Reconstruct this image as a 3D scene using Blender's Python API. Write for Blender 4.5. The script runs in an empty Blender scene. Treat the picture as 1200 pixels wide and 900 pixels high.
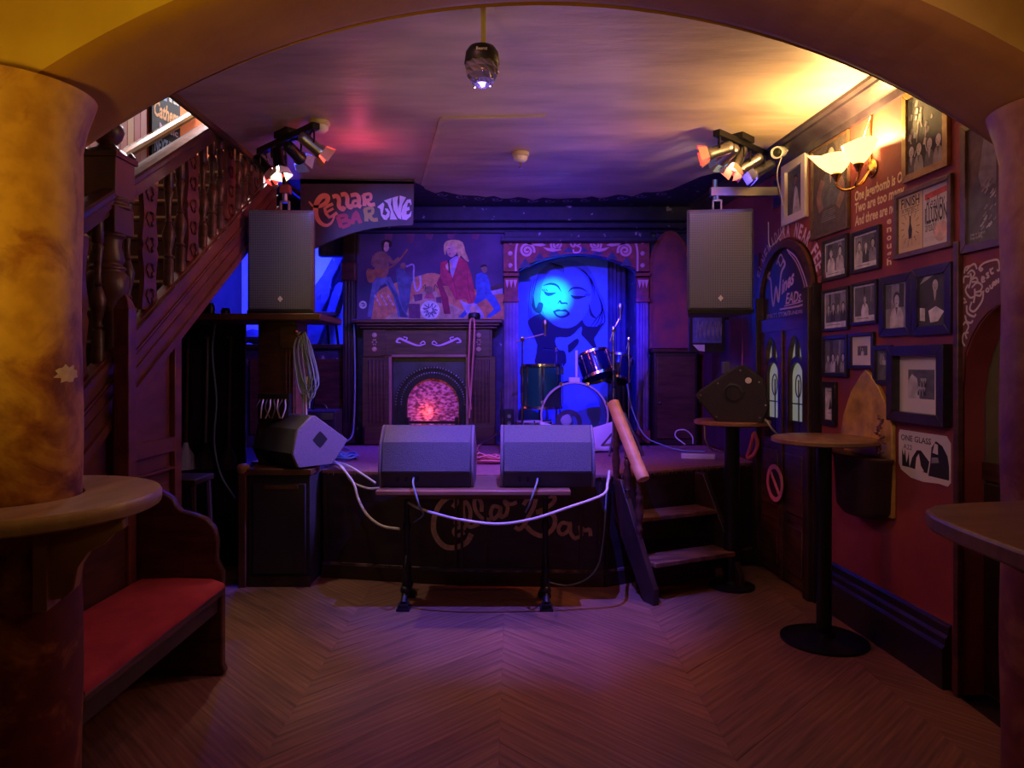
import bpy, bmesh, math, random
from math import sin, cos, pi, radians
from mathutils import Vector, Matrix
from mathutils.geometry import tessellate_polygon

S = bpy.context.scene
C = S.collection
rnd = random.Random(7)

# ---------------------------------------------------------------- camera, world, lights, exposure
F = 830.0            # focal length in pixels of the 1200 px wide frame
HY = 428.0           # row of the horizon
EYE = 1.5
cam_d = bpy.data.cameras.new('camera')
cam = bpy.data.objects.new('camera', cam_d)
C.objects.link(cam)
cam.location = (0, 0, EYE)
cam.rotation_euler = (pi / 2, 0, 0)
cam_d.sensor_width = 36.0
cam_d.lens = 36.0 * F / 1200.0
cam_d.shift_y = -(450.0 - HY) / 1200.0
cam_d.clip_start = 0.05
S.camera = cam
S.view_settings.view_transform = 'Standard'
S.view_settings.look = 'None'
S.view_settings.gamma = 1
S.view_settings.exposure = 0.0
S.view_settings.use_curve_mapping = False
S.cycles.max_bounces = 5
S.cycles.diffuse_bounces = 3
S.cycles.glossy_bounces = 3
S.cycles.transmission_bounces = 4
S.cycles.sample_clamp_indirect = 4.0

W = bpy.data.worlds.new('night'); S.world = W
W.use_nodes = True
W.node_tree.nodes['Background'].inputs[0].default_value = (0.02, 0.012, 0.035, 1)
W.node_tree.nodes['Background'].inputs[1].default_value = 0.35


def aim(o, tgt):
    d = Vector(tgt) - Vector(o.location)
    o.rotation_euler = d.to_track_quat('-Z', 'Y').to_euler()


def lamp(kind, name, loc, col, watts, tgt=None, size=0.1, angle=40, blend=0.5, size_y=None):
    d = bpy.data.lights.new(name, kind)
    d.color = col; d.energy = watts
    if kind == 'AREA':
        d.size = size
        if size_y: d.shape = 'RECTANGLE'; d.size_y = size_y
    else:
        d.shadow_soft_size = size
    if kind == 'SPOT':
        d.spot_size = radians(angle); d.spot_blend = blend
    o = bpy.data.objects.new(name, d); C.objects.link(o)
    o.location = loc
    if tgt: aim(o, tgt)
    return o


# warm lamps of the room the photographer stands in, and added lights beside them
lamp('POINT', 'front_room_lamp', (-1.25, 0.75, 2.45), (1.0, 0.55, 0.10), 4, size=0.15)
lamp('SPOT', 'unseen_uplight', (-1.1, 0.35, 1.65), (1.0, 0.64, 0.05), 56, tgt=(-1.15, 2.1, 2.55), size=0.1, angle=100, blend=0.9)
lamp('POINT', 'front_room_fill', (0.9, -0.2, 2.6), (1.0, 0.60, 0.36), 2, size=0.15)  # soft fill added from the right, no known lamp
lamp('SPOT', 'unseen_uplight', (1.35, 0.4, 1.6), (1.0, 0.52, 0.20), 16, tgt=(1.2, 2.1, 2.5), size=0.1, angle=100, blend=0.9)  # added, unseen: turns the right side of the soffit brown
lamp('SPOT', 'picture_fill_spot', (0.1, 1.0, 2.7), (1.0, 0.62, 0.58), 60, tgt=(2.0, 3.75, 1.75), size=0.1, angle=46, blend=1.0)  # added to brighten the pictures, not a fitting of the room
# white lamps over the upper stair
lamp('AREA', 'upper_stair_lamp', (-2.5, 6.6, 4.7), (0.95, 0.93, 1.0), 75, tgt=(-2.85, 5.3, 3.3), size=0.7)
# purple dome of the disco lamp, its rays, and spots without fixtures; the rose and cool ones are added fill
lamp('POINT', 'disco_glow', (-0.12, 2.95, 2.60), (0.50, 0.30, 1.0), 1.5, size=0.05)
lamp('SPOT', 'disco_ray', (0.02, 2.98, 2.62), (0.05, 0.05, 1.0), 10, tgt=(0.28, 4.45, 3.0), size=0.0, angle=22, blend=0.9)
lamp('SPOT', 'disco_ray', (0.02, 2.98, 2.60), (0.05, 0.05, 1.0), 8, tgt=(0.42, 4.9, 3.0), size=0.0, angle=9, blend=0.9)
lamp('SPOT', 'disco_ray', (-0.06, 2.92, 2.58), (0.10, 0.06, 1.0), 55, tgt=(0.38, 3.38, 0.0), size=0.0, angle=8, blend=1.0)
lamp('SPOT', 'violet_house_spot', (0.1, 3.55, 2.97), (0.12, 0.085, 1.0), 600, tgt=(0.05, 4.30, 0.8), size=0.0, angle=52, blend=0.8)
lamp('SPOT', 'rose_fill_spot', (-0.3, 2.6, 2.97), (1.0, 0.38, 0.40), 14, tgt=(-0.1, 3.0, 0.0), size=0.0, angle=115, blend=0.9)
lamp('SPOT', 'cool_fill_spot', (-0.5, 2.7, 2.97), (0.42, 0.45, 1.0), 42, tgt=(-1.6, 4.95, 2.35), size=0.0, angle=26, blend=1.0)
lamp('SPOT', 'cool_fill_spot', (0.6, 2.7, 2.97), (0.55, 0.42, 1.0), 26, tgt=(1.44, 4.95, 2.3), size=0.0, angle=26, blend=1.0)
# points for the bars' spill over the ceiling, and an added fill in the middle
lamp('POINT', 'left_bar_spill', (-1.02, 4.72, 2.80), (1.0, 0.08, 0.22), 2.0, size=0.0)
lamp('POINT', 'right_bar_spill', (0.7, 4.8, 2.45), (0.50, 0.26, 1.0), 3, size=0.0)
lamp('POINT', 'middle_fill', (-0.1, 3.9, 2.1), (0.80, 0.52, 0.75), 6, size=0.0)
# blue washes of the stage
lamp('AREA', 'alcove_blue_wash', (-2.2, 6.95, 2.72), (0.012, 0.02, 1.0), 90, tgt=(-2.2, 7.5, 1.7), size=0.5, size_y=0.2)
lamp('SPOT', 'portrait_blue_wash', (0.75, 4.6, 2.90), (0.004, 0.008, 1.0), 1000, tgt=(0.6, 7.3, 1.6), size=0.0, angle=36, blend=0.5)
lamp('SPOT', 'stage_blue_wash', (0.1, 4.3, 2.72), (0.12, 0.04, 1.0), 330, tgt=(0.0, 6.8, 1.3), size=0.0, angle=95, blend=0.7)

# ---------------------------------------------------------------- helpers
def P(x, y, Y):
    """world point seen at photograph pixel x, y at depth Y"""
    return Vector(((x - 600.0) * Y / F, Y, EYE - (y - HY) * Y / F))


class Frm:
    """a plane: a along ux, b along uy, d along the normal"""
    def __init__(s, o, ux, uy, n):
        s.o, s.ux, s.uy, s.n = Vector(o), Vector(ux), Vector(uy), Vector(n)

    def __call__(s, a, b, d=0.0):
        return s.o + s.ux * a + s.uy * b + s.n * d


WK = 0.067                                   # the right wall leans in towards the back
WD = Vector((-WK, 1, 0)).normalized()
WN = Vector((-WD.y, WD.x, 0))                # into the room
def wallY(x, off=0.0): return (2.25 - off) / ((x - 600.0) / F + WK)
def wallZ(x, y): return EYE - (y - HY) * wallY(x) / F
def wallX(Y): return 2.25 - WK * Y
def RW(Y0): return Frm((wallX(Y0), Y0, 0), -WD, (0, 0, 1), WN)    # a runs left to right as seen


class MB:
    def __init__(s):
        s.v = []; s.f = []; s.mi = []; s.mats = []; s.cur = 0; s.T = None

    def use(s, m):
        if m not in s.mats: s.mats.append(m)
        s.cur = s.mats.index(m); return s

    def add(s, vs, fs):
        n = len(s.v)
        for p in vs:
            p = Vector(p)
            s.v.append(s.T @ p if s.T else p)
        for f in fs:
            s.f.append([i + n for i in f]); s.mi.append(s.cur)
        return s

    def box(s, c, d, rz=0.0, R=None):
        x, y, z = d[0] / 2, d[1] / 2, d[2] / 2
        vs = [Vector((sx * x, sy * y, sz * z)) for sz in (-1, 1) for sy in (-1, 1) for sx in (-1, 1)]
        R = R or Matrix.Rotation(rz, 3, 'Z')
        c = Vector(c)
        return s.add([c + R @ p for p in vs], [(0, 2, 3, 1), (4, 5, 7, 6), (0, 1, 5, 4), (2, 6, 7, 3), (0, 4, 6, 2), (1, 3, 7, 5)])

    def b2(s, x0, x1, y0, y1, z0, z1):
        return s.box(((x0 + x1) / 2, (y0 + y1) / 2, (z0 + z1) / 2), (abs(x1 - x0), abs(y1 - y0), abs(z1 - z0)))

    def ring(s, c, ax, r, n, ph=0.0):
        ax = Vector(ax).normalized()
        h = Vector((0, 0, 1)) if abs(ax.z) < 0.9 else Vector((1, 0, 0))
        u = ax.cross(h).normalized(); w = ax.cross(u).normalized()
        return [Vector(c) + (u * cos(2 * pi * k / n + ph) + w * sin(2 * pi * k / n + ph)) * r for k in range(n)]

    def loft(s, rings, cap=True, close=True):
        n = len(rings[0]); vs = [p for r in rings for p in r]; fs = []
        for i in range(len(rings) - 1):
            for k in range(n if close else n - 1):
                a, b = i * n + k, i * n + (k + 1) % n
                fs.append((a, b, b + n, a + n))
        if cap:
            fs.append(tuple(range(n))[::-1]); m = (len(rings) - 1) * n
            fs.append(tuple(range(m, m + n)))
        return s.add(vs, fs)

    def cyl(s, p0, p1, r0, r1=None, n=14):
        r1 = r0 if r1 is None else r1
        ax = Vector(p1) - Vector(p0)
        return s.loft([s.ring(p0, ax, r0, n), s.ring(p1, ax, r1, n)])

    def lathe(s, c, prof, n=16, ax=(0, 0, 1), sq=False):
        c = Vector(c); a = Vector(ax).normalized()
        return s.loft([s.ring(c + a * h, a, max(r, 1e-4), n) for r, h in prof])

    def tube(s, pts, r, n=6, smooth=4):
        pts = catmull([Vector(p) for p in pts], smooth) if smooth > 1 else [Vector(p) for p in pts]
        rings = []; u = None
        for i, p in enumerate(pts):
            t = (pts[min(i + 1, len(pts) - 1)] - pts[max(i - 1, 0)])
            if t.length < 1e-7: t = Vector((0, 0, 1))
            t.normalize()
            if u is None:
                h = Vector((0, 0, 1)) if abs(t.z) < 0.9 else Vector((1, 0, 0)); u = t.cross(h).normalized()
            else:
                u = (u - t * u.dot(t)); u = u.normalized() if u.length > 1e-6 else t.orthogonal().normalized()
            w = t.cross(u)
            rings.append([p + (u * cos(2 * pi * k / n) + w * sin(2 * pi * k / n)) * r for k in range(n)])
        return s.loft(rings)

    def prism(s, fr, poly, d0, d1):
        """extrude a 2-D polygon on plane fr from d0 to d1"""
        n = len(poly)
        lo = [fr(a, b, d0) for a, b in poly]; hi = [fr(a, b, d1) for a, b in poly]
        tri = tessellate_polygon([[Vector((a, b, 0)) for a, b in poly]])
        fs = [tuple(t)[::-1] for t in tri] + [tuple(i + n for i in t) for t in tri]
        fs += [(k, (k + 1) % n, (k + 1) % n + n, k + n) for k in range(n)]
        return s.add(lo + hi, fs)

    def poly(s, fr, pts, d):
        """flat painted shape on plane fr"""
        tri = tessellate_polygon([[Vector((a, b, 0)) for a, b in pts]])
        return s.add([fr(a, b, d) for a, b in pts], [tuple(t) for t in tri])

    def stroke(s, fr, pts, w, d, smooth=5, taper=None, thick=0.0):
        pts = [Vector((p[0], p[1], 0)) for p in pts]
        if smooth > 1: pts = catmull(pts, smooth)
        L, R = [], []; n = len(pts)
        for i, p in enumerate(pts):
            t = pts[min(i + 1, n - 1)] - pts[max(i - 1, 0)]
            t = t.normalized() if t.length > 1e-9 else Vector((1, 0, 0))
            nn = Vector((-t.y, t.x, 0)); k = i / max(n - 1, 1)
            ww = (w if taper is None else w * (taper[0] + (taper[1] - taper[0]) * sin(pi * k))) / 2
            L.append(p + nn * ww); R.append(p - nn * ww)
        vs = [fr(q.x, q.y, d) for q in L] + [fr(q.x, q.y, d) for q in R]
        fs = [(i, i + 1, n + i + 1, n + i) for i in range(n - 1)]
        if thick:
            m = len(vs)
            vs += [fr(q.x, q.y, d + thick) for q in L] + [fr(q.x, q.y, d + thick) for q in R]
            fs = [tuple(j + m for j in f) for f in fs] + [(i, i + 1, i + 1 + m, i + m) for i in range(n - 1)] + [(n + i, n + i + 1, n + i + 1 + m, n + i + m) for i in range(n - 1)]
        return s.add(vs, fs)

    def disc(s, fr, a, b, r, d, n=16, ry=None):
        ry = ry or r
        return s.poly(fr, [(a + r * cos(2 * pi * k / n), b + ry * sin(2 * pi * k / n)) for k in range(n)], d)

    def text(s, fr, txt, size, a, b, d, width=None, bold=0.0, shear=0.0, align='LEFT'):
        cu = bpy.data.curves.new('t', 'FONT'); cu.body = txt; cu.size = 1.0; cu.resolution_u = 2
        cu.offset = bold; cu.shear = shear
        o = bpy.data.objects.new('t', cu); C.objects.link(o)
        dg = bpy.context.evaluated_depsgraph_get()
        me = bpy.data.meshes.new_from_object(o.evaluated_get(dg))
        xs = [v.co.x for v in me.vertices]; ys = [v.co.y for v in me.vertices]
        if xs:
            x0, x1, y0 = min(xs), max(xs), 0.0
            ky = size / 0.72
            kx = (width / (x1 - x0)) if width else ky
            off = {'LEFT': 0, 'CENTER': -0.5, 'RIGHT': -1}[align] * (x1 - x0) * kx
            s.add([fr(a + (v.co.x - x0) * kx + off, b + (v.co.y - y0) * ky, d) for v in me.vertices], [tuple(p.vertices) for p in me.polygons])
        bpy.data.objects.remove(o); bpy.data.curves.remove(cu); bpy.data.meshes.remove(me)
        return s

    def mesh(s, name, mat=None, origin=None, smooth=30, fix=True):
        me = bpy.data.meshes.new(name)
        o = Vector(origin) if origin is not None else Vector((0, 0, 0))
        me.from_pydata([tuple(p - o) for p in s.v], [], s.f)
        if s.mats:
            for m in s.mats: me.materials.append(m)
            me.polygons.foreach_set('material_index', s.mi)
        elif mat: me.materials.append(mat)
        if fix:
            bm = bmesh.new(); bm.from_mesh(me); bmesh.ops.recalc_face_normals(bm, faces=bm.faces); bm.to_mesh(me); bm.free()
        if smooth:
            me.polygons.foreach_set('use_smooth', [True] * len(me.polygons))
            me.set_sharp_from_angle(angle=radians(smooth))
        me.update()
        return me


def catmull(p, k):
    if len(p) < 3:
        if len(p) == 2 and k > 1: return [p[0].lerp(p[1], i / k) for i in range(k + 1)]
        return p
    out = []
    q = [p[0] * 2 - p[1]] + list(p) + [p[-1] * 2 - p[-2]]
    for i in range(1, len(q) - 2):
        a, b, c, d = q[i - 1], q[i], q[i + 1], q[i + 2]
        for j in range(k):
            t = j / k
            out.append(0.5 * ((2 * b) + (c - a) * t + (2 * a - 5 * b + 4 * c - d) * t * t + (3 * b - a - 3 * c + d) * t ** 3))
    out.append(p[-1])
    return out


def tag(o, label=None, cat=None, group=None, kind=None):
    if label: o['label'] = label
    if cat: o['category'] = cat
    if group: o['group'] = group
    if kind: o['kind'] = kind
    return o


def thing(name, label, cat, loc=(0, 0, 0), rz=0.0, group=None):
    o = bpy.data.objects.new(name, None); C.objects.link(o)
    o.empty_display_size = 0.1
    o.location = loc; o.rotation_euler = (0, 0, rz)
    return tag(o, label, cat, group)


def obj(name, mb, mat=None, parent=None, bevel=0.0, smooth=30, local=False, origin=None, **kw):
    """link ONE mesh object; under a parent the vertices are given in world space unless local"""
    if parent is not None:
        root = parent; base = Vector((0, 0, 0))
        while root is not None: base = base + Vector(root.location); root = root.parent
        if local: base = Vector((0, 0, 0))
    else:
        base = Vector(origin) if origin is not None else Vector((0, 0, 0))
    me = mb.mesh(name, mat, base, smooth)
    o = bpy.data.objects.new(name, me); C.objects.link(o)
    if parent is not None: o.parent = parent
    elif origin is not None: o.location = origin
    if bevel:
        b = o.modifiers.new('bevel', 'BEVEL'); b.width = bevel; b.segments = 2; b.limit_method = 'ANGLE'; b.angle_limit = radians(40)
    tag(o, **kw)
    return o


def struct(name, mb, mat=None, parent=None, **kw):
    o = obj(name, mb, mat, parent, **kw)
    if parent is None: o['kind'] = 'structure'
    return o


def dup(root, loc, rz, label=None, group=None, cat=None):
    r = root.copy(); C.objects.link(r); r.location = loc; r.rotation_euler = (0, 0, rz)
    tag(r, label, cat, group)
    for ch in list(root.children):
        c = ch.copy(); C.objects.link(c); c.parent = r
        for g in ch.children:
            d = g.copy(); C.objects.link(d); d.parent = c
    return r


# ---------------------------------------------------------------- materials
def mat(name, c1, c2=None, scale=6.0, rough=0.6, metal=0.0, bump=0.15, bscale=None, detail=6, stretch=(1, 1, 1), c3=None, lo=0.35, hi=0.65, emit=None, estr=0.0, coat=0.0):
    m = bpy.data.materials.new(name); m.use_nodes = True
    nt = m.node_tree; N = nt.nodes; L = nt.links
    b = N['Principled BSDF']
    b.inputs['Roughness'].default_value = rough; b.inputs['Metallic'].default_value = metal
    if coat: b.inputs['Coat Weight'].default_value = coat; b.inputs['Coat Roughness'].default_value = 0.2
    tc = N.new('ShaderNodeTexCoord'); mp = N.new('ShaderNodeMapping'); mp.inputs['Scale'].default_value = stretch
    L.new(tc.outputs['Object'], mp.inputs[0])
    if c2 is None: c2 = tuple(x * 0.75 for x in c1)
    nz = N.new('ShaderNodeTexNoise'); nz.inputs['Scale'].default_value = scale; nz.inputs['Detail'].default_value = detail
    L.new(mp.outputs[0], nz.inputs[0])
    cr = N.new('ShaderNodeValToRGB'); e = cr.color_ramp.elements
    e[0].position = lo; e[1].position = hi; e[0].color = (*c2, 1); e[1].color = (*c1, 1)
    if c3: k = e.new((lo + hi) / 2); k.color = (*c3, 1)
    L.new(nz.outputs[0], cr.inputs[0]); L.new(cr.outputs[0], b.inputs['Base Color'])
    if bump:
        n2 = N.new('ShaderNodeTexNoise'); n2.inputs['Scale'].default_value = bscale or scale * 4; n2.inputs['Detail'].default_value = 5
        L.new(mp.outputs[0], n2.inputs[0])
        bp = N.new('ShaderNodeBump'); bp.inputs['Strength'].default_value = bump; bp.inputs['Distance'].default_value = 0.01
        L.new(n2.outputs[0], bp.inputs['Height']); L.new(bp.outputs[0], b.inputs['Normal'])
    if emit:
        b.inputs['Emission Color'].default_value = (*emit, 1); b.inputs['Emission Strength'].default_value = estr
    return m


def plain(name, c, rough=0.7, metal=0.0, emit=None, estr=0.0, alpha=None, trans=0.0):
    m = bpy.data.materials.new(name); m.use_nodes = True
    b = m.node_tree.nodes['Principled BSDF']
    b.inputs['Base Color'].default_value = (*c, 1); b.inputs['Roughness'].default_value = rough; b.inputs['Metallic'].default_value = metal
    if emit: b.inputs['Emission Color'].default_value = (*emit, 1); b.inputs['Emission Strength'].default_value = estr
    if trans: b.inputs['Transmission Weight'].default_value = trans
    if alpha is not None: b.inputs['Alpha'].default_value = alpha
    return m


def grille_mat(name, c, scale=90):
    m = plain(name, c, rough=0.42, metal=0.3)
    nt = m.node_tree; N = nt.nodes; L = nt.links; b = N['Principled BSDF']
    tc = N.new('ShaderNodeTexCoord'); v = N.new('ShaderNodeTexVoronoi'); v.inputs['Scale'].default_value = scale; v.inputs['Randomness'].default_value = 0.0
    L.new(tc.outputs['Object'], v.inputs[0])
    cr = N.new('ShaderNodeValToRGB'); e = cr.color_ramp.elements
    e[0].position = 0.30; e[0].color = (0.004, 0.004, 0.005, 1); e[1].position = 0.42; e[1].color = (*c, 1)
    L.new(v.outputs['Distance'], cr.inputs[0]); L.new(cr.outputs[0], b.inputs['Base Color'])
    bp = N.new('ShaderNodeBump'); bp.inputs['Strength'].default_value = 0.5; bp.inputs['Distance'].default_value = 0.003
    L.new(v.outputs['Distance'], bp.inputs['Height']); L.new(bp.outputs[0], b.inputs['Normal'])
    return m


def pillar_mat(name, top, mid, low):
    """layers of distemper: broad mottling, small stains and a redder foot"""
    m = bpy.data.materials.new(name); m.use_nodes = True
    nt = m.node_tree; N = nt.nodes; L = nt.links; b = N['Principled BSDF']; b.inputs['Roughness'].default_value = 0.55
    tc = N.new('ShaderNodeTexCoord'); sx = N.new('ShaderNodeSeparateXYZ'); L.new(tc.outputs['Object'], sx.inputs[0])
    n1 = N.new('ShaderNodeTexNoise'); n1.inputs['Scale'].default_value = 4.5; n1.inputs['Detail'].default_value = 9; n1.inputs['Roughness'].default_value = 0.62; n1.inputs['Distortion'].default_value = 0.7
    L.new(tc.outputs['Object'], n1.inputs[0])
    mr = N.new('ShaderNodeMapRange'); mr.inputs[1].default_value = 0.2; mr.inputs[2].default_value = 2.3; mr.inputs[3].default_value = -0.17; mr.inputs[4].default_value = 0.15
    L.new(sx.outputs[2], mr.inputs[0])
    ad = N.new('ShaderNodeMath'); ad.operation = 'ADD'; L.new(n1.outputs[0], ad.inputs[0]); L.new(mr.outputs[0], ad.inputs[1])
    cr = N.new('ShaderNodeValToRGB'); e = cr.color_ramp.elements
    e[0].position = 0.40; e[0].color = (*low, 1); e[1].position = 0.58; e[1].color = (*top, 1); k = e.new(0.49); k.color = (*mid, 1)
    L.new(ad.outputs[0], cr.inputs[0])
    n2 = N.new('ShaderNodeTexNoise'); n2.inputs['Scale'].default_value = 17; n2.inputs['Detail'].default_value = 8; L.new(tc.outputs['Object'], n2.inputs[0])
    mx = N.new('ShaderNodeMix'); mx.data_type = 'RGBA'; mx.blend_type = 'MULTIPLY'; mx.inputs[0].default_value = 0.55
    c2 = N.new('ShaderNodeValToRGB'); c2.color_ramp.elements[0].position = 0.35; c2.color_ramp.elements[0].color = (0.55, 0.42, 0.38, 1); c2.color_ramp.elements[1].position = 0.6
    L.new(n2.outputs[0], c2.inputs[0]); L.new(cr.outputs[0], mx.inputs[6]); L.new(c2.outputs[0], mx.inputs[7]); L.new(mx.outputs[2], b.inputs['Base Color'])
    bp = N.new('ShaderNodeBump'); bp.inputs['Strength'].default_value = 0.2; bp.inputs['Distance'].default_value = 0.01
    L.new(n2.outputs[0], bp.inputs['Height']); L.new(bp.outputs[0], b.inputs['Normal'])
    return m


M = {}
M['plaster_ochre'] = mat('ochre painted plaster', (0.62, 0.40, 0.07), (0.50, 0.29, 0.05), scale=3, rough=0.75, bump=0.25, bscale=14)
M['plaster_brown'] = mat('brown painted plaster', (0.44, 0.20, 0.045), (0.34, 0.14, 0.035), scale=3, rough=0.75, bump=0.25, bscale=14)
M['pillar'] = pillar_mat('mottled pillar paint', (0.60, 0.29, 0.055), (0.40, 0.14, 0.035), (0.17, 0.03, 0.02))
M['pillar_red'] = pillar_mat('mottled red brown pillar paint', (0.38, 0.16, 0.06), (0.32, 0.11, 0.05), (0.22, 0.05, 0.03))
M['ceiling'] = mat('ceiling plaster', (0.66, 0.50, 0.37), (0.42, 0.31, 0.25), scale=2.6, rough=0.5, bump=0.8, bscale=8, stretch=(0.45, 1.5, 1), detail=9, lo=0.36, hi=0.64)
M['wall_red'] = mat('red distempered wall', (0.31, 0.065, 0.05), (0.21, 0.03, 0.035), scale=2.4, rough=0.6, bump=0.2, bscale=22)
M['wall_navy'] = mat('dark navy painted wall', (0.055, 0.045, 0.12), (0.022, 0.018, 0.06), scale=6, rough=0.6, bump=0.3, bscale=25)
M['wall_dark'] = mat('near black painted wall', (0.035, 0.022, 0.03), (0.018, 0.012, 0.02), scale=5, rough=0.7)
M['paint_navy'] = mat('navy border paint', (0.020, 0.016, 0.055), (0.012, 0.01, 0.035), scale=5, rough=0.6, bump=0)
M['cornice'] = mat('dark glossy cornice', (0.055, 0.045, 0.06), (0.03, 0.02, 0.035), scale=8, rough=0.3)
M['skirting'] = mat('black gloss skirting', (0.028, 0.018, 0.022), (0.015, 0.01, 0.014), scale=8, rough=0.35)
M['dark_wood'] = mat('dark mahogany', (0.11, 0.042, 0.028), (0.05, 0.018, 0.014), scale=5, rough=0.38, bump=0.12, stretch=(1, 1, 6), bscale=30)
M['black_wood'] = mat('blackened wood', (0.05, 0.026, 0.02), (0.025, 0.012, 0.012), scale=5, rough=0.42, bump=0.15)
M['string_wood'] = mat('red mahogany boards', (0.20, 0.060, 0.045), (0.12, 0.032, 0.026), scale=3, rough=0.4, bump=0.15, stretch=(6, 1, 3))
M['stair_wood'] = mat('brown stair wood', (0.14, 0.062, 0.03), (0.08, 0.03, 0.016), scale=5, rough=0.4)
M['rail_wood'] = mat('polished rail wood', (0.12, 0.05, 0.03), (0.07, 0.025, 0.016), scale=5, rough=0.3, coat=0.2)
M['pale_wood'] = mat('pale beech rail', (0.78, 0.46, 0.22), (0.65, 0.34, 0.14), scale=4, rough=0.4, stretch=(1, 1, 4))
M['ledge_wood'] = mat('worn oak ledge', (0.52, 0.37, 0.23), (0.36, 0.23, 0.13), scale=4, rough=0.35, stretch=(4, 1, 1), bump=0.1)
M['ledge_dark'] = mat('brown ledge', (0.30, 0.17, 0.09), (0.20, 0.10, 0.05), scale=4, rough=0.35, stretch=(1, 4, 1), bump=0.1)
M['table_wood'] = mat('table board', (0.33, 0.17, 0.09), (0.22, 0.10, 0.05), scale=4, rough=0.4, stretch=(1, 6, 1))
M['corbel_wood'] = mat('yellow brown corbel wood', (0.42, 0.23, 0.08), (0.30, 0.15, 0.05), scale=4, rough=0.4)
M['step_wood'] = mat('worn tread wood', (0.26, 0.12, 0.07), (0.09, 0.04, 0.03), scale=5, rough=0.5, stretch=(1, 5, 1))
M['iron'] = mat('black cast iron', (0.03, 0.028, 0.032), (0.018, 0.016, 0.02), scale=20, rough=0.4, metal=0.5)
M['black'] = plain('black plastic', (0.012, 0.012, 0.015), 0.45)
M['black_metal'] = plain('black coated steel', (0.018, 0.017, 0.022), 0.3, 0.6)
M['spk'] = mat('textured black cabinet paint', (0.11, 0.105, 0.125), (0.08, 0.078, 0.095), scale=120, rough=0.5, bump=0.5, bscale=220)
M['spk_side'] = mat('textured side panel paint', (0.20, 0.17, 0.24), (0.17, 0.14, 0.21), scale=120, rough=0.5, bump=0.4, bscale=220)
M['spk_dark'] = mat('black carpeted cabinet', (0.03, 0.028, 0.036), (0.018, 0.016, 0.022), scale=160, rough=0.7, bump=0.6, bscale=260)
M['grille'] = grille_mat('perforated steel grille', (0.17, 0.19, 0.24), 84)
M['grille_dark'] = grille_mat('dark perforated grille', (0.05, 0.045, 0.06), 120)
M['chrome'] = plain('chrome', (0.75, 0.75, 0.78), 0.18, 1.0)
M['steel'] = plain('dull steel', (0.35, 0.34, 0.36), 0.35, 1.0)
M['brass'] = plain('brass', (0.62, 0.38, 0.10), 0.25, 1.0)
M['white'] = plain('white plastic', (0.75, 0.72, 0.66), 0.45)
M['cream'] = plain('cream plastic', (0.60, 0.50, 0.30), 0.5)
M['velvet'] = mat('red velvet', (0.52, 0.045, 0.045), (0.40, 0.03, 0.035), scale=9, rough=0.85, bump=0.15, bscale=60)
M['carpet'] = mat('rose brown stage carpet', (0.40, 0.19, 0.19), (0.27, 0.11, 0.12), scale=60, rough=0.95, bump=0.9, bscale=180)
M['stage_front'] = mat('dark stage boards', (0.038, 0.022, 0.026), (0.022, 0.012, 0.016), scale=4, rough=0.45, stretch=(1, 1, 4))
M['trim_worn'] = mat('worn edge moulding', (0.30, 0.22, 0.20), (0.06, 0.035, 0.04), scale=14, rough=0.5, lo=0.45, hi=0.7)
M['gilt'] = mat('gold lettering paint', (0.62, 0.40, 0.26), (0.45, 0.28, 0.18), scale=30, rough=0.5, bump=0)
M['cloth'] = mat('lilac white cloth', (0.80, 0.78, 0.82), (0.72, 0.70, 0.76), scale=4, rough=0.85)
M['drum_green'] = plain('green drum lacquer', (0.01, 0.09, 0.06), 0.15)
M['drum_blue'] = plain('dark drum lacquer', (0.006, 0.008, 0.03), 0.12)
M['drum_head'] = plain('clear drum film', (0.25, 0.25, 0.4), 0.1, 0, alpha=0.10)
M['cable_white'] = plain('white cable', (0.72, 0.70, 0.66), 0.5)
M['cable_black'] = plain('black cable', (0.012, 0.012, 0.014), 0.45)
M['cable_pink'] = plain('salmon cable', (0.75, 0.25, 0.20), 0.5)
M['cable_teal'] = plain('teal grey cable', (0.22, 0.32, 0.34), 0.5)
M['cable_blue'] = plain('blue cable', (0.15, 0.35, 0.65), 0.5)
M['blue_wall'] = mat('pale back wall', (0.62, 0.62, 0.68), (0.55, 0.55, 0.62), scale=3, rough=0.8)
M['gold_paint'] = mat('worn gold paint', (0.72, 0.42, 0.08), (0.34, 0.19, 0.05), scale=9, rough=0.35, metal=0.1, bump=0.3)
M['paper'] = plain('paper', (0.72, 0.66, 0.58), 0.7)
M['poster_tan'] = plain('tan poster paper', (0.70, 0.52, 0.28), 0.6)
M['poster_grey'] = plain('grey poster paper', (0.66, 0.60, 0.52), 0.6)
M['ink'] = plain('black ink', (0.02, 0.018, 0.02), 0.6)
M['chalk'] = plain('chalk paint', (0.62, 0.52, 0.44), 0.8)
M['chalk_gold'] = plain('pale gold paint', (0.80, 0.60, 0.34), 0.7)
M['glass'] = plain('picture glass', (0.6, 0.6, 0.62), 0.05, 0, alpha=0.06)
M['frame_black'] = mat('black picture frame', (0.03, 0.022, 0.022), (0.018, 0.012, 0.014), scale=20, rough=0.3)
M['frame_brown'] = mat('brown picture frame', (0.14, 0.075, 0.045), (0.08, 0.04, 0.025), scale=20, rough=0.35)
M['frame_gold'] = mat('gilt picture frame', (0.42, 0.26, 0.09), (0.26, 0.15, 0.05), scale=20, rough=0.35, metal=0.3)
M['frame_white'] = plain('white picture mount', (0.72, 0.64, 0.62), 0.5)
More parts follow.
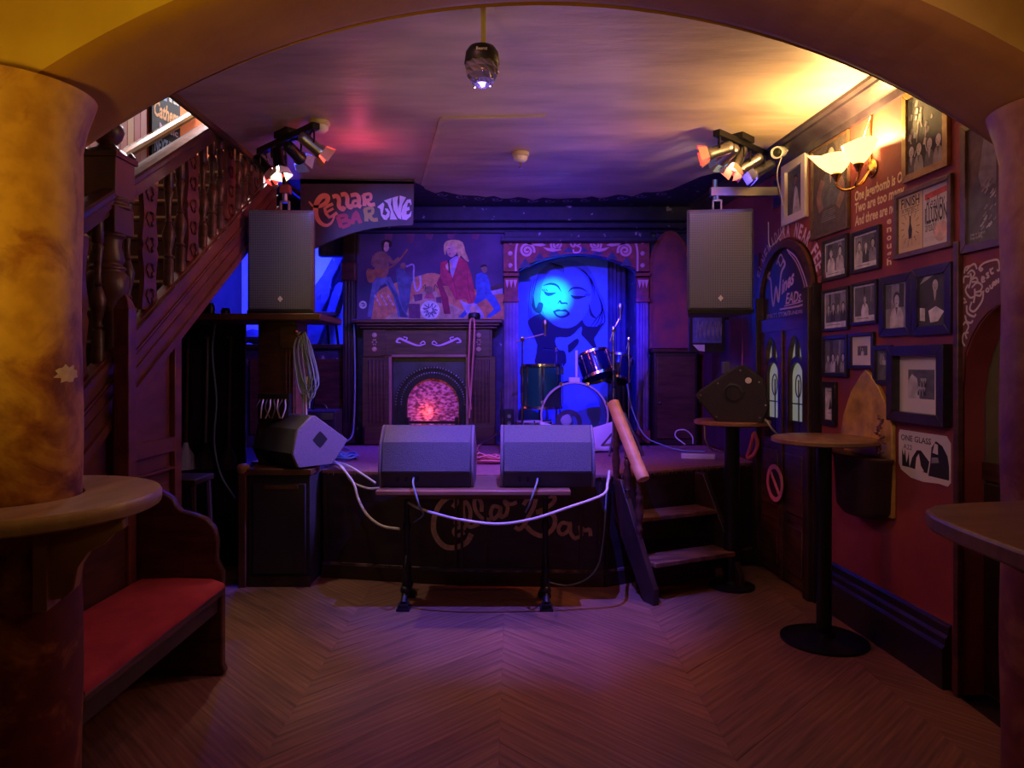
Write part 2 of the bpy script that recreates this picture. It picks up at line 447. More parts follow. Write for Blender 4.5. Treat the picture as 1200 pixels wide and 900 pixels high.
for k, v in dict(g1=(0.04, 0.04, 0.045), g2=(0.13, 0.13, 0.14), g3=(0.34, 0.33, 0.33), g4=(0.66, 0.63, 0.61), g5=(0.85, 0.82, 0.78),
                 sepia=(0.20, 0.14, 0.10), umber=(0.10, 0.065, 0.05), flesh=(0.85, 0.52, 0.40), flesh_d=(0.34, 0.17, 0.12), jacket=(0.62, 0.045, 0.10), jacket_d=(0.36, 0.02, 0.07),
                 denim=(0.15, 0.17, 0.36), denim_d=(0.06, 0.07, 0.18), suit=(0.10, 0.12, 0.26), suit_blue=(0.06, 0.14, 0.62), blonde=(0.86, 0.62, 0.26), hair=(0.03, 0.015, 0.015),
                 glow=(0.75, 0.28, 0.12), mauve=(0.20, 0.06, 0.14), lilac=(0.55, 0.45, 0.72), guitar=(0.42, 0.17, 0.07), rose=(0.62, 0.12, 0.16), wood_red=(0.34, 0.07, 0.07),
                 letter_red=(0.95, 0.26, 0.20), letter_rose=(0.55, 0.06, 0.10), letter_gold=(0.50, 0.27, 0.10), letter_lilac=(0.74, 0.46, 0.66), letter_white=(0.86, 0.78, 0.70),
                 letter_blue=(0.40, 0.52, 0.85), letter_orange=(0.90, 0.46, 0.20), pop_light=(0.12, 0.28, 0.88), pop_dark=(0.003, 0.004, 0.03), pop_mid=(0.08, 0.17, 0.62), sand=(0.66, 0.42, 0.26),
                 sign_red=(0.75, 0.10, 0.07), leaf=(0.05, 0.07, 0.03)).items():
    M[k] = mat('print ' + k.replace('_', ' '), v, tuple(x * (0.9 if 'letter' in k or 'pop' in k else 0.62) for x in v), scale=22, rough=0.7, bump=0, detail=8)
for k_ in ('wall_navy', 'paint_navy'):          # flecks where the paint has chipped
    cr_ = [n_ for n_ in M[k_].node_tree.nodes if n_.type == 'VALTORGB'][0].color_ramp
    for p_, c_ in ((0.665, cr_.elements[-1].color[:]), (0.675, (0.30, 0.27, 0.34, 1))):
        q_ = cr_.elements.new(p_); q_.color = c_
    [n_ for n_ in M[k_].node_tree.nodes if n_.type == 'TEX_NOISE'][0].inputs['Scale'].default_value = 14

# ---------------------------------------------------------------- the setting
FX = Frm((0, 0, 0), (1, 0, 0), (0, 0, 1), (0, -1, 0))          # a = x, b = z, facing the camera at Y = -d


def fy(Y): return Frm((0, Y, 0), (1, 0, 0), (0, 0, 1), (0, -1, 0))
def fz(z): return Frm((0, 0, z), (1, 0, 0), (0, 1, 0), (0, 0, 1))


# floor: a base slab and chevron boards laid in bands, each board a part
M['floor_gap'] = plain('dark floor joint', (0.02, 0.01, 0.008), 0.8)
base = struct('floor', MB().b2(-2.95, 2.35, -1.6, 7.7, -0.12, -0.022), M['floor_gap'])
planks = [mat('brown chevron board', a, b, scale=5, rough=0.42, bump=0.2, bscale=40, stretch=(1, 1, 1), detail=10, lo=0.30, hi=0.70) for a, b in
          (((0.37, 0.19, 0.115), (0.12, 0.058, 0.04)), ((0.33, 0.165, 0.105), (0.10, 0.05, 0.036)), ((0.35, 0.18, 0.11), (0.13, 0.062, 0.042)))]
for m_ in planks:      # grain runs along each board: the boards carry their own turned object axes
    for n_ in m_.node_tree.nodes:
        if n_.type == 'MAPPING': n_.inputs['Scale'].default_value = (0.4, 9.5, 1)


def clip_poly(pts, ax, lim, keep_less):
    out = []
    for i, p in enumerate(pts):
        q = pts[(i + 1) % len(pts)]
        ip = (p[ax] <= lim) if keep_less else (p[ax] >= lim); iq = (q[ax] <= lim) if keep_less else (q[ax] >= lim)
        if ip: out.append(p)
        if ip != iq:
            t = (lim - p[ax]) / (q[ax] - p[ax]); out.append((p[0] + t * (q[0] - p[0]), p[1] + t * (q[1] - p[1])))
    return out


BW, PW = 0.90, 0.255
g = 0.0004
for band in range(-4, 3):
    x0 = -0.05 + band * BW; up = 1 if band % 2 else -1
    for k in range(0, 26):
        y0 = 0.9 + k * PW - (BW * 0.0)
        ya, yb = (y0, y0 + BW) if up > 0 else (y0 + BW, y0)
        q = [(x0 + g, ya + g), (x0 + BW - g, yb + g), (x0 + BW - g, yb + PW - g), (x0 + g, ya + PW - g)]
        q = clip_poly(q, 0, -2.85, False); q = clip_poly(q, 0, 2.02, True) if q else q
        q = clip_poly(q, 1, 1.0, False) if q else q; q = clip_poly(q, 1, 5.3, True) if q else q
        if len(q) < 3: continue
        cx = sum(p[0] for p in q) / len(q); cy = sum(p[1] for p in q) / len(q)
        if max(p[0] for p in q) < -1.95 and max(p[1] for p in q) < 3.4: continue
        ang = up * pi / 4
        R = Matrix.Rotation(-ang, 2)
        loc = [R @ Vector((p[0] - cx, p[1] - cy)) for p in q]
        fr = Frm((0, 0, 0), (1, 0, 0), (0, 1, 0), (0, 0, 1))
        dz = rnd.uniform(-0.0008, 0.0008)
        mb = MB().prism(fr, [(p.x, p.y) for p in loc], -0.02, dz)
        o = obj('floor_board', mb, planks[rnd.randrange(3)], None, smooth=0)
        o.parent = base; o.location = (cx, cy, 0); o.rotation_euler = (0, 0, ang)

# ceiling with its battens and painted border
ceil = struct('ceiling', MB().b2(-1.85, 2.35, 2.42, 7.7, 3.0, 3.1), M['ceiling'])
mb = MB(); a, b_, c_ = P(518, 138, 4.29), P(640, 140, 4.26), P(495, 215, 5.85)
for p, q in ((a, b_), (a, c_)):
    p = Vector((p.x, p.y, 2.994)); q = Vector((q.x, q.y, 2.994)); d = q - p
    mb.box((p + q) / 2, (d.length, 0.03, 0.014), math.atan2(d.y, d.x))
obj('ceiling_batten', mb, M['ceiling'], ceil, bevel=0.002)
brd = [(-1.84, 6.78), (-1.84, 5.72), (-0.80, 5.80), (-0.74, 5.95)]
for i in range(30):
    t = i / 29; x = -0.74 + t * 2.1
    brd.append((x, 6.02 + 0.34 * sin(pi * t) ** 0.7 + 0.04 * sin(i * 2.1) + (0.05 if i % 4 == 1 else 0)))
brd += [(1.50, 5.62), (1.68, 5.42), (1.88, 5.3), (1.80, 6.78)]
mb = MB().use(M['paint_navy']).poly(Frm((0, 0, 2.9985), (1, 0, 0), (0, 1, 0), (0, 0, -1)), brd, 0)
mb.use(M['lilac'])
dn = Frm((0, 0, 2.9985), (1, 0, 0), (0, 1, 0), (0, 0, -1))
for i in range(13):
    x = -0.62 + i * 0.16; y = 6.02 + 0.34 * sin(pi * (x + .74) / 2.1) ** 0.7 + 0.10
    pts = [(x + 0.05 * (1 - t / 9) * cos(t * 0.9), y + 0.07 * (1 - t / 9) * sin(t * 0.9)) for t in range(9)]
    mb.stroke(dn, pts, 0.012, 0.0008, 3)
obj('painted_border', mb, None, ceil, smooth=0)
struct('trim_1', MB().b2(-1.875, -1.848, 2.43, 6.9, 2.965, 3.1), M['stair_wood'])       # edge board of the stair opening
struct('wall_stairwell', MB().b2(-1.84, -1.75, 2.43, 7.6, 3.105, 5.0), M['wall_dark'])
struct('ceiling_stairwell', MB().b2(-2.95, -1.75, 2.43, 7.6, 5.0, 5.1), M['ceiling'])

# left and far walls
lw = struct('wall_left', MB().b2(-3.0, -2.9, -1.6, 7.7, 0, 5.1), M['wall_dark'])
M['orange_wall'] = mat('orange stair wall', (0.92, 0.24, 0.07), (0.80, 0.19, 0.06), scale=4, rough=0.6)
obj('painted_upper_wall', MB().b2(-2.899, -2.885, 5.62, 7.55, 2.6, 4.9), M['orange_wall'], lw)
bcol = [mat('pink pine board', c, tuple(x * .8 for x in c), scale=5, rough=0.5, stretch=(1, 1, 0.3)) for c in ((0.80, 0.36, 0.32), (0.85, 0.52, 0.36), (0.72, 0.30, 0.30), (0.80, 0.42, 0.40))]
y = 3.3; i = 0
while y < 5.56:
    w = 0.095
    obj('wall_board', MB().b2(-2.899, -2.876, y + 0.002, y + w - 0.002, 2.2, 4.6), bcol[i % 4], lw, bevel=0.003)
    y += w; i += 1
struct('wall_back_alcove', MB().b2(-2.9, 2.3, 7.6, 7.7, 0, 3.1), M['blue_wall'])
struct('wall_front_room_back', MB().b2(-3.0, 2.6, -1.7, -1.6, 0, 3.2), M['plaster_brown'])
struct('ceiling_front_room', MB().b2(-3.0, 2.6, -1.6, 2.0, 3.1, 3.2), M['plaster_ochre'])

# back wall round its openings (plane Y = 6.8)
BY = 6.8
wb = MB().use(M['wall_navy'])
wb.b2(-1.60, 0.055, BY, BY + 0.1, 0, 3.0)
arch = [(0.055, 2.40)] + [(0.055 + 1.135 * k / 12, 2.40 + 0.165 * sin(pi * k / 12) ** 0.8) for k in range(1, 12)] + [(1.19, 2.40)]
wb.prism(fy(BY), [(0.055, 3.0)] + arch + [(1.19, 3.0)], -0.1, 0)
wb.b2(1.19, 1.95, BY, BY + 0.1, 0, 3.0)
wb.b2(-1.86, -1.60, BY, BY + 0.1, 2.55, 3.0)
wb.b2(-2.9, -1.86, BY, BY + 0.1, 2.75, 3.24)
wb.b2(-2.9, -1.60, BY, BY + 0.12, 0, 1.66)
struct('wall_back', wb)
# alcove behind the drums
struct('wall_alcove', MB().b2(0.0, 1.25, 7.34, 7.40, 0, 2.9).b2(0.0, 0.055, 6.91, 7.34, 0, 2.9).b2(1.19, 1.25, 6.91, 7.34, 0, 2.9).b2(0.0, 1.25, 6.91, 7.34, 2.7, 2.76), M['wall_navy'])
struct('trim_2', MB().b2(-1.60, 1.80, 6.66, 6.80, 2.86, 3.0).b2(-1.60, 1.80, 6.72, 6.80, 2.80, 2.86).b2(-1.60, 1.80, 6.77, 6.80, 2.76, 2.80), M['paint_navy'], bevel=0.012)

# right wall, with the near doorway cut through
rw = MB().use(M['wall_red'])
R0 = RW(0)


def rseg(mb, Y0, Y1, z0, z1, u0=-0.12, u1=0.0): return mb.prism(R0, [(-Y1, z0), (-Y0, z0), (-Y0, z1), (-Y1, z1)], u0, u1)


DY0, DY1 = 2.55, 3.225          # doorway along the wall
rseg(rw, DY1, 7.6, 0, 3.0)
rseg(rw, -1.6, DY0, 0, 3.2)
spr = 1.30
dark_arch = [(-DY1, 3.0), (-DY1, spr)] + [(-DY1 + 0.30 * (1 - cos(t * pi / 16)) * 1.0, spr + 0.46 * sin(t * pi / 16)) for t in range(1, 9)] + [(-DY0, spr + 0.52), (-DY0, 3.0)]
rw.prism(R0, dark_arch, -0.12, 0.0)
struct('wall_right', rw)

rd = MB(); rseg(rd, 5.40, 6.64, 0.77, 2.35, 0.001, 0.014)
obj('dado', rd, mat('dark plum wall paint', (0.10, 0.035, 0.075), (0.05, 0.02, 0.05), scale=5, rough=0.5, bump=0.3), bpy.data.objects['wall_right'])


def run_profile(mb, prof, Y0, Y1, n=2):
    rings = []
    for Y in (Y0, Y1): rings.append([Vector((wallX(Y) - u, Y, z)) for u, z in prof])
    return mb.loft(rings)


struct('trim_3', run_profile(MB(), [(0, 2.88), (0.022, 2.88), (0.03, 2.92), (0.045, 2.925), (0.07, 2.95), (0.115, 2.965), (0.12, 2.978), (0.15, 2.982), (0.155, 3.0), (0, 3.0)], 2.43, 6.65), M['cornice'])
struct('baseboard_right', run_profile(MB(), [(0, 0), (0.045, 0), (0.045, 0.19), (0.032, 0.205), (0.03, 0.235), (0.018, 0.25), (0.014, 0.285), (0, 0.30)], 3.27, 4.44), M['skirting'])

# the arch: a wall between two round pillars
AX, AR, AZ = 0.10, 2.70, 2.74
def arcz(x, dz=0): d = x - AX; return AZ + dz - AR + math.sqrt(AR * AR - d * d)
xs = [-1.56 + i * (1.75 + 1.56) / 32 for i in range(33)]
def arcpoly(dz): return [(-2.9, 3.1), (-2.9, arcz(xs[0]))] + [(x, arcz(x, dz * (1 - ((x - AX) / 1.66) ** 2))) for x in xs] + [(2.12, arcz(xs[-1])), (2.12, 3.1)]
Af, Ab = arcpoly(0.01), arcpoly(-0.01)
n = len(Af); am = MB().use(M['plaster_ochre'])
tri = tessellate_polygon([[Vector((p[0], p[1], 0)) for p in Af]])
am.add([(p[0], 2.0, p[1]) for p in Af], [tuple(t) for t in tri])
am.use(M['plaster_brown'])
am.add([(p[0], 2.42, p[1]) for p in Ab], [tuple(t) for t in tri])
# soffit with softly rounded arrises
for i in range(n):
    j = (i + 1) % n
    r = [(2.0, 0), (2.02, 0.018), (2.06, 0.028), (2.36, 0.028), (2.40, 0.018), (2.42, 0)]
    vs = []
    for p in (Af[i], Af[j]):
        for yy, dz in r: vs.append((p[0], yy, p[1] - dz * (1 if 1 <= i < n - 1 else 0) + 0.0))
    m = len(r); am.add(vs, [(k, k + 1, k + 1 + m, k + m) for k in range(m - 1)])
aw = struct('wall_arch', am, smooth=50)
aw_mb = MB().b2(-2.9, 2.12, 2.44, 2.52, 3.1, 5.0)
struct('wall_over_arch', aw_mb, M['wall_dark'])
PLX, PLY = -1.482, 2.08
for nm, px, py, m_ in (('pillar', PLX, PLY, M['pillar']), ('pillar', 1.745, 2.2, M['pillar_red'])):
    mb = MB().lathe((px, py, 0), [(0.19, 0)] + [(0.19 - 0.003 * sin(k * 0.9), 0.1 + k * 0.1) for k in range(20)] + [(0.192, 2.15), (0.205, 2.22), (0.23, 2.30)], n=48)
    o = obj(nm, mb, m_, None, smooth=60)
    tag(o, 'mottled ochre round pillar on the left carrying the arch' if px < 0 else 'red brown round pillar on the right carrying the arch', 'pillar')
    if px < 0:
        fr = Frm((-1.555, 2.2, 0), (1, 0, 0), (0, 0, 1), (0, -1, 0))
        pts = [];
        th0 = radians(84); 
        for k in range(18):
            rr = 0.034 * (1 + 0.25 * sin(k * 2.7)); a_, b2 = rr * 1.25 * cos(2 * pi * k / 18), rr * 0.72 * sin(2 * pi * k / 18)
            th = th0 + a_ / 0.19
            pts.append(Vector((PLX + 0.1915 * sin(th), PLY - 0.1915 * cos(th), 1.475 + b2)))
        cen = sum(pts, Vector()) / 18; th = th0; cen = Vector((PLX + 0.193 * sin(th), PLY - 0.193 * cos(th), 1.475))
        obj('chipped_plaster', MB().add([cen] + pts, [(0, k + 1, (k + 1) % 18 + 1) for k in range(18)]), mat('bare plaster chip', (0.72, 0.55, 0.33), (0.6, 0.42, 0.22), scale=40, bump=0), o, smooth=60)

# round ledge on the left pillar, with its corbel
t = thing('pillar_ledge', 'round oak drinks ledge fitted round the left ochre pillar', 'ledge', (PLX, PLY, 1.05))
mb = MB(); N_ = 48; prof = [(0.197, 1.052), (0.39, 1.052), (0.405, 1.06), (0.409, 1.075), (0.409, 1.09), (0.402, 1.10), (0.197, 1.10)]
rings = [[Vector((PLX + r * cos(2 * pi * k / N_), PLY + r * sin(2 * pi * k / N_), z + 0.015)) for r, z in prof] for k in range(N_)]
vs = [p for r in rings for p in r]; m = len(prof)
mb.add(vs, [(k * m + i, k * m + (i + 1) % m, ((k + 1) % N_) * m + (i + 1) % m, ((k + 1) % N_) * m + i) for k in range(N_) for i in range(m)])
obj('ledge_top', mb, M['ledge_wood'], t, smooth=40)
cp = [(0.0, 0.0), (0.20, 0.0), (0.20, -0.03), (0.175, -0.04), (0.15, -0.07), (0.11, -0.09), (0.085, -0.13), (0.075, -0.19), (0.05, -0.215), (0.0, -0.215)]
cu_, cn_ = Vector((0.97, 0.24, 0)).normalized(), Vector((0.24, -0.97, 0)).normalized()
fr = Frm((-1.300, 1.985, 1.066), cu_, (0, 0, 1), cn_)
obj('corbel', MB().prism(fr, cp, -0.02, 0.035), M['corbel_wood'], t, bevel=0.004)
obj('corbel_back_plate', MB().prism(Frm((-1.302, 1.985, 1.066), cu_, (0, 0, 1), cn_), [(-0.015, 0), (0.02, 0), (0.02, -0.24), (-0.015, -0.24)], -0.045, 0.06), M['corbel_wood'], t, bevel=0.004)

# counter ledge on the right pillar
t = thing('pillar_ledge', 'brown wooden counter ledge wrapped round the right pillar', 'ledge', (1.5, 1.9, 1.05))
outer = [(1.13, 1.25), (1.095, 1.55), (1.10, 1.75), (1.115, 1.88), (1.15, 1.97), (1.21, 2.03), (1.30, 2.06), (1.50, 2.10), (1.545, 2.11), (1.545, 2.05)]
hole = [(1.745 + 0.20 * cos(a_), 2.2 + 0.20 * sin(a_)) for a_ in [radians(x) for x in range(215, 300, 12)]]
outer2 = outer + hole + [(1.86, 2.02), (2.08, 2.05), (2.12, 1.25)]
obj('ledge_top', MB().prism(fz(1.055), outer2, 0, 0.045), M['ledge_dark'], t, bevel=0.008)
obj('corbel', MB().prism(Frm((1.60, 2.05, 1.055), (-1, 0, 0), (0, 0, 1), (0, -1, 0)), [(0, 0), (0.36, 0), (0.34, -0.05), (0.24, -0.09), (0.12, -0.16), (0.04, -0.27), (0, -0.27)], 0.0, 0.05), M['dark_wood'], t, bevel=0.004)

# ---------------------------------------------------------------- staircase on the left
SX = -1.90
def str_top(Y): return 1.937 + 0.645 * (Y - 3.94)
def str_bot(Y): return 1.30 + 0.645 * (Y - 3.49)
def rail_top(Y): return 2.405 + 0.615 * (Y - 3.46)
ST = thing('staircase', 'mahogany staircase climbing away on the left behind the pillar', 'staircase', (-2.3, 3.4, 0))
fx = Frm((SX, 0, 0), (0, 1, 0), (0, 0, 1), (1, 0, 0))          # a = Y, b = z, d towards the room
mb = MB()
Y0, Y1 = 1.55, 5.72
mb.prism(fx, [(Y0, max(0.0, str_bot(Y0))), (Y1, str_bot(Y1)), (Y1, str_top(Y1)), (Y0, str_top(Y0))], -0.05, 0.0)
for off, th, dd in ((-0.012, 0.03, 0.02), (-0.12, 0.012, 0.012), (-0.135, 0.005, 0.016), (-0.21, 0.008, 0.01), (-0.30, 0.05, 0.018)):
    mb.prism(fx, [(Y0, str_top(Y0) + off - th), (Y1, str_top(Y1) + off - th), (Y1, str_top(Y1) + off), (Y0, str_top(Y0) + off)], 0.0, dd)
obj('string', mb, M['string_wood'], ST)
# treads and risers
for i in range(1, 19):
    z = i * 0.18; y = 3.94 + (z - 1.907) / 0.645
    if y < 1.4: continue
    obj('tread', MB().b2(-2.86, SX - 0.055, y - 0.03, y + 0.285, z - 0.03, z), M['stair_wood'], ST, bevel=0.006)
    obj('riser', MB().b2(-2.86, SX - 0.055, y, y + 0.02, z - 0.18, z - 0.03), M['stair_wood'], ST)
    obj('tread_highlight', MB().b2(-2.84, SX - 0.06, y - 0.037, y - 0.005, z - 0.012, z + 0.004), M['cream'], ST, label='pale strip painting the lamplight along a tread edge')  # pale strip paints the upstairs light on the tread edge
obj('soffit_board', MB().prism(fx, [(Y0, str_bot(Y0) + 0.02), (5.7, str_bot(5.7) + 0.02), (5.7, str_bot(5.7) + 0.05), (Y0, str_bot(Y0) + 0.05)], -0.95, -0.05), M['wall_dark'], ST)
obj('landing', MB().b2(-2.86, -1.88, 6.02, 7.55, 3.10, 3.24), M['stair_wood'], ST)
# hand rail
mb = MB(); rings = []
prof = [(-0.055, -0.13), (0.0, -0.13), (0.0, -0.10), (0.012, -0.095), (0.012, -0.06), (0.024, -0.045), (0.027, -0.018), (0.022, -0.004), (-0.01, 0.004), (-0.03, 0.005), (-0.065, -0.005), (-0.08, -0.03), (-0.075, -0.06), (-0.06, -0.095)]
for Y in (3.50, 5.25): rings.append([Vector((SX + u, Y, rail_top(Y) + z)) for u, z in prof])
obj('handrail', mb.loft(rings), M['rail_wood'], ST, smooth=0)
rings = [[Vector((SX + u, Y, rail_top(Y) + z)) for u, z in prof] for Y in (1.9, 3.36)]
obj('handrail', MB().loft(rings), M['rail_wood'], ST, smooth=0)
rings = []
for Y in (4.2, 6.5):
    c = Vector((-2.80, Y, 2.95 + 0.62 * (Y - 5.0))); rings.append([c + Vector((0.04 * cos(k * pi / 5), 0, 0.045 * sin(k * pi / 5))) for k in range(10)])
obj('wall_handrail', MB().loft(rings), mat('golden varnished rail', (0.38, 0.18, 0.06), (0.26, 0.12, 0.04), scale=5, rough=0.18, coat=0.6), ST, label='golden varnished hand rail on the boarded wall')
# balusters: three turned ones between flat carved boards
bx = SX - 0.03


def turned(Y):
    z0, z1 = str_top(Y), rail_top(Y) - 0.125; h = z1 - z0
    p = [(0.028, -0.03), (0.028, 0.20), (0.019, 0.215), (0.026, 0.235), (0.017, 0.26), (0.023, 0.31), (0.033, 0.38), (0.036, 0.43), (0.027, 0.48), (0.017, 0.52), (0.024, 0.535), (0.016, 0.55), (0.014, 0.62), (0.019, 0.72), (0.026, 0.80), (0.018, 0.825), (0.026, 0.84), (0.026, 1.01)]
    return MB().lathe((bx, Y, z0), [(r, t * h) for r, t in p], n=10)


def carved(Y):
    z0, z1 = str_top(Y) - 0.03, rail_top(Y) - 0.12; w = 0.085
    n = 22; L = []; Rr = []
    for k in range(n + 1):
        t = k / n; wob = w * (0.86 + 0.14 * cos(t * 4 * pi)) * (0.8 if 0.47 < t < 0.53 else 1)
        z = z0 + (z1 - z0) * t; L.append((Y - wob, z)); Rr.append((Y + wob, z))
    mb = MB().prism(fx, L + Rr[::-1], -0.045, -0.02)
    for s_ in (-1, 1):
        for q in range(5):
            zc = z0 + (z1 - z0) * (0.10 + 0.2 * q)
            pts = [(Y + s_ * 0.045 * cos(t * 0.7) * (1 - t / 14), zc + 0.05 * sin(t * 0.7) * (1 - t / 14)) for t in range(10)]
            mb.stroke(fx, pts, 0.014, -0.02, 2, thick=0.008)
    return mb


for Y in (2.6, 2.78, 2.96, 3.30, 3.82 - 0.27, 3.98, 4.12, 4.42, 4.56, 4.68, 4.98, 5.10, 5.22, 5.42):
    obj('baluster', turned(Y), M['dark_wood'], ST, smooth=50)
for Y in (3.13, 3.76, 4.27, 4.84, 5.32):
    obj('baluster', carved(Y), M['string_wood'], ST, label='flat carved baluster board')
# big newel post
nx, ny = -1.96, 3.43
mb = MB()
def sq(z0, z1, w): mb.b2(nx - w, nx + w, ny - w, ny + w, z0, z1)
sq(0, 1.0, 0.07); sq(1.0, 1.45, 0.062)
mb.lathe((nx, ny, 0), [(0.062, 1.44), (0.062, 1.80), (0.085, 1.83), (0.095, 1.86), (0.095, 1.93), (0.075, 1.955), (0.085, 1.97), (0.066, 1.985), (0.078, 2.01), (0.062, 2.08), (0.066, 2.11), (0.085, 2.125), (0.08, 2.14)], n=20)
sq(2.13, 2.26, 0.085)
mb.lathe((nx, ny, 0), [(0.10, 2.255), (0.105, 2.265), (0.088, 2.28), (0.10, 2.295), (0.10, 2.305)], n=20)
sq(2.30, 2.50, 0.088)
obj('newel_post', mb, M['stair_wood'], ST, bevel=0.006, smooth=40)
mb = MB().lathe((nx, ny, 0), [(0.10, 2.50), (0.085, 2.53), (0.055, 2.545), (0.035, 2.565), (0.05, 2.58), (0.066, 2.60), (0.076, 2.63), (0.07, 2.66), (0.05, 2.675), (0.055, 2.69), (0.03, 2.715), (0.02, 2.735), (0.028, 2.75), (0.0, 2.77)], n=16)
mb.box((nx, ny, 2.50), (0.196, 0.196, 0.025))
for sx_ in (-1, 1):
    for sy_ in (-1, 1): mb.lathe((nx + sx_ * 0.075, ny + sy_ * 0.075, 2.51), [(0.02, 0), (0.024, 0.015), (0.012, 0.03), (0, 0.04)], 8)
obj('newel_finial', mb, M['dark_wood'], ST, smooth=50)
# slim post in front with a pointed top
px_, py_ = -1.835, 3.36
mb = MB().b2(px_ - 0.036, px_ + 0.036, py_ - 0.036, py_ + 0.036, 0, 1.77)
mb.loft([[Vector((px_ + a * w, py_ + b * w, z)) for a, b in ((-1, -1), (1, -1), (1, 1), (-1, 1))] for w, z in ((0.036, 1.765), (0.022, 1.81), (0.004, 1.835))])
obj('square_post', mb, M['string_wood'], ST, bevel=0.004)
# panelling below the string
pan = MB().prism(fx, [(1.6, 0), (4.0, 0), (4.0, str_bot(4.0) + 0.01), (1.6, max(0.02, str_bot(1.6) + 0.01))], -0.05, -0.02)
obj('side_panel', pan, M['string_wood'], ST)
for a0, a1, b0, b1 in ((3.97, 4.05, 0, 1.66), (3.47, 3.97, 1.02, 1.10), (3.47, 3.97, 0.92, 0.935), (3.47, 3.56, 0.0, 1.02), (3.47, 3.97, 0.0, 0.18)):
    obj('panel_rail', MB().prism(fx, [(a0, b0), (a1, b0), (a1, b1), (a0, b1)], -0.02, 0.012), M['string_wood'], ST, bevel=0.004)
obj('raised_panel', MB().prism(fx, [(3.62, 0.24), (3.91, 0.24), (3.91, 0.86), (3.62, 0.86)], -0.02, 0.002), M['string_wood'], ST, bevel=0.006)

# painted sign on the stair wall
t = thing('chalk_sign', 'black hand-lettered sign board on the upper stair wall', 'sign', (-2.87, 5.85, 3.2))
fs = Frm((-2.882, 0, 0), (0, 1, 0), (0, 0, 1), (1, 0, 0))
obj('sign_board', MB().prism(fs, [(5.62, 3.16), (6.10, 3.16), (6.10, 4.1), (5.62, 4.1)], 0.0, 0.025), M['ink'], t, bevel=0.003)
ft_ = Frm((-2.882, 0, 0), Vector((0, 1, 0.12)).normalized(), (0, 0, 1), (1, 0, 0))
def sgn(m, t_, s_, y_, z_, w_, bo=0.03, sh_=0.0): mb.use(M[m]).text(Frm((-2.8558, y_, z_), ft_.ux, ft_.uy, ft_.n), t_, s_, 0, 0, 0, width=w_, bold=bo, shear=sh_)
mb = MB()
sgn('letter_blue', 'Real', 0.085, 5.66, 3.66, 0.20); sgn('letter_white', '& ale', 0.07, 5.90, 3.70, 0.17)
sgn('letter_orange', 'Cathers', 0.125, 5.65, 3.50, 0.42, 0.03, 0.2)
sgn('letter_lilac', 'Music', 0.06, 5.74, 3.41, 0.32)
sgn('letter_blue', 'NEXT', 0.12, 5.66, 3.22, 0.22); sgn('letter_lilac', 'week', 0.07, 5.90, 3.32, 0.17)
obj('sign_lettering', mb, None, t, smooth=0)

# pew bench by the pillar
t = thing('pew_bench', 'dark wooden pew with a red velvet seat below the stairs', 'bench', (-1.6, 2.9, 0))
fb = lambda Y: Frm((0, Y, 0), (1, 0, 0), (0, 0, 1), (0, -1, 0))
obj('seat', MB().b2(-1.84, -1.385, 2.29, 3.42, 0.395, 0.43), M['dark_wood'], t, bevel=0.01)
cp = MB()
rg = []
for Y in (2.30, 2.34, 3.38, 3.42):
    e = 0.0 if Y in (2.30, 3.42) else 1.0
    rg.append([Vector((x, Y, 0.43 + dz * (0.6 + 0.4 * e))) for x, dz in ((-1.80, 0.0), (-1.80, 0.035), (-1.77, 0.05), (-1.6, 0.056), (-1.43, 0.05), (-1.392, 0.03), (-1.385, 0.0))])
obj('cushion', cp.loft(rg), M['velvet'], t, smooth=60)
obj('backrest', MB().b2(-1.86, -1.815, 2.29, 3.42, 0.43, 0.86).b2(-1.865, -1.80, 2.29, 3.42, 0.83, 0.875), M['dark_wood'], t, bevel=0.006)
endp = [(-1.87, 0.0), (-1.40, 0.0), (-1.385, 0.02), (-1.40, 0.05), (-1.40, 0.50), (-1.43, 0.58), (-1.425, 0.70), (-1.44, 0.78), (-1.48, 0.84), (-1.54, 0.87), (-1.60, 0.89), (-1.63, 0.93), (-1.64, 0.97), (-1.70, 1.02), (-1.76, 1.05), (-1.87, 1.05)]
endp = [(x_, z_ if z_ < 0.5 else 0.5 + (z_ - 0.5) * 0.76) for x_, z_ in endp]
obj('end_panel', MB().prism(fb(3.42), endp, -0.045, 0.0), M['dark_wood'], t, bevel=0.008)
obj('apron', MB().b2(-1.44, -1.42, 2.29, 3.42, 0.31, 0.395), M['black_wood'], t)

# stool behind the pew
t = thing('bar_stool', 'dark square-topped stool standing behind the end of the pew', 'stool', (-1.97, 4.25, 0))
obj('seat', MB().b2(-2.10, -1.84, 4.12, 4.38, 0.80, 0.835), M['black_wood'], t, bevel=0.008)
for sx in (-1, 1):
    for sy in (-1, 1):
        obj('leg', MB().cyl((-1.97 + sx * 0.13, 4.25 + sy * 0.13, 0), (-1.97 + sx * 0.10, 4.25 + sy * 0.10, 0.80), 0.016, 0.019, 8), M['black_wood'], t)
obj('stretcher', MB().b2(-2.08, -1.86, 4.13, 4.15, 0.25, 0.275).b2(-2.08, -1.86, 4.35, 4.37, 0.25, 0.275), M['black_wood'], t)

# ---------------------------------------------------------------- stage
SZ = 0.76
ST_ = thing('stage_platform', 'low black stage with rose carpet and gold Cellar Bar lettering', 'stage', (0.2, 5.8, 0))
front = [(-1.34, 5.02), (-0.36, 4.83), (0.62, 4.80), (1.86, 5.43)]
deck = [(-2.85, 5.40), (-1.345, 5.40)] + front + [(1.77, 6.78), (-2.85, 6.78)]
obj('deck', MB().prism(fz(0), deck, SZ - 0.05, SZ - 0.02), M['stage_front'], ST_)


def inset(q, d):
    return [(x, y - d) for x, y in q]


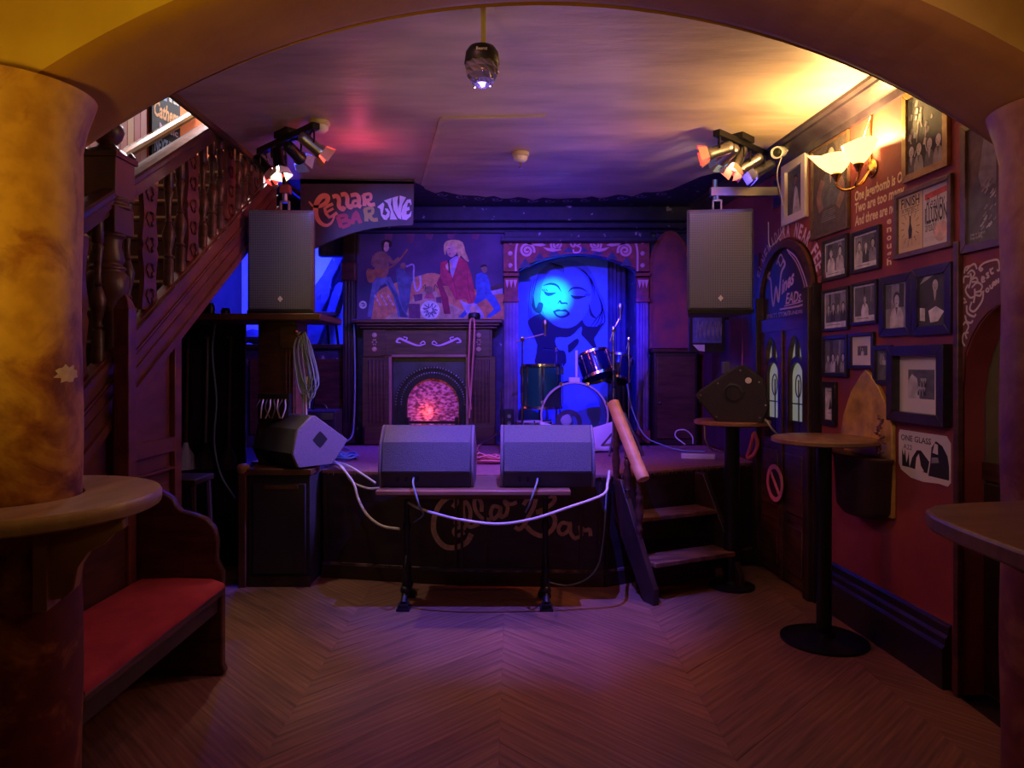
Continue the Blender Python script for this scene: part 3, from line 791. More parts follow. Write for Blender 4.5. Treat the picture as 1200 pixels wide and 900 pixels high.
cf = [(-1.345, 5.42), (-1.345, 5.01), (-0.36, 4.815), (0.62, 4.785), (1.86, 5.415)]
carp = [(-2.0, 5.42)] + cf + [(1.785, 6.55), (-2.0, 6.55)]
obj('carpet', MB().prism(fz(0), carp, SZ - 0.02, SZ), M['carpet'], ST_, bevel=0.006)
fuzz = MB(); r2 = random.Random(3)
for (x0, y0), (x1, y1) in zip(cf[1:-1], cf[2:]):
    L_ = math.hypot(x1 - x0, y1 - y0); k = int(L_ / 0.011)
    for i in range(k):
        q = (i + r2.random()) / k; x, y = x0 + (x1 - x0) * q, y0 + (y1 - y0) * q
        a_ = Vector((x, y + 0.006, SZ - 0.004)); h = r2.uniform(0.02, 0.04); dx = r2.uniform(-0.008, 0.008)
        fuzz.add([a_ + Vector((-0.004, 0, 0)), a_ + Vector((0.004, 0, 0)), a_ + Vector((dx, -r2.uniform(0.008, 0.02), -h))], [(0, 1, 2)])
obj('carpet_fringe', fuzz, M['carpet'], ST_, smooth=0, kind='stuff')


def seg(i):
    (x0, y0), (x1, y1) = front[i], front[i + 1]
    d = Vector((x1 - x0, y1 - y0, 0)); L_ = d.length; d.normalize()
    return Frm((x0, y0, 0), d, (0, 0, 1), (d.y, -d.x, 0)), L_


for i in range(3):
    fr, L_ = seg(i)
    obj('front_panel', MB().prism(fr, [(0, 0), (L_, 0), (L_, SZ - 0.05), (0, SZ - 0.05)], -0.03, 0.0), M['stage_front'], ST_)
    obj('plinth', MB().prism(fr, [(0, 0), (L_, 0), (L_, 0.095), (0, 0.095)], 0.0, 0.018), M['black_wood'], ST_)
    obj('moulding', MB().prism(fr, [(0, 0.095), (L_, 0.095), (L_, 0.112), (0, 0.112)], 0.0, 0.014), M['trim_worn'], ST_)
    for a_ in ((0.01, L_ - 0.03) if i != 1 else (0.01, 0.17, L_ - 0.16, L_ - 0.03)):
        obj('upright_strip', MB().prism(fr, [(a_, 0.11), (a_ + 0.018, 0.11), (a_ + 0.018, SZ - 0.06), (a_, SZ - 0.06)], 0.0, 0.012), M['black_wood'], ST_, bevel=0.002)
obj('side_panel', MB().b2(-1.345, -1.325, 5.03, 5.42, 0, SZ - 0.05).b2(-2.85, -1.345, 5.40, 5.42, 0, SZ - 0.05), M['stage_front'], ST_)
# lettering in hand-painted strokes; pixel plane of the middle panel
k_ = 4.815 / F
fp = Frm((-600 * k_, 4.83 - (-600 * k_ + 0.36) * 0.0306, EYE + HY * k_), (k_, -0.0306 * k_, 0), (0, 0, -k_), (0, -1, 0))
lt = MB().use(M['gilt'])
def cq(x, y): return (500 + x / 6.0, 570 + y / 6.0)          # figures of an enlarged sketch of the lettering
strk = [
    ([(185, 150), (210, 110), (190, 75), (140, 85), (85, 140), (50, 230), (50, 320), (85, 390), (140, 430), (210, 430), (280, 395), (315, 335)], 6.2),
    ([(190, 260), (230, 255), (235, 285), (200, 300), (190, 325), (215, 350), (265, 325)], 4.6),
    ([(255, 305), (300, 240), (305, 165), (275, 110), (255, 150), (265, 230), (300, 285), (370, 265)], 4.6),
    ([(385, 180), (385, 120), (355, 75), (335, 110), (345, 170), (390, 225), (450, 235)], 4.6),
    ([(520, 150), (470, 140), (450, 190), (470, 230), (510, 190), (520, 145), (520, 215), (560, 200)], 4.4),
    ([(555, 210), (570, 150), (545, 105), (590, 125), (635, 110)], 4.4),
    ([(680, 130), (710, 90), (760, 75), (890, 70), (890, 110), (840, 150), (770, 180)], 4.8),
    ([(770, 80), (750, 150), (710, 220), (690, 265), (650, 300), (620, 285)], 4.8),
    ([(770, 180), (860, 185), (900, 220), (890, 290), (820, 345), (750, 325), (700, 280)], 5.4),
    ([(1000, 260), (950, 255), (925, 300), (950, 335), (995, 305), (1005, 250), (1010, 320), (1040, 365)], 4.4),
    ([(1035, 365), (1085, 340), (1075, 280), (1110, 305), (1145, 300), (1150, 345)], 4.4)]
for pts, w in strk: lt.stroke(fp, [cq(*p) for p in pts], w, 0.006, 5)
obj('gold_lettering', lt, None, ST_, smooth=0)

# steps up to the stage
u = Vector((0.905, 0.425, 0)).normalized(); v = Vector((u.y, -u.x, 0))         # u across, v down the steps
o0 = Vector((0.70, 4.84, 0)); wd = 0.70
SP = thing('stage_steps', 'worn dark wooden steps with a pale round handrail leading to the stage', 'steps', (1.1, 4.8, 0))
def sp(a, b, z): return o0 + u * a + v * b + Vector((0, 0, z))
side = [(0.0, 0.72), (0.0, 0.54), (0.42, 0.0), (0.53, 0.0), (0.53, 0.06), (0.06, 0.72)]
side = [(0.01, 0.73), (0.01, 0.50), (0.36, 0.0), (0.47, 0.0), (0.47, 0.10), (0.10, 0.73)]
for a in (0.0, wd):
    fr = Frm(sp(a, 0, 0), v, (0, 0, 1), -u)
    obj('stringer', MB().prism(fr, side, -0.02, 0.02), M['black_wood'], SP, bevel=0.005)
for b, z in ((0.06, 0.50), (0.24, 0.25)):
    fr = Frm(sp(0, 0, z), u, v, (0, 0, 1))
    obj('tread', MB().prism(fr, [(0.022, b - 0.03), (wd - 0.022, b - 0.03), (wd - 0.022, b + 0.19), (0.022, b + 0.19)], -0.03, 0.0), M['step_wood'], SP, bevel=0.006)
    obj('riser', MB().prism(fr, [(0.022, b - 0.03), (wd - 0.022, b - 0.03), (wd - 0.022, b - 0.01), (0.022, b - 0.01)], -0.22, -0.03), M['black_wood'], SP)
def spindle(b, zb, zt):
    h = zt - zb; c = sp(0.0, b, zb)
    return MB().lathe(c, [(r, k * h) for r, k in ((0.018, 0), (0.018, 0.10), (0.025, 0.14), (0.017, 0.17), (0.020, 0.22), (0.030, 0.40), (0.017, 0.52), (0.024, 0.55), (0.024, 0.60), (0.017, 0.64), (0.026, 0.68), (0.018, 0.72), (0.022, 0.85), (0.018, 1.0))], n=10)
for b, zb, zt in ((0.02, 0.62, 1.20), (0.155, 0.62, 1.02), (0.29, 0.38, 0.83)):
    obj('spindle', spindle(b, zb, zt), M['dark_wood'], SP, smooth=50)
obj('handrail', MB().cyl(sp(0.0, -0.02, 1.245), sp(0.0, 0.335, 0.765), 0.042, 0.042, 20), M['pale_wood'], SP, bevel=0.006, label='pale beech round handrail')

# ---------------------------------------------------------------- chimney piece on the back wall
FZ = thing('fireplace', 'dark mahogany fireplace with a round-arched cast iron insert', 'fireplace', (-0.78, 6.65, SZ))
pf = lambda Y: Frm(P(0, 0, Y), (Y / F, 0, 0), (0, 0, -Y / F), (0, -1, 0))
x0, x1 = -1.40, -0.155
top = 1.925
obj('mantel_shelf', MB().b2(x0 - 0.07, x1 + 0.07, 6.52, 6.79, top - 0.035, top).b2(x0 - 0.04, x1 + 0.04, 6.55, 6.79, top - 0.06, top - 0.035).b2(x0 - 0.015, x1 + 0.015, 6.58, 6.79, top - 0.085, top - 0.06), M['dark_wood'], FZ, bevel=0.008)
obj('frieze', MB().b2(x0 + 0.03, x1 - 0.03, 6.63, 6.79, 1.57, top - 0.085).b2(x0 + 0.17, x1 - 0.17, 6.615, 6.63, 1.575, 1.60), M['dark_wood'], FZ, bevel=0.004)
for xa, xb in ((x0, x0 + 0.27), (x1 - 0.27, x1)):
    lg = MB().b2(xa, xb, 6.63, 6.79, SZ, 1.58)
    for k in range(5):
        c = xa + 0.065 + k * 0.035; lg.cyl((c, 6.63, SZ + 0.20), (c, 6.63, 1.55), 0.011, 0.011, 8)
    obj('jamb', lg, M['dark_wood'], FZ, bevel=0.003)
    obj('plinth_block', MB().b2(xa + 0.02, xb - 0.01, 6.60, 6.79, SZ, SZ + 0.17), M['dark_wood'], FZ, bevel=0.006)
    hb = obj('head_block', MB().b2(xa + 0.01, xb - 0.05, 6.615, 6.79, 1.58, top - 0.085), M['dark_wood'], FZ, bevel=0.004)
    c = (xa + xb) / 2 - 0.02
    ro = MB()
    for dz, r in ((0.20, 0.024), (0.07, 0.024)): ro.lathe((c, 6.616, 1.58 + dz), [(r, 0), (r * 0.9, 0.012), (r * 0.4, 0.016), (0.0, 0.018)], 12, ax=(0, -1, 0))
    for k in range(6): ro.lathe((c + 0.018 * cos(k * pi / 3), 6.616, 1.715 + 0.024 * sin(k * pi / 3)), [(0.009, 0), (0.006, 0.008), (0, 0.01)], 6, ax=(0, -1, 0))
    obj('rosette', ro, M['sand'], hb, label='pale carved flower roundels')
gl = MB(); fr = fy(6.628)
for s_ in (-1, 1):
    cx = -0.78
    gl.stroke(fr, [(cx + s_ * 0.03, 1.70), (cx + s_ * 0.10, 1.685), (cx + s_ * 0.20, 1.72), (cx + s_ * 0.27, 1.75), (cx + s_ * 0.30, 1.72), (cx + s_ * 0.26, 1.71)], 0.016, 0.0, 5, taper=(0.5, 1.3), thick=0.006)
    gl.stroke(fr, [(cx + s_ * 0.08, 1.70), (cx + s_ * 0.05, 1.725), (cx + s_ * 0.03, 1.705)], 0.01, 0.0, 4, thick=0.005)
    gl.stroke(fr, [(cx + s_ * 0.22, 1.725), (cx + s_ * 0.20, 1.755), (cx + s_ * 0.235, 1.765)], 0.01, 0.0, 4, thick=0.005)
obj('carved_garland', gl, M['letter_lilac'], FZ)
# cast insert with arch
ix0, ix1 = x0 + 0.27, x1 - 0.27; cx = (ix0 + ix1) / 2 + 0.03; zb = SZ + 0.16; ra = 0.235
def archpts(r, base, n_=18, zc=None): 
    zc = zc if zc is not None else 1.13
    return [(cx - r, base)] + [(cx - r * cos(pi * k / n_), zc + r * sin(pi * k / n_)) for k in range(n_ + 1)] + [(cx + r, base)]
fr = fy(6.70)
pl = [(ix0, SZ), (ix0, 1.575), (ix1, 1.575), (ix1, SZ), (cx + 0.36, SZ)] + archpts(0.36, SZ)[::-1] + [(cx - 0.36, SZ)]
obj('insert_plate', MB().prism(fr, pl, -0.03, 0.0), mat('blue black cast plate', (0.04, 0.04, 0.07), (0.025, 0.025, 0.04), scale=12, rough=0.35), FZ)
for r0, r1, d0, d1 in ((0.36, 0.335, -0.03, 0.022), (0.335, 0.265, -0.03, 0.004), (0.265, 0.245, -0.03, 0.016)):
    A, B = archpts(r0, SZ), archpts(r1, SZ)
    mb = MB()
    for k in range(len(A) - 1):
        mb.prism(fr, [A[k], A[k + 1], B[k + 1], B[k]], d0, d1)
    obj('arch_moulding', mb, M['iron'], FZ, smooth=20)
bd = MB()
for k in range(40):
    th = pi * k / 39
    for rr in (0.349, 0.30):
        bd.lathe((cx - rr * cos(th), 6.70 - (0.022 if rr > 0.33 else 0.004), 1.13 + rr * sin(th)), [(0.008, 0), (0.006, 0.006), (0, 0.008)], 6, ax=(0, -1, 0))
obj('beading', bd, M['steel'], FZ, kind='stuff')
M['glitter'] = mat('pink foil fire paper', (0.95, 0.42, 0.45), (0.10, 0.01, 0.05), scale=34, rough=0.5, bump=1.0, bscale=60, lo=0.40, hi=0.62, c3=(0.75, 0.16, 0.22), stretch=(0.8, 1, 1.5), detail=10, emit=(0.9, 0.10, 0.08), estr=0.07)  # faint emission makes the paper and coals glow
gp = archpts(0.245, SZ + 0.1)
obj('fire_paper', MB().prism(fr, gp, -0.045, -0.03), M['glitter'], FZ, label='crumpled pink fire paper filling the hearth')
gb = MB()
for k in range(4): gb.b2(cx - 0.23, cx + 0.23, 6.60, 6.612, SZ + 0.03 + k * 0.055, SZ + 0.055 + k * 0.055)
for s_ in (-1, 1): gb.b2(cx + s_ * 0.225 - 0.012, cx + s_ * 0.225 + 0.012, 6.595, 6.72, SZ, SZ + 0.25)
gro = obj('grate', gb, M['iron'], FZ, bevel=0.003)
co = MB(); r3 = random.Random(5)
for k in range(26):
    c = Vector((cx + r3.uniform(-0.19, 0.19), 6.645 + r3.uniform(-0.02, 0.02), SZ + 0.05 + r3.uniform(0, 0.17)))
    co.lathe(c - Vector((0, 0, 0.02)), [(0.012, 0), (0.026, 0.012), (0.022, 0.03), (0.006, 0.042)], 6)
obj('coals', co, M['glitter'], gro, kind='stuff', label='glowing pinkish coals in the grate')

lamp('POINT', 'hearth_fill', (cx - 0.06, 6.66, SZ + 0.30), (1.0, 0.25, 0.05), 0.5, size=0.0)  # added orange point tinting the fire paper, no lamp stands here
im = MB()
for q_ in ((ix0 - 0.022, ix0 + 0.006, SZ + 0.17, 1.60), (ix1 - 0.006, ix1 + 0.022, SZ + 0.17, 1.60), (ix0 - 0.022, ix1 + 0.022, 1.575, 1.60)): im.b2(q_[0], q_[1], 6.612, 6.64, q_[2], q_[3])
obj('inner_moulding', im, mat('lit tone moulding', (0.40, 0.19, 0.15), (0.25, 0.10, 0.09), scale=8, rough=0.4), FZ, bevel=0.004)  # light catching these strips is put into their paler wood
# small black bowl on the mantel
t = obj('bowl', MB().lathe((-0.355, 6.66, top), [(0.04, 0.0), (0.055, 0.012), (0.06, 0.04), (0.052, 0.065), (0.03, 0.07), (0.0, 0.071)], 16), M['black'], smooth=50)
tag(t, 'small round black pot standing on the mantel shelf', 'pot')

# ---------------------------------------------------------------- mural over the mantel, painted figures of a band
MU = MB(); fm = pf(6.795)
def mc(x, y): return (420 + x / 6.667, 260 + y / 6.667)
def mp_(m, pts, d, sm=0):
    q = [mc(*p) for p in pts]
    if sm:
        v3 = [Vector((a, b, 0)) for a, b in q]; v3 = catmull(v3 + [v3[0]], sm)[:-1]; q = [(p.x, p.y) for p in v3]
    MU.use(M[m]).poly(fm, q, d)
def ms_(m, pts, w, d, **k): MU.use(M[m]).stroke(fm, [mc(*p) for p in pts], w / 6.667, d, 4, **k)
M['mural_bg'] = mat('mural ground paint', (0.10, 0.05, 0.15), (0.035, 0.025, 0.08), scale=3, rough=0.7, bump=0.1)
mp_('mural_bg', [(-10, -90), (1130, -90), (1130, 770), (-10, 770)], 0.001)
mp_('glow', [(100, 770), (110, 640), (160, 540), (280, 480), (480, 420), (560, 400), (660, 420), (1000, 560), (1130, 560), (1130, 770)], 0.0016, 4)
mp_('sand', [(180, 770), (390, 640), (450, 560), (600, 540), (640, 600), (760, 660), (900, 770)], 0.0019, 4)
for x, y in ((235, 60), (405, 70), (555, 40), (725, 40), (915, 40)): mp_('mauve', [(x - 25, y + 90), (x - 30, y + 20), (x, y - 30), (x + 32, y + 20), (x + 20, y + 95)], 0.0022, 3)
# guitarist
mp_('denim', [(110, 480), (90, 600), (70, 740), (105, 745), (125, 610), (170, 500), (215, 480), (270, 570), (300, 690), (310, 745), (400, 750), (350, 680), (310, 560), (250, 430), (150, 430)], 0.003)
mp_('denim_d', [(220, 450), (300, 560), (340, 680), (385, 745), (330, 745), (290, 600), (230, 490)], 0.0035)
mp_('flesh_d', [(125, 250), (175, 230), (225, 250), (240, 340), (220, 430), (150, 430), (125, 340)], 0.0032, 3)
mp_('hair', [(180, 200), (180, 160), (215, 138), (255, 150), (262, 185), (240, 200), (235, 160), (205, 165), (195, 235)], 0.0042, 3)
mp_('flesh', [(188, 180), (205, 158), (236, 165), (242, 200), (225, 230), (205, 225)], 0.0038, 3)
mp_('guitar', [(60, 400), (75, 365), (120, 375), (150, 355), (200, 370), (190, 420), (140, 440), (110, 475), (75, 465)], 0.0044, 4)
ms_('guitar', [(180, 385), (290, 330), (385, 215)], 13, 0.0046)
ms_('flesh_d', [(130, 265), (120, 330), (170, 345), (215, 360)], 36, 0.0045)
ms_('flesh_d', [(230, 270), (270, 320), (320, 285)], 30, 0.0048)
# saxophonist
mp_('suit', [(290, 370), (340, 355), (390, 420), (430, 450), (415, 480), (400, 620), (370, 720), (330, 640), (310, 520)], 0.0028, 3)
mp_('flesh_d', [(325, 335), (350, 318), (372, 335), (365, 365), (338, 368)], 0.0033, 3)
ms_('lilac', [(375, 350), (430, 335), (432, 420), (440, 500), (460, 540), (485, 500), (482, 420)], 13, 0.0036)
# drum set with a plain round-headed drummer
mp_('flesh_d', [(520, 530), (535, 505), (570, 505), (585, 530), (575, 560), (530, 560)], 0.0036, 3)
mp_('rose', [(510, 600), (530, 560), (580, 560), (600, 600)], 0.0034)
ms_('umber', [(500, 520), (525, 490), (520, 545)], 6, 0.0034); ms_('umber', [(590, 545), (600, 490), (620, 520)], 6, 0.0034)
for cx_, cy_, r_ in ((560, 690, 75),):
    MU.use(M['g5']).disc(fm, *mc(cx_, cy_), r_ / 6.667, 0.004, 20)
    for k in range(9):
        a_ = k * 1.7; ms_('denim_d', [(cx_ + 60 * cos(a_), cy_ + 60 * sin(a_)), (cx_ + 20 * cos(a_ + .6), cy_ + 20 * sin(a_ + .6)), (cx_ + 52 * cos(a_ + 1.1), cy_ + 52 * sin(a_ + 1.1))], 6, 0.0044)
mp_('mauve', [(430, 570), (500, 560), (500, 610), (440, 625)], 0.0037); mp_('mauve', [(605, 590), (645, 585), (650, 635), (610, 630)], 0.0037)
mp_('mauve', [(390, 640), (480, 640), (485, 755), (395, 755)], 0.0035)
# singer in a red jacket
mp_('lilac', [(700, 310), (760, 270), (800, 290), (790, 420), (740, 450), (705, 400)], 0.0040, 3)
mp_('jacket', [(640, 320), (690, 300), (735, 440), (790, 270), (850, 320), (885, 420), (915, 590), (900, 640), (860, 650), (840, 600), (760, 610), (700, 500), (660, 480), (640, 420)], 0.0046)
mp_('jacket_d', [(640, 420), (700, 500), (660, 500), (700, 590), (720, 720), (670, 720), (640, 560), (610, 480)], 0.0043)
ms_('jacket_d', [(735, 440), (760, 520), (770, 600)], 7, 0.005); ms_('jacket_d', [(850, 400), (860, 520), (885, 630)], 7, 0.005)
mp_('lilac', [(790, 610), (860, 640), (920, 640), (975, 720), (975, 755), (880, 755), (840, 700)], 0.0047, 3)
mp_('flesh', [(690, 190), (715, 175), (765, 190), (770, 240), (735, 275), (705, 265), (690, 230)], 0.0052, 3)
mp_('blonde', [(668, 180), (690, 150), (755, 140), (815, 160), (835, 230), (865, 310), (835, 300), (800, 260), (790, 285), (770, 240), (755, 190), (720, 175), (695, 200), (680, 260), (668, 230)], 0.0056, 2)
ms_('hair', [(700, 210), (720, 208)], 5, 0.006); ms_('rose', [(703, 252), (722, 250)], 7, 0.006)
mp_('flesh', [(680, 340), (715, 310), (735, 340), (720, 380), (690, 370)], 0.0054, 3)
ms_('ink', [(705, 300), (712, 400)], 11, 0.0058)
mp_('flesh', [(870, 650), (910, 660), (930, 700), (900, 740), (875, 700)], 0.0054, 3)
# piano player in a blue suit
mp_('suit_blue', [(920, 410), (965, 395), (1010, 420), (1040, 530), (1110, 660), (1115, 690), (1030, 750), (990, 750), (1060, 680), (1000, 600), (930, 640), (820, 750), (780, 745), (900, 620), (925, 560), (915, 480)], 0.0042)
mp_('flesh_d', [(955, 360), (975, 340), (1000, 350), (1005, 385), (980, 400)], 0.0046, 3)
mp_('hair', [(950, 362), (960, 340), (990, 332), (1008, 352), (985, 350)], 0.005, 2)
mp_('lilac', [(1035, 540), (1125, 520), (1128, 560), (1050, 570)], 0.0046)
mp_('umber', [(1030, 510), (1080, 490), (1128, 480), (1128, 520), (1040, 540)], 0.0045)
# painted scrawl and a white badge
for k in range(9):
    x = 125 + k * 17; y = 590 + (k % 3) * 30
    ms_('letter_lilac', [(x, y), (x + 6, y - 22), (x + 10, y + 5), (x + 18, y - 10)], 4, 0.0042)
MU.use(M['g5']).disc(fm, *mc(36, 648), 4.6, 0.005, 18); MU.use(M['ink']).stroke(fm, [mc(25, 640), mc(40, 636), mc(48, 655), mc(30, 660)], 1.0, 0.006, 3)
o = obj('band_mural', MU, None, None, smooth=0)
tag(o, 'painted mural of a band with a singer in red over the fireplace', 'mural')

# ---------------------------------------------------------------- painted surround of the alcove behind the drums
AL = thing('alcove_surround', 'red painted alcove surround with scrolls, pegs and fluted columns', 'surround', (0.62, 6.75, SZ))
fa = pf(6.74)
def ac(x, y): return (570 + x / 5.0, 220 + y / 5.0)
hd = [(100, 275), (955, 275), (955, 490), (880, 490)]
arc_ = [(880 - 695 * k / 14, 478 - 92 * sin(pi * k / 14) ** 0.8) for k in range(15)]
hd = [ac(*p) for p in hd] + [ac(*p) for p in arc_] + [ac(185, 490), ac(100, 490)]
obj('header_board', MB().prism(fa, hd, -0.055, 0.0), M['wood_red'], AL)
obj('hood', MB().b2(-0.10, 1.34, 6.62, 6.79, 2.66, 2.70).b2(-0.07, 1.31, 6.66, 6.79, 2.70, 2.76), M['paint_navy'], AL, bevel=0.006)
sc = MB()
def spiral(cx_, cy_, r, turns, w, ph, flip=1):
    n_ = 26; pts = []
    for k in range(n_):
        t_ = k / (n_ - 1); a_ = ph + flip * turns * 2 * pi * t_; pts.append(ac(cx_ + r * (1 - t_ * 0.9) * cos(a_), cy_ + r * (1 - t_ * 0.9) * sin(a_)))
    sc.use(M['rose_pale']).stroke(fa, pts, w / 5, 0.002, 2)
M['rose_pale'] = plain('pale rose scroll paint', (0.72, 0.36, 0.46), 0.7)
spiral(238, 368, 44, 2.0, 14, 0.3, -1); spiral(412, 332, 36, 2.0, 12, 2.4, 1); spiral(638, 332, 36, 2.0, 12, 0.7, -1); spiral(812, 368, 44, 2.0, 14, 2.8, 1)
for pts in ([(172, 490), (172, 380), (185, 320), (215, 298)], [(885, 490), (885, 380), (872, 320), (842, 298)]): sc.stroke(fa, [ac(*p) for p in pts], 2.4, 0.002, 5)
for s_ in (0, 1):
    f_ = lambda p: ac(p[0] if not s_ else 1052 - p[0], p[1])
    sc.poly(fa, [f_(p) for p in ((225, 318), (290, 308), (350, 335), (320, 345), (300, 342), (240, 332))], 0.002)
    sc.poly(fa, [f_(p) for p in ((330, 348), (380, 356), (430, 352), (440, 366), (390, 376), (355, 368))], 0.002)
# initials at the crown
sc.stroke(fa, [ac(*p) for p in ((530, 305), (508, 300), (492, 320), (505, 345), (528, 335))], 1.8, 0.002, 5)
sc.stroke(fa, [ac(*p) for p in ((512, 350), (520, 325), (545, 312), (550, 328), (530, 342), (552, 350), (545, 375), (515, 380), (508, 360))], 1.8, 0.0024, 5)
sc.use(M['denim_d'])
for k in range(8):
    x = 225 + k * 85; yb = 478 - 92 * max(0, sin(pi * (880 - x) / 695)) ** 0.8
    if 480 < x < 560: continue
    sc.poly(fa, [ac(x - 36, yb + (12 if x < 500 else -12) * 0 + abs(x - 527) / 12 - 12), ac(x + 2, yb - 42), ac(x + 38, yb + abs(x - 527) / 12 - 14)], 0.0012)
obj('scroll_painting', sc, None, AL, smooth=0)
for x_ in (140, 915):
    for y_ in (318, 386, 456):
        a_, b_ = ac(x_, y_); p = fa(a_, b_)
        obj('peg', MB().lathe(p, [(0.022, 0), (0.022, 0.012), (0.014, 0.02), (0, 0.022)], 14, ax=(0, -1, 0)), M['rose_pale'], AL)
for xa, xb in ((-0.075, 0.06), (1.185, 1.30)):
    zt = 2.40
    cpo = obj('capital', MB().b2(xa, xb, 6.715, 6.79, 2.13, 2.33).b2(xa - 0.008, xb + 0.008, 6.705, 6.79, 2.345, 2.375).b2(xa - 0.008, xb + 0.008, 6.705, 6.79, 2.10, 2.13), M['wood_red'], AL, bevel=0.003)
    tr = MB()
    for k in range(3):
        c = xa + (xb - xa) * (0.22 + 0.28 * k)
        tr.prism(fy(6.715), [(c - 0.018, 2.31), (c + 0.018, 2.31), (c, 2.23)], 0, 0.008)
    obj('tooth_carving', tr, M['rose_pale'], cpo)
    pc = MB().b2(xa, xb, 6.73, 6.79, SZ, 2.10)
    for k in range(4):
        c = xa + (xb - xa) * (0.14 + 0.24 * k); pc.cyl((c, 6.73, SZ + 0.12), (c, 6.73, 2.09), 0.011, 0.011, 8)
    obj('fluted_column', pc, M['mauve_grey'] if 'mauve_grey' in M else M.setdefault('mauve_grey', mat('mauve painted flutes', (0.24, 0.14, 0.22), (0.15, 0.08, 0.15), scale=8, rough=0.5)), AL, bevel=0.002)
    obj('plinth_block', MB().b2(xa - 0.012, xb + 0.012, 6.71, 6.79, SZ, SZ + 0.12), M['wood_red'], AL, bevel=0.003)

# pop-art portrait painted on the alcove boards: a generic face with long hair, the stage blue put into its colours
PO = thing('portrait_panel', 'blue-lit pop art portrait of a long-haired woman behind the drums', 'painting', (0.55, 7.32, SZ))
obj('board', MB().b2(0.058, 1.09, 7.318, 7.338, SZ, 2.62), M['pop_light'], PO)
po = MB(); fq = pf(7.317)
def pc_(x, y): return (600 + x / 6.43, 280 + y / 6.43)
def pp(m, pts, d, sm=4):
    v3 = [Vector((*pc_(*p), 0)) for p in pts]
    if sm: v3 = catmull(v3 + [v3[0]], sm)[:-1]
    po.use(M[m]).poly(fq, [(p.x, p.y) for p in v3], d)
def ps(m, pts, w, d, taper=None): po.use(M[m]).stroke(fq, [pc_(*p) for p in pts], w / 6.43, d, 5, taper)
# hair, shadows, face
pp('pop_mid', [(330, 175), (430, 160), (540, 190), (610, 270), (650, 380), (700, 480), (710, 590), (670, 690), (560, 700), (300, 720), (170, 760), (120, 690), (140, 560), (150, 420), (190, 280), (250, 205)], 0.0006)
pp('pop_light', [(300, 230), (400, 200), (500, 230), (570, 320), (600, 430), (560, 560), (480, 650), (400, 672), (310, 640), (240, 560), (215, 440), (240, 310)], 0.0012)
pp('pop_dark', [(215, 560), (270, 610), (330, 655), (400, 672), (480, 652), (530, 610), (525, 690), (440, 740), (330, 745), (345, 830), (400, 850), (390, 960), (180, 960), (190, 800), (120, 640), (150, 590)], 0.0010, 3)
pp('pop_dark', [(530, 610), (560, 655), (640, 660), (690, 630), (640, 720), (620, 760), (650, 860), (560, 760), (520, 710)], 0.0011, 3)
pp('pop_light', [(330, 745), (440, 735), (520, 660), (520, 715), (470, 790), (360, 830), (335, 800)], 0.0014, 3)
pp('pop_dark', [(420, 800), (490, 750), (500, 790), (430, 860)], 0.0016, 3)
pp('pop_dark', [(160, 420), (180, 520), (200, 480), (235, 490), (215, 560), (170, 545), (150, 500)], 0.0016, 3)
pp('pop_dark', [(575, 470), (605, 560), (640, 600), (590, 575)], 0.0016, 3)
for q in range(6): ps('pop_dark', [(250 + q * 18, 195 + q * 2), (300 + q * 16, 180 + q * 6), (330 + q * 12, 225 + q * 8)], 5, 0.0017, (0.3, 1.3))
for q in range(5): ps('pop_dark', [(490 + q * 22, 210 + q * 14), (560 + q * 14, 260 + q * 22), (595 + q * 6, 330 + q * 26)], 5, 0.0017, (0.3, 1.3))
for q in range(4): ps('pop_dark', [(620 + q * 8, 350 + q * 20), (670 + q * 4, 480 + q * 15), (700 - q * 26, 620), (640 - q * 20, 680)], 6, 0.0017, (0.3, 1.4))
for q in range(3): ps('pop_dark', [(200 - q * 26, 260 + q * 30), (160 - q * 14, 420), (135 - q * 6, 620)], 5, 0.0017, (0.3, 1.3))
# brows, closed lids, nose, mouth
ps('pop_dark', [(232, 352), (290, 338), (340, 352), (372, 400)], 13, 0.0019, (0.2, 1.2))
ps('pop_dark', [(425, 400), (455, 372), (520, 372), (575, 405)], 13, 0.0019, (0.2, 1.2))
ps('pop_dark', [(240, 395), (275, 418), (335, 405)], 20, 0.0020, (0.1, 1.3)); ps('pop_dark', [(440, 424), (485, 442), (560, 432)], 20, 0.0020, (0.1, 1.3))
for x in (238, 252, 268): ps('pop_dark', [(x, 395), (x - 12, 378)], 6, 0.0021)
for x in (548, 562, 576): ps('pop_dark', [(x, 430), (x + 14, 412)], 6, 0.0021)
ps('pop_dark', [(345, 488), (362, 466), (372, 484), (410, 484), (415, 496)], 11, 0.0019, (0.4, 1.2))
pp('pop_dark', [(308, 545), (345, 530), (375, 534), (405, 530), (437, 565), (405, 590), (365, 596), (330, 580)], 0.0019, 4)
pp('pop_light', [(328, 552), (365, 545), (415, 556), (400, 574), (365, 580), (340, 570)], 0.0023, 4)
obj('face_painting', po, None, PO, smooth=0)
# dark curtain beside it
cu = MB(); rgs = []
for k in range(15):
    x = 0.985 + k * 0.0135; rgs.append((x, 7.27 + 0.018 * sin(k * 1.9)))
vs = []; 
for z in (SZ, 2.66): vs += [(x, y_, z) for x, y_ in rgs] + [(x, y_ + 0.012, z) for x, y_ in rgs[::-1]]
m = len(rgs) * 2
cu.add(vs, [(i, (i + 1) % m, (i + 1) % m + m, i + m) for i in range(m)])
o = obj('curtain', cu, mat('dark blue curtain', (0.10, 0.10, 0.22), (0.05, 0.05, 0.13), scale=5, rough=0.9), smooth=60)
tag(o, 'narrow dark curtain at the right of the blue portrait', 'curtain')

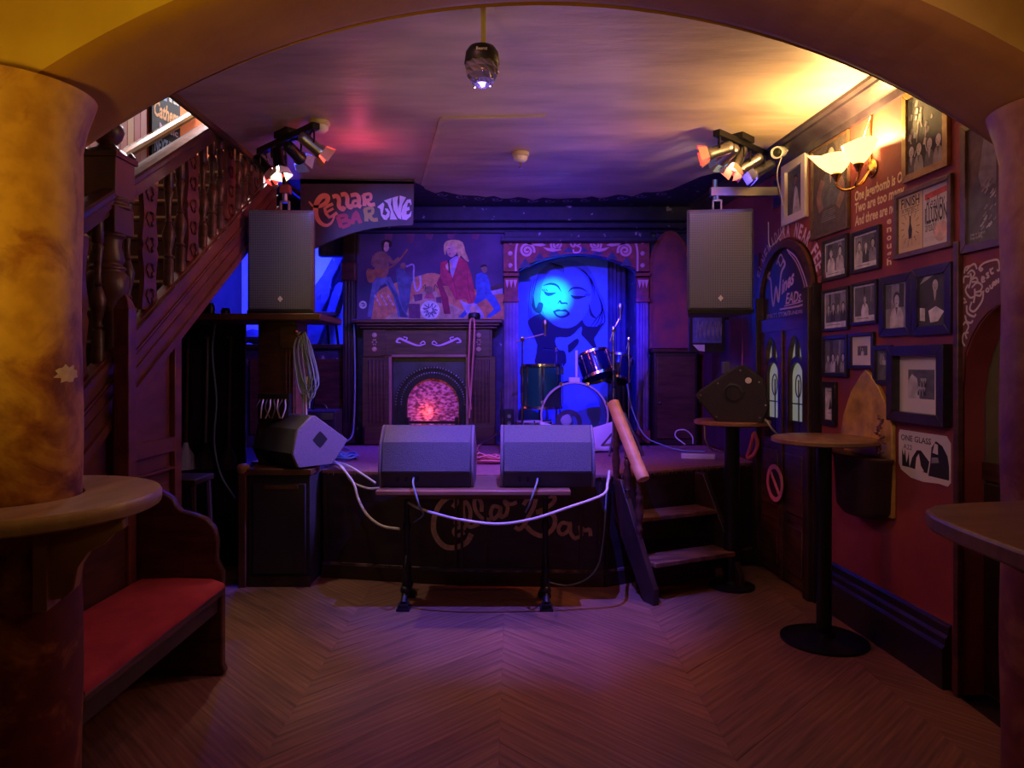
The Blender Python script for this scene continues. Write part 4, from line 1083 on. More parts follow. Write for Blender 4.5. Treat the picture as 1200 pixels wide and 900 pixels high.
# red arched panel and boxed cupboard right of the alcove
t = thing('arched_panel', 'worn red round-topped panel on the back wall beside the alcove', 'panel', (1.52, 6.78, 1.6))
ap = [(1.325, 1.66), (1.325, 2.50)] + [(1.325 + 0.37 * k / 12, 2.50 + 0.27 * sin(pi * k / 12) ** 0.7) for k in range(1, 12)] + [(1.695, 2.50), (1.695, 1.66)]
obj('panel', MB().prism(fy(6.79), ap, 0, 0.02), mat('worn red panel paint', (0.40, 0.07, 0.08), (0.16, 0.04, 0.10), scale=5, rough=0.55, bump=0.3), t, bevel=0.006)
obj('panel_edge', MB().stroke(fy(6.77), ap[:-1], 0.03, 0.002, 1, thick=0.012), M['wood_red'], t)
t = thing('cupboard', 'dark boxed cupboard on the stage under the arched red panel', 'cupboard', (1.52, 6.68, SZ))
obj('carcass', MB().b2(1.325, 1.72, 6.58, 6.79, SZ, 1.62), M['black_wood'], t, bevel=0.005)
obj('top', MB().b2(1.31, 1.735, 6.56, 6.79, 1.62, 1.65), M['dark_wood'], t, bevel=0.005)
cdo = obj('door', MB().b2(1.345, 1.70, 6.565, 6.58, SZ + 0.06, 1.58), M['dark_wood'], t, bevel=0.004)
obj('knob', MB().lathe((1.37, 6.565, 1.15), [(0.008, 0), (0.014, 0.01), (0.0, 0.022)], 10, ax=(0, -1, 0)), M['steel'], cdo)

# ---------------------------------------------------------------- loudspeakers
def speaker(name, label, loc, rz, w=0.46, h=0.735, d=0.38, mark=True):
    t = thing(name, label, 'loudspeaker', loc, rz, 'hung speakers of the sound system')
    # local: front looks to -y, base at z = 0
    poly = [(-w / 2, 0), (w / 2, 0), (w / 2 - 0.07, d), (-w / 2 + 0.07, d)]
    obj('cabinet', MB().prism(fz(0), poly, 0, h), M['spk'], t, bevel=0.012, local=True)
    obj('grille', MB().b2(-w / 2 + 0.012, w / 2 - 0.012, -0.014, 0.004, 0.035, h - 0.02), M['grille'], t, bevel=0.01, local=True)
    bd = MB().b2(-w / 2 + 0.004, w / 2 - 0.004, -0.018, 0.01, 0.006, 0.03)
    obj('bottom_trim', bd, M['black_metal'], t, local=True)
    fr = Frm((0, -0.0145, 0), (1, 0, 0), (0, 0, 1), (0, -1, 0))
    lg = MB().prism(fr, [(0, 0.088), (0.018, 0.11), (0, 0.132), (-0.018, 0.11)], 0, 0.004)
    obj('badge', lg, M['white'], t, local=True, label='small white diamond badge')
    yk = MB().b2(-0.035, 0.035, 0.10, 0.14, h, h + 0.02).b2(-0.035, -0.022, 0.10, 0.14, h, h + 0.09).b2(0.022, 0.035, 0.10, 0.14, h, h + 0.09).b2(-0.035, 0.035, 0.10, 0.14, h + 0.075, h + 0.09).cyl((0, 0.12, h + 0.085), (0, 0.12, h + 0.15), 0.02, 0.02, 12)
    obj('yoke', yk, M['steel'], t, local=True, bevel=0.002)
    return t


Yl = 4.95
speaker('hung_loudspeaker', 'black grilled loudspeaker on a wooden post left of the stage', (P(329, 0, Yl).x, Yl, P(0, 369, Yl).z), radians(4))
speaker('hung_loudspeaker', 'black grilled loudspeaker hung by the right wall above the stage', (P(844, 0, 4.95).x, 4.95, P(0, 368, 4.95).z), radians(-5))
# wall bar that carries the right speaker
t = thing('wall_bracket', 'steel wall bar holding the loudspeaker on the right', 'bracket', (1.6, 5.07, 2.72))
zr = P(0, 368, 4.95).z + 0.735 + 0.145
obj('arm', MB().b2(1.42, wallX(5.07) - 0.01, 5.05, 5.10, zr - 0.03, zr + 0.035), M['steel'], t, bevel=0.003)
obj('pin', MB().cyl((1.455, 5.075, zr - 0.05), (1.455, 5.075, zr + 0.09), 0.018, 0.018, 10), M['steel'], t)
obj('wall_plate', MB().b2(wallX(5.07) - 0.012, wallX(5.07) - 0.001, 5.0, 5.15, zr - 0.1, zr + 0.1), M['steel'], t)
# ceiling drop for the left speaker
t = thing('ceiling_bracket', 'dark steel rod from the ceiling to the left loudspeaker', 'bracket', (-1.6, 5.07, 2.75))
xl = P(329, 0, Yl).x
zl = P(0, 369, Yl).z + 0.735
obj('rod', MB().cyl((xl - 0.01, 5.07, zl + 0.14), (xl - 0.01, 5.07, 2.999), 0.016, 0.016, 10), M['black_metal'], t)
obj('clamp', MB().b2(xl - 0.04, xl + 0.03, 5.04, 5.10, zl + 0.14, zl + 0.2), M['wood_red'], t, bevel=0.003)

# post and shelf under the left speaker
t = thing('speaker_post', 'dark wooden post with a shelf carrying the left loudspeaker', 'post', (-1.62, 5.15, SZ))
sh = P(0, 369, Yl).z
obj('post', MB().b2(-1.80, -1.53, 5.02, 5.30, SZ, sh - 0.045), M['dark_wood'], t, bevel=0.006)
ff = MB()
for k in range(3): ff.cyl((-1.60 + 0.025 * k, 5.02, SZ + 0.05), (-1.60 + 0.025 * k, 5.02, 1.62), 0.01, 0.01, 8)
obj('fluting', ff, M['dark_wood'], t)
obj('capital', MB().b2(-1.64, -1.515, 4.995, 5.03, 1.62, 1.78), M['dark_wood'], t, bevel=0.005)
obj('shelf_board', MB().b2(-2.35, -1.30, 4.80, 5.40, sh - 0.045, sh - 0.001), M['dark_wood'], t, bevel=0.005)

# ---------------------------------------------------------------- wedge monitors
WP = [(0.045, 0.0), (0.0, 0.105), (0.045, 0.275), (0.15, 0.365), (0.185, 0.37), (0.47, 0.17), (0.335, 0.0)]


def wedge(label, loc, rz, w=0.575, matt='spk', side='spk_side', port=None, sx=1.0, tilt=0.0):
    t = thing('floor_monitor', label, 'monitor', loc, rz, 'wedge monitors facing the stage')
    if tilt: t.rotation_euler = (0, tilt, rz)
    fr = Frm((0, 0, 0), (0, 1, 0), (0, 0, 1), (1, 0, 0))
    prof = [(a * sx, b * sx) for a, b in WP]
    obj('cabinet', MB().prism(fr, prof, -w / 2 + 0.018, w / 2 - 0.018), M[matt], t, bevel=0.008, local=True)
    big = prof
    for s_ in (-1, 1):
        d0, d1 = (w / 2 - 0.018, w / 2) if s_ > 0 else (-w / 2, -w / 2 + 0.018)
        ep = obj('end_panel', MB().prism(fr, big, d0, d1), M[side], t, bevel=0.008, local=True)
        pt = MB(); c = Vector((s_ * (w / 2 + 0.0006), 0.225 * sx, 0.19 * sx))
        f2 = Frm(c, (0, 1, 0), (0, 0, 1), (s_, 0, 0))
        if port:
            obj('port', pt.lathe(c, [(0.062, -0.012), (0.062, 0.004), (0.05, 0.006), (0.044, -0.008), (0.0, -0.008)], 24, ax=(s_, 0, 0)), M['black'], ep, local=True)
        else:
            q = 0.058
            obj('recessed_handle', pt.prism(f2, [(0, -q), (q * 0.45, -q * 0.62), (q, 0), (q * 0.45, q * 0.62), (0, q), (-q * 0.45, q * 0.62), (-q, 0), (-q * 0.45, -q * 0.62)], -0.004, 0.001), M['black'], ep, local=True)
        sb = MB()
        for a, b in ((0.06, 0.03), (0.025, 0.11), (0.065, 0.26), (0.18, 0.335), (0.32, 0.25), (0.43, 0.17), (0.33, 0.03)):
            sb.lathe(Vector((s_ * w / 2, a * sx, b * sx)), [(0.006, 0), (0.004, 0.002), (0, 0.0025)], 8, ax=(s_, 0, 0))
        obj('panel_screw', sb, M['steel'], ep, local=True, kind='stuff')
    # grille on the slope that faces the players
    a0, b0, a1, b1 = (p * sx for p in (0.20, 0.36, 0.455, 0.182))
    fg = Frm((0, a0, b0), (1, 0, 0), Vector((0, a1 - a0, b1 - b0)).normalized(), Vector((0, b0 - b1, a1 - a0)).normalized())
    obj('grille', MB().prism(fg, [(-w / 2 + 0.03, 0), (w / 2 - 0.03, 0), (w / 2 - 0.03, 0.30 * sx), (-w / 2 + 0.03, 0.30 * sx)], 0.0, 0.008), M['grille_dark'], t, local=True)
    fr2 = Frm((0, 0.045, 0), (1, 0, 0), Vector((0, -0.045, 0.105)).normalized(), Vector((0, -0.105, -0.045)).normalized())
    cpl = obj('shade_connector_plate', MB().prism(fr2, [(-w / 2 + 0.022, 0.004), (w / 2 - 0.022, 0.004), (w / 2 - 0.022, 0.106), (-w / 2 + 0.022, 0.106)], 0.0, 0.003), M['black'], t, local=True)  # black carried across the whole underside to paint its shade
    for x in (-0.17, -0.12, -0.05):
        obj('socket', MB().lathe(fr2(x * sx, 0.06, 0.003), [(0.013, 0), (0.013, 0.006), (0.008, 0.006), (0.008, 0.001), (0, 0.001)], 12, ax=fr2.n), M['black_metal'], cpl, local=True)
    return t


TZ = 0.757
wedge('square black wedge monitor on the left half of the iron table', (P(499, 0, 4.27).x, 4.255, TZ + 0.001), 0.0)
wedge('square black wedge monitor on the right half of the iron table', (P(642, 0, 4.27).x, 4.255, TZ + 0.001), 0.0)
wl = wedge('tilted wedge monitor with violet end panel atop the bass cabinet', (-1.66, 4.88, 0.815), radians(-43), w=0.56, sx=0.93)
wr = wedge('carpeted wedge monitor on the round table below the right loudspeaker', (1.725, 4.74, 1.131), radians(70), w=0.42, matt='spk_dark', side='spk_dark', port=True, sx=1.0)
bg = MB().lathe(Vector((-0.2115, 0.13, 0.27)), [(0.02, -0.001), (0.02, 0.004), (0, 0.005)], 16, ax=(-1, 0, 0))
obj('badge', bg, M['white'], wr, local=True, label='round white badge on the end panel')

# ---------------------------------------------------------------- cast iron table that carries the two wedges
t = thing('pub_table', 'narrow board table on cast iron legs in front of the stage', 'table', (-0.24, 4.45, 0))
tx0, tx1 = P(440, 0, 4.2).x, P(669, 0, 4.2).x
obj('table_top', MB().b2(tx0, tx1, 4.19, 4.76, TZ - 0.028, TZ), M['table_wood'], t, bevel=0.006)
obj('rail', MB().b2(tx0 + 0.12, tx1 - 0.14, 4.30, 4.32, TZ - 0.07, TZ - 0.028).b2(tx0 + 0.12, tx1 - 0.14, 4.64, 4.66, TZ - 0.07, TZ - 0.028), M['dark_wood'], t)
for lx in (P(474, 0, 4.38).x, P(640, 0, 4.38).x):
    mb = MB()
    mb.lathe((lx, 4.48, 0), [(0.022, 0.20), (0.03, 0.22), (0.02, 0.26), (0.018, 0.45), (0.03, 0.48), (0.018, 0.52), (0.018, 0.70), (0.05, TZ - 0.03)], 12)
    obj('leg', mb, M['iron'], t, smooth=50)
    ft = MB()
    for s_ in (-1, 1):
        ft.tube([(lx, 4.48, 0.24), (lx, 4.48 + s_ * 0.05, 0.17), (lx, 4.48 + s_ * 0.06, 0.09), (lx, 4.48 + s_ * 0.13, 0.035)], 0.022, 8, 4)
        ft.box((lx, 4.48 + s_ * 0.13, 0.008), (0.08, 0.09, 0.016)); ft.box((lx, 4.48 + s_ * 0.13, 0.026), (0.06, 0.07, 0.02))
        ft.lathe((lx, 4.48 + s_ * 0.06, 0.10), [(0.0, -0.03), (0.03, -0.015), (0.034, 0.0), (0.03, 0.015), (0, 0.03)], 10)
        ft.tube([(lx, 4.48 + s_ * 0.02, 0.30), (lx, 4.48 + s_ * 0.07, 0.24), (lx, 4.48 + s_ * 0.04, 0.19), (lx, 4.48 + s_ * 0.02, 0.22)], 0.009, 6, 4)
    obj('claw_foot', ft, M['iron'], t, smooth=50)
    obj('bracket', MB().b2(lx - 0.02, lx + 0.02, 4.28, 4.70, TZ - 0.05, TZ - 0.028), M['iron'], t)
obj('stretcher', MB().cyl((P(474, 0, 4.38).x, 4.48, 0.21), (P(640, 0, 4.38).x, 4.48, 0.21), 0.009, 0.009, 8), M['iron'], t)

# ---------------------------------------------------------------- bass cabinet at the left end of the stage
t = thing('bass_cabinet', 'big black bass bin in a wooden frame at the left stage corner', 'loudspeaker', (-1.60, 5.0, 0))
bx0, bx1, by0, by1 = -1.79, -1.365, 4.80, 5.32
obj('cabinet', MB().b2(bx0, bx1, by0, by1, 0.02, 0.755), M['spk_dark'], t, bevel=0.008)
obj('grille', MB().b2(bx0 + 0.035, bx1 - 0.03, by0 - 0.014, by0 + 0.002, 0.09, 0.70), M['grille_dark'], t, bevel=0.006)
obj('handle_strip', MB().b2(bx0 + 0.12, bx1 - 0.08, by0 - 0.022, by0 - 0.012, 0.665, 0.69), M['stair_wood'], t)
obj('frame_post', MB().b2(bx0 - 0.055, bx0 - 0.005, by0 - 0.03, by0 + 0.03, 0.0, 0.77), M['stair_wood'], t, bevel=0.005)
obj('post_knob', MB().lathe((bx0 - 0.03, by0, 0.77), [(0.032, 0), (0.045, 0.02), (0.045, 0.045), (0.03, 0.06), (0, 0.065)], 14), M['corbel_wood'], t, smooth=50)
obj('lid', MB().b2(bx0 - 0.02, bx1 + 0.015, by0 - 0.03, 5.0, 0.757, 0.80), M['stair_wood'], t, bevel=0.006)
obj('kick_board', MB().b2(bx0, bx1, by0 - 0.01, by0, 0.0, 0.07), M['black_wood'], t)

# ---------------------------------------------------------------- drum kit
BX, BYd, BZ = P(673, 0, 6.1).x, 6.10, SZ + 0.305
bd_ = thing('bass_drum', 'bass drum with a clear front head in the blue alcove', 'drum', (BX, BYd, SZ))
mb = MB(); n_ = 40
def shell(c, ax, r0, r1, dep):
    a = Vector(ax).normalized(); c = Vector(c)
    m_ = MB(); o1, o2 = m_.ring(c, a, r0, n_), m_.ring(c + a * dep, a, r0, n_); i1, i2 = m_.ring(c, a, r1, n_), m_.ring(c + a * dep, a, r1, n_)
    vs = o1 + o2 + i1 + i2; fs = []
    for k in range(n_):
        j = (k + 1) % n_
        fs += [(k, j, n_ + j, n_ + k), (2 * n_ + k, 3 * n_ + k, 3 * n_ + j, 2 * n_ + j), (k, 2 * n_ + k, 2 * n_ + j, j), (n_ + k, n_ + j, 3 * n_ + j, 3 * n_ + k)]
    return m_.add(vs, fs)
RB = 0.285
obj('shell', shell((BX, BYd, BZ), (0, 1, 0), RB - 0.005, RB - 0.013, 0.36), M['drum_blue'], bd_, smooth=50)
obj('hoop', shell((BX, BYd - 0.035, BZ), (0, 1, 0), RB + 0.008, RB - 0.006, 0.04), plain('pale hoop', (0.55, 0.5, 0.55), 0.3), bd_, smooth=50)
obj('hoop', shell((BX, BYd + 0.36, BZ), (0, 1, 0), RB + 0.008, RB - 0.006, 0.04), M['drum_blue'], bd_, smooth=50)
obj('front_head', MB().add(MB().ring((BX, BYd - 0.012, BZ), (0, 1, 0), RB - 0.006, n_), [tuple(range(n_))]), M['drum_head'], bd_, smooth=0)
obj('back_head', MB().add(MB().ring((BX, BYd + 0.375, BZ), (0, 1, 0), RB - 0.006, n_), [tuple(range(n_))]), M['drum_head'], bd_, smooth=0)
obj('port_ring', shell((BX - 0.05, BYd - 0.018, BZ - 0.06), (0, 1, 0), 0.115, 0.075, 0.006), M['wall_navy'], bd_, smooth=50)
obj('beater_pad', MB().lathe((BX - 0.05, BYd + 0.30, BZ - 0.06), [(0.0, -0.03), (0.05, -0.02), (0.055, 0.0), (0.05, 0.02), (0, 0.03)], 14, ax=(0, 1, 0)), M['cloth'], bd_, smooth=50)
for k in range(8):
    a_ = k * pi / 4 + pi / 8; c = Vector((BX + (RB + 0.012) * cos(a_), 0, BZ + (RB + 0.012) * sin(a_)))
    obj('tension_rod', MB().cyl((c.x, BYd - 0.04, c.z), (c.x, BYd + 0.14, c.z), 0.005, 0.005, 6).box((c.x, BYd - 0.038, c.z), (0.022, 0.012, 0.03)).box((c.x, BYd + 0.12, c.z), (0.02, 0.05, 0.02)), M['chrome'], bd_)
obj('tom_mount', MB().b2(BX - 0.045, BX + 0.045, BYd - 0.03, BYd + 0.05, BZ + RB, BZ + RB + 0.045).cyl((BX + 0.03, BYd + 0.12, BZ + RB - 0.01), (BX + 0.03, BYd + 0.12, BZ + RB + 0.28), 0.012, 0.012, 10), M['white'], bd_, bevel=0.003)
# cloth over the lower half
mb = MB(); cols = 22; rows = 9
for j in range(rows):
    for i in range(cols):
        s_ = i / (cols - 1); v_ = j / (rows - 1)
        x = BX - 0.30 + 0.64 * s_ * (1 - 0.10 * v_) + 0.02 * v_
        ztop = BZ - 0.065 - 0.055 * sin(pi * s_) + 0.05 * abs(s_ - 0.5)
        z = ztop - (ztop - (SZ + 0.015)) * v_
        y = BYd - 0.055 - 0.10 * v_ * (0.4 + 0.6 * sin(pi * s_)) + 0.010 * sin(s_ * 21 + v_ * 3) * (0.2 + v_) 
        mb.v.append(Vector((x, y, z)))
for j in range(rows - 1):
    for i in range(cols - 1):
        a_ = j * cols + i; mb.f.append([a_, a_ + 1, a_ + 1 + cols, a_ + cols]); mb.mi.append(0)
o = obj('drum_cloth', mb, M['cloth'], None, smooth=80); sm = o.modifiers.new('thick', 'SOLIDIFY'); sm.thickness = 0.006
tag(o, 'lilac white cloth draped over the lower half of the bass drum', 'cloth')


def drum(name, label, c, r, h, m_, ax=(0, 0, 1), legs=0, lugs=8):
    t = thing(name, label, 'drum', c); a = Vector(ax).normalized(); c = Vector(c)
    obj('shell', MB().cyl(c, c + a * h, r, r, 32), m_, t, smooth=50)
    for q in (0, h):
        obj('hoop', shell(c + a * (q - 0.012), a, r + 0.012, r - 0.002, 0.024), M['chrome'], t, smooth=50)
    obj('head', MB().lathe(c + a * (h + 0.001), [(r - 0.004, 0.0), (r - 0.004, 0.003), (0, 0.004)], 32, ax=a), M['cloth'], t)
    x_ = a.orthogonal().normalized(); y_ = a.cross(x_)
    for k in range(lugs):
        p = c + (x_ * cos(2 * pi * k / lugs) + y_ * sin(2 * pi * k / lugs)) * (r + 0.01)
        obj('lug', MB().cyl(p + a * (h * 0.78), p + a * (h * 0.96), 0.012, 0.010, 8).cyl(p + a * 0.02, p + a * (h - 0.01), 0.004, 0.004, 6), M['chrome'], t)
    for k in range(legs):
        a_ = 2 * pi * k / legs + 0.5; p = c + Vector((cos(a_), sin(a_), 0)) * (r + 0.016)
        obj('leg', MB().tube([p + Vector((0, 0, 0.16)), p + Vector((0, 0, -0.10)), Vector((p.x + 0.04 * cos(a_), p.y + 0.04 * sin(a_), SZ + 0.02)), Vector((p.x + 0.05 * cos(a_), p.y + 0.05 * sin(a_), SZ))], 0.007, 6, 3), M['chrome'], t)
    return t


drum('floor_tom', 'deep green floor tom left of the bass drum', (P(635, 0, 6.45).x, 6.45, SZ + 0.36), 0.18, 0.38, M['drum_green'], legs=3)
drum('rack_tom', 'tilted dark rack tom mounted above the bass drum', (P(703, 0, 6.32).x, 6.36, 1.395), 0.15, 0.21, M['drum_blue'], ax=(-0.28, 0.36, 1))
drum('second_rack_tom', 'small dark tom behind the tilted rack tom', (P(722, 0, 6.7).x, 6.72, 1.36), 0.13, 0.22, M['drum_blue'], ax=(0.2, 0.3, 1))
drum('snare_drum', 'shallow chrome-rimmed snare drum below the green floor tom', (P(626, 0, 6.2).x, 6.22, SZ + 0.105), 0.155, 0.13, M['drum_blue'], legs=3)


def stand(name, label, cat, x, Y, ztop, boom=None, group=None, mic=True, spread=0.2, m_='black_metal', rot=0.3):
    t = thing(name, label, cat, (x, Y, SZ), group=group)
    obj('pole', MB().cyl((x, Y, SZ + 0.05), (x, Y, SZ + 0.5 * (ztop - SZ) + 0.05), 0.011, 0.011, 10).cyl((x, Y, SZ + 0.5 * (ztop - SZ)), (x, Y, ztop), 0.008, 0.008, 10), M['chrome'], t)
    obj('clutch', MB().cyl((x, Y, SZ + 0.5 * (ztop - SZ) + 0.03), (x, Y, SZ + 0.5 * (ztop - SZ) + 0.09), 0.018, 0.018, 10), M['black'], t)
    for k in range(3):
        a_ = rot + k * 2 * pi / 3
        obj('leg', MB().tube([(x + 0.015 * cos(a_), Y + 0.015 * sin(a_), SZ + 0.17), (x + spread * 0.6 * cos(a_), Y + spread * 0.6 * sin(a_), SZ + 0.07), (x + spread * cos(a_), Y + spread * sin(a_), SZ + 0.012)], 0.009, 6, 2), M['steel'], t)
    if boom:
        p = [Vector((x, Y, ztop))] + [Vector(q) for q in boom]
        obj('joint', MB().lathe((x, Y, ztop - 0.02), [(0.015, 0), (0.02, 0.02), (0.015, 0.04)], 10), M['chrome'], t)
        bm_ = obj('boom_arm', MB().tube([p[1], p[0], p[2]] if len(p) > 2 else p, 0.007, 8, 1), M['chrome'], t)
        if mic:
            q = p[-1]
            obj('microphone', MB().lathe(q, [(0.012, -0.02), (0.014, 0.04), (0.024, 0.07), (0.026, 0.09), (0.018, 0.115), (0, 0.12)], 12), M['steel'], bm_, smooth=50)
    return t


xA = P(614, 0, 6.3).x
stand('microphone_stand', 'chrome boom stand with a microphone before the floor tom', 'microphone stand', xA - 0.02, 5.95, P(0, 398, 6.0).z, boom=[P(604, 401, 5.95), P(639, 391, 5.95)], rot=0.9)
xB = P(717, 0, 6.0).x
stand('microphone_stand', 'tall thin microphone stand right of the drum kit', 'microphone stand', xB, 5.9, P(0, 386, 5.9).z, boom=[P(715, 400, 5.9), P(727, 372, 5.9)], rot=0.2)
stand('cymbal_stand', 'bare cymbal stand behind the floor tom', 'cymbal stand', P(653, 0, 6.7).x, 6.85, P(0, 410, 6.85).z, boom=[P(650, 425, 6.8), P(636, 408, 6.8)], mic=False, rot=1.4)
stand('cymbal_stand', 'slim bare cymbal stand at the right edge of the alcove', 'cymbal stand', P(735, 0, 6.6).x, 6.5, P(0, 398, 6.5).z, boom=[P(734, 410, 6.5), P(737, 395, 6.5)], mic=False, rot=0.5)
stand('microphone_stand', 'folded black tripod stand between the fireplace and the drums', 'microphone stand', P(588, 0, 6.1).x, 6.1, P(0, 455, 6.1).z, mic=False, rot=0.6, spread=0.30)
# leaning rods of a folded stand right of the drum
t = thing('folded_stand', 'folded black tripod leaning by the stair handrail on the stage', 'microphone stand', (P(742, 0, 5.8).x, 5.8, SZ))
for k in range(3):
    xx = P(742 + 4 * k, 0, 5.8).x
    obj('leg', MB().cyl((xx + 0.03, 5.75 + 0.02 * k, SZ), (xx - 0.12, 5.85, SZ + 0.35), 0.009, 0.009, 8), M['steel'], t)
obj('pole', MB().cyl((P(742, 0, 5.8).x - 0.08, 5.83, SZ + 0.30), (P(742, 0, 5.8).x - 0.15, 5.86, SZ + 0.70), 0.01, 0.01, 8), M['black_metal'], t)
# stage wall box with sockets left of the drums
t = thing('stage_box', 'small upright socket box at the foot of the left fluted column', 'box', (P(596, 0, 6.5).x, 6.62, SZ))
xx = P(596, 0, 6.6).x
obj('case', MB().b2(xx - 0.04, xx + 0.05, 6.60, 6.68, SZ, SZ + 0.33), M['black'], t, bevel=0.005)
for k in range(4): obj('socket', MB().lathe((xx + 0.005, 6.60, SZ + 0.07 + k * 0.065), [(0.018, 0), (0.018, 0.006), (0.01, 0.006), (0, 0.002)], 12, ax=(0, -1, 0)), M['steel'], t)

# ---------------------------------------------------------------- coloured spot bars
def spotbar(label, p0, p1, heads):
    p0, p1 = Vector(p0), Vector(p1)
    t = thing('spot_bar', label, 'spotlight', ((p0 + p1) / 2).to_tuple())
    d = (p1 - p0)
    obj('track', MB().box((p0 + p1) / 2, (d.length, 0.05, 0.04), math.atan2(d.y, d.x)), M['black_metal'], t, bevel=0.004)
    obj('ceiling_plate', MB().box((p0 + p1) / 2 + Vector((0, 0, 0.035)), (0.16, 0.09, 0.04), math.atan2(d.y, d.x)), M['black_metal'], t)
    for fr_, col, gel, tgt, watts, ang in heads:
        top = p0.lerp(p1, fr_) - Vector((0, 0, 0.02)); piv = top - Vector((0, 0, 0.085))
        a = (Vector(tgt) - piv).normalized()
        hd = obj('lamp_head', MB().lathe(piv - a * 0.06, [(0.018, -0.03), (0.03, -0.02), (0.036, 0.0), (0.038, 0.10), (0.045, 0.112), (0.045, 0.128), (0.040, 0.128), (0.036, 0.10)], 16, ax=a), M['black_metal'] if not gel else M['steel'], t, smooth=50)
        y_ = a.cross(Vector((0, 0, 1))).normalized()
        obj('yoke', MB().tube([top, top + y_ * 0.048 - Vector((0, 0, 0.02)), piv + y_ * 0.048], 0.006, 6, 2).tube([top, top - y_ * 0.048 - Vector((0, 0, 0.02)), piv - y_ * 0.048], 0.006, 6, 2), M['black_metal'], hd)
        lens = plain('lit gel', col, 0.3, emit=col, estr=70.0)
        obj('lens', MB().lathe(piv + a * 0.046, [(0.036, 0), (0.030, 0.008), (0, 0.012)], 16, ax=a), lens, hd, label='glowing coloured lens')
        fl = MB(); fo = piv + a * 0.068
        x_ = a.cross(y_).normalized()
        for k in range(4):
            e = (x_ if k % 2 == 0 else y_) * (1 if k < 2 else -1); g_ = y_ if k % 2 == 0 else x_
            q = [fo + e * 0.042 + g_ * 0.034, fo + e * 0.042 - g_ * 0.034, fo + e * 0.062 - g_ * 0.044 + a * 0.055, fo + e * 0.062 + g_ * 0.044 + a * 0.055]
            nrm = (q[1] - q[0]).cross(q[2] - q[0]).normalized() * 0.0015
            fl.add(q + [p + nrm for p in q], [(0, 1, 2, 3), (4, 7, 6, 5), (0, 4, 5, 1), (1, 5, 6, 2), (2, 6, 7, 3), (3, 7, 4, 0)])
        obj('barn_door', fl, plain('lamp tinted barn door', tuple(0.25 + 0.5 * c for c in col), 0.5), hd, label='barn door tinted with its lamp colour')  # lamp colour mixed into the flaps so they look lit
        lamp('SPOT', 'spot_beam', (piv + a * 0.075).to_tuple(), col, watts, tgt=tgt, size=0.03, angle=ang, blend=1.0 if ang < 20 else 0.7)


RED, WHT, BLU, ORG = (1.0, 0.10, 0.07), (1.0, 0.92, 0.85), (0.06, 0.16, 1.0), (1.0, 0.33, 0.18)
spotbar('black track of four coloured spotlights at the ceiling left of the stage', (-1.71, 4.80, 2.945), (-1.18, 4.27, 2.945),
        [(0.08, RED, 0, (0.9, 4.3, 0.2), 40, 50), (0.36, (1.0, 0.80, 0.62), 0, (-0.95, 4.1, 0.0), 45, 50), (0.64, BLU, 0, (-0.6, 6.7, 2.0), 60, 60), (0.93, RED, 1, (0.9, 5.6, 1.2), 20, 55)])
spotbar('pale track of five coloured spotlights at the ceiling right of the stage', (1.27, 4.40, 2.945), (1.74, 4.86, 2.945),
        [(0.05, RED, 1, (-1.2, 5.0, 2.2), 36, 50), (0.22, (0.0, 0.34, 1.0), 1, (0.42, 7.3, 2.2), 4200, 9), (0.42, ORG, 1, (-0.1, 3.9, 0.0), 50, 50), (0.66, RED, 1, (-0.6, 5.4, 1.6), 26, 50), (0.93, (0.20, 0.14, 1.0), 1, (-1.5, 4.9, 0.95), 800, 22)])

# ---------------------------------------------------------------- ceiling fittings
t = thing('disco_lamp', 'faceted dome disco lamp hanging on a pole from the ceiling', 'disco light', (-0.125, 2.95, 2.75))
dx, dy = -0.125, 2.95
obj('pole', MB().b2(dx - 0.004, dx + 0.016, dy - 0.012, dy + 0.012, 2.81, 2.999).b2(dx - 0.04, dx + 0.05, dy - 0.04, dy + 0.04, 2.985, 2.999), M['cream'], t)
obj('housing', MB().lathe((dx, dy, 0), [(0.03, 2.825), (0.055, 2.82), (0.068, 2.80), (0.074, 2.755), (0.070, 2.75)], 24), M['black'], t, smooth=50)
obj('maker_plate', MB().text(Frm((dx - 0.02, dy - 0.0745, 2.782), (1, 0, 0), (0, 0, 1), (0, -1, 0)), 'Beamz', 0.013, 0, 0, 0, width=0.045, bold=0.01), M['white'], t, smooth=0)
dm = MB(); rr = []
for k in range(7):
    th = k / 6 * pi / 2; rr.append(dm.ring((dx, dy, 2.752 - 0.098 * sin(th)), (0, 0, 1), max(0.072 * cos(th), 0.002), 12, ph=k * pi / 12))
obj('dome', dm.loft(rr), plain('smoky faceted glass', (0.35, 0.32, 0.5), 0.06, 0.7), t, smooth=0)
ls = MB()
for k in range(10):
    a_ = k * 2.4; zz = 2.72 - 0.006 * k
    ls.lathe((dx + 0.064 * cos(a_) * (1 - k * 0.05), dy + 0.064 * sin(a_) * (1 - k * 0.05), zz), [(0.008, -0.004), (0.009, 0.002), (0, 0.008)], 8, ax=(cos(a_), sin(a_), -0.5))
obj('lens', ls, M['chrome'], t)

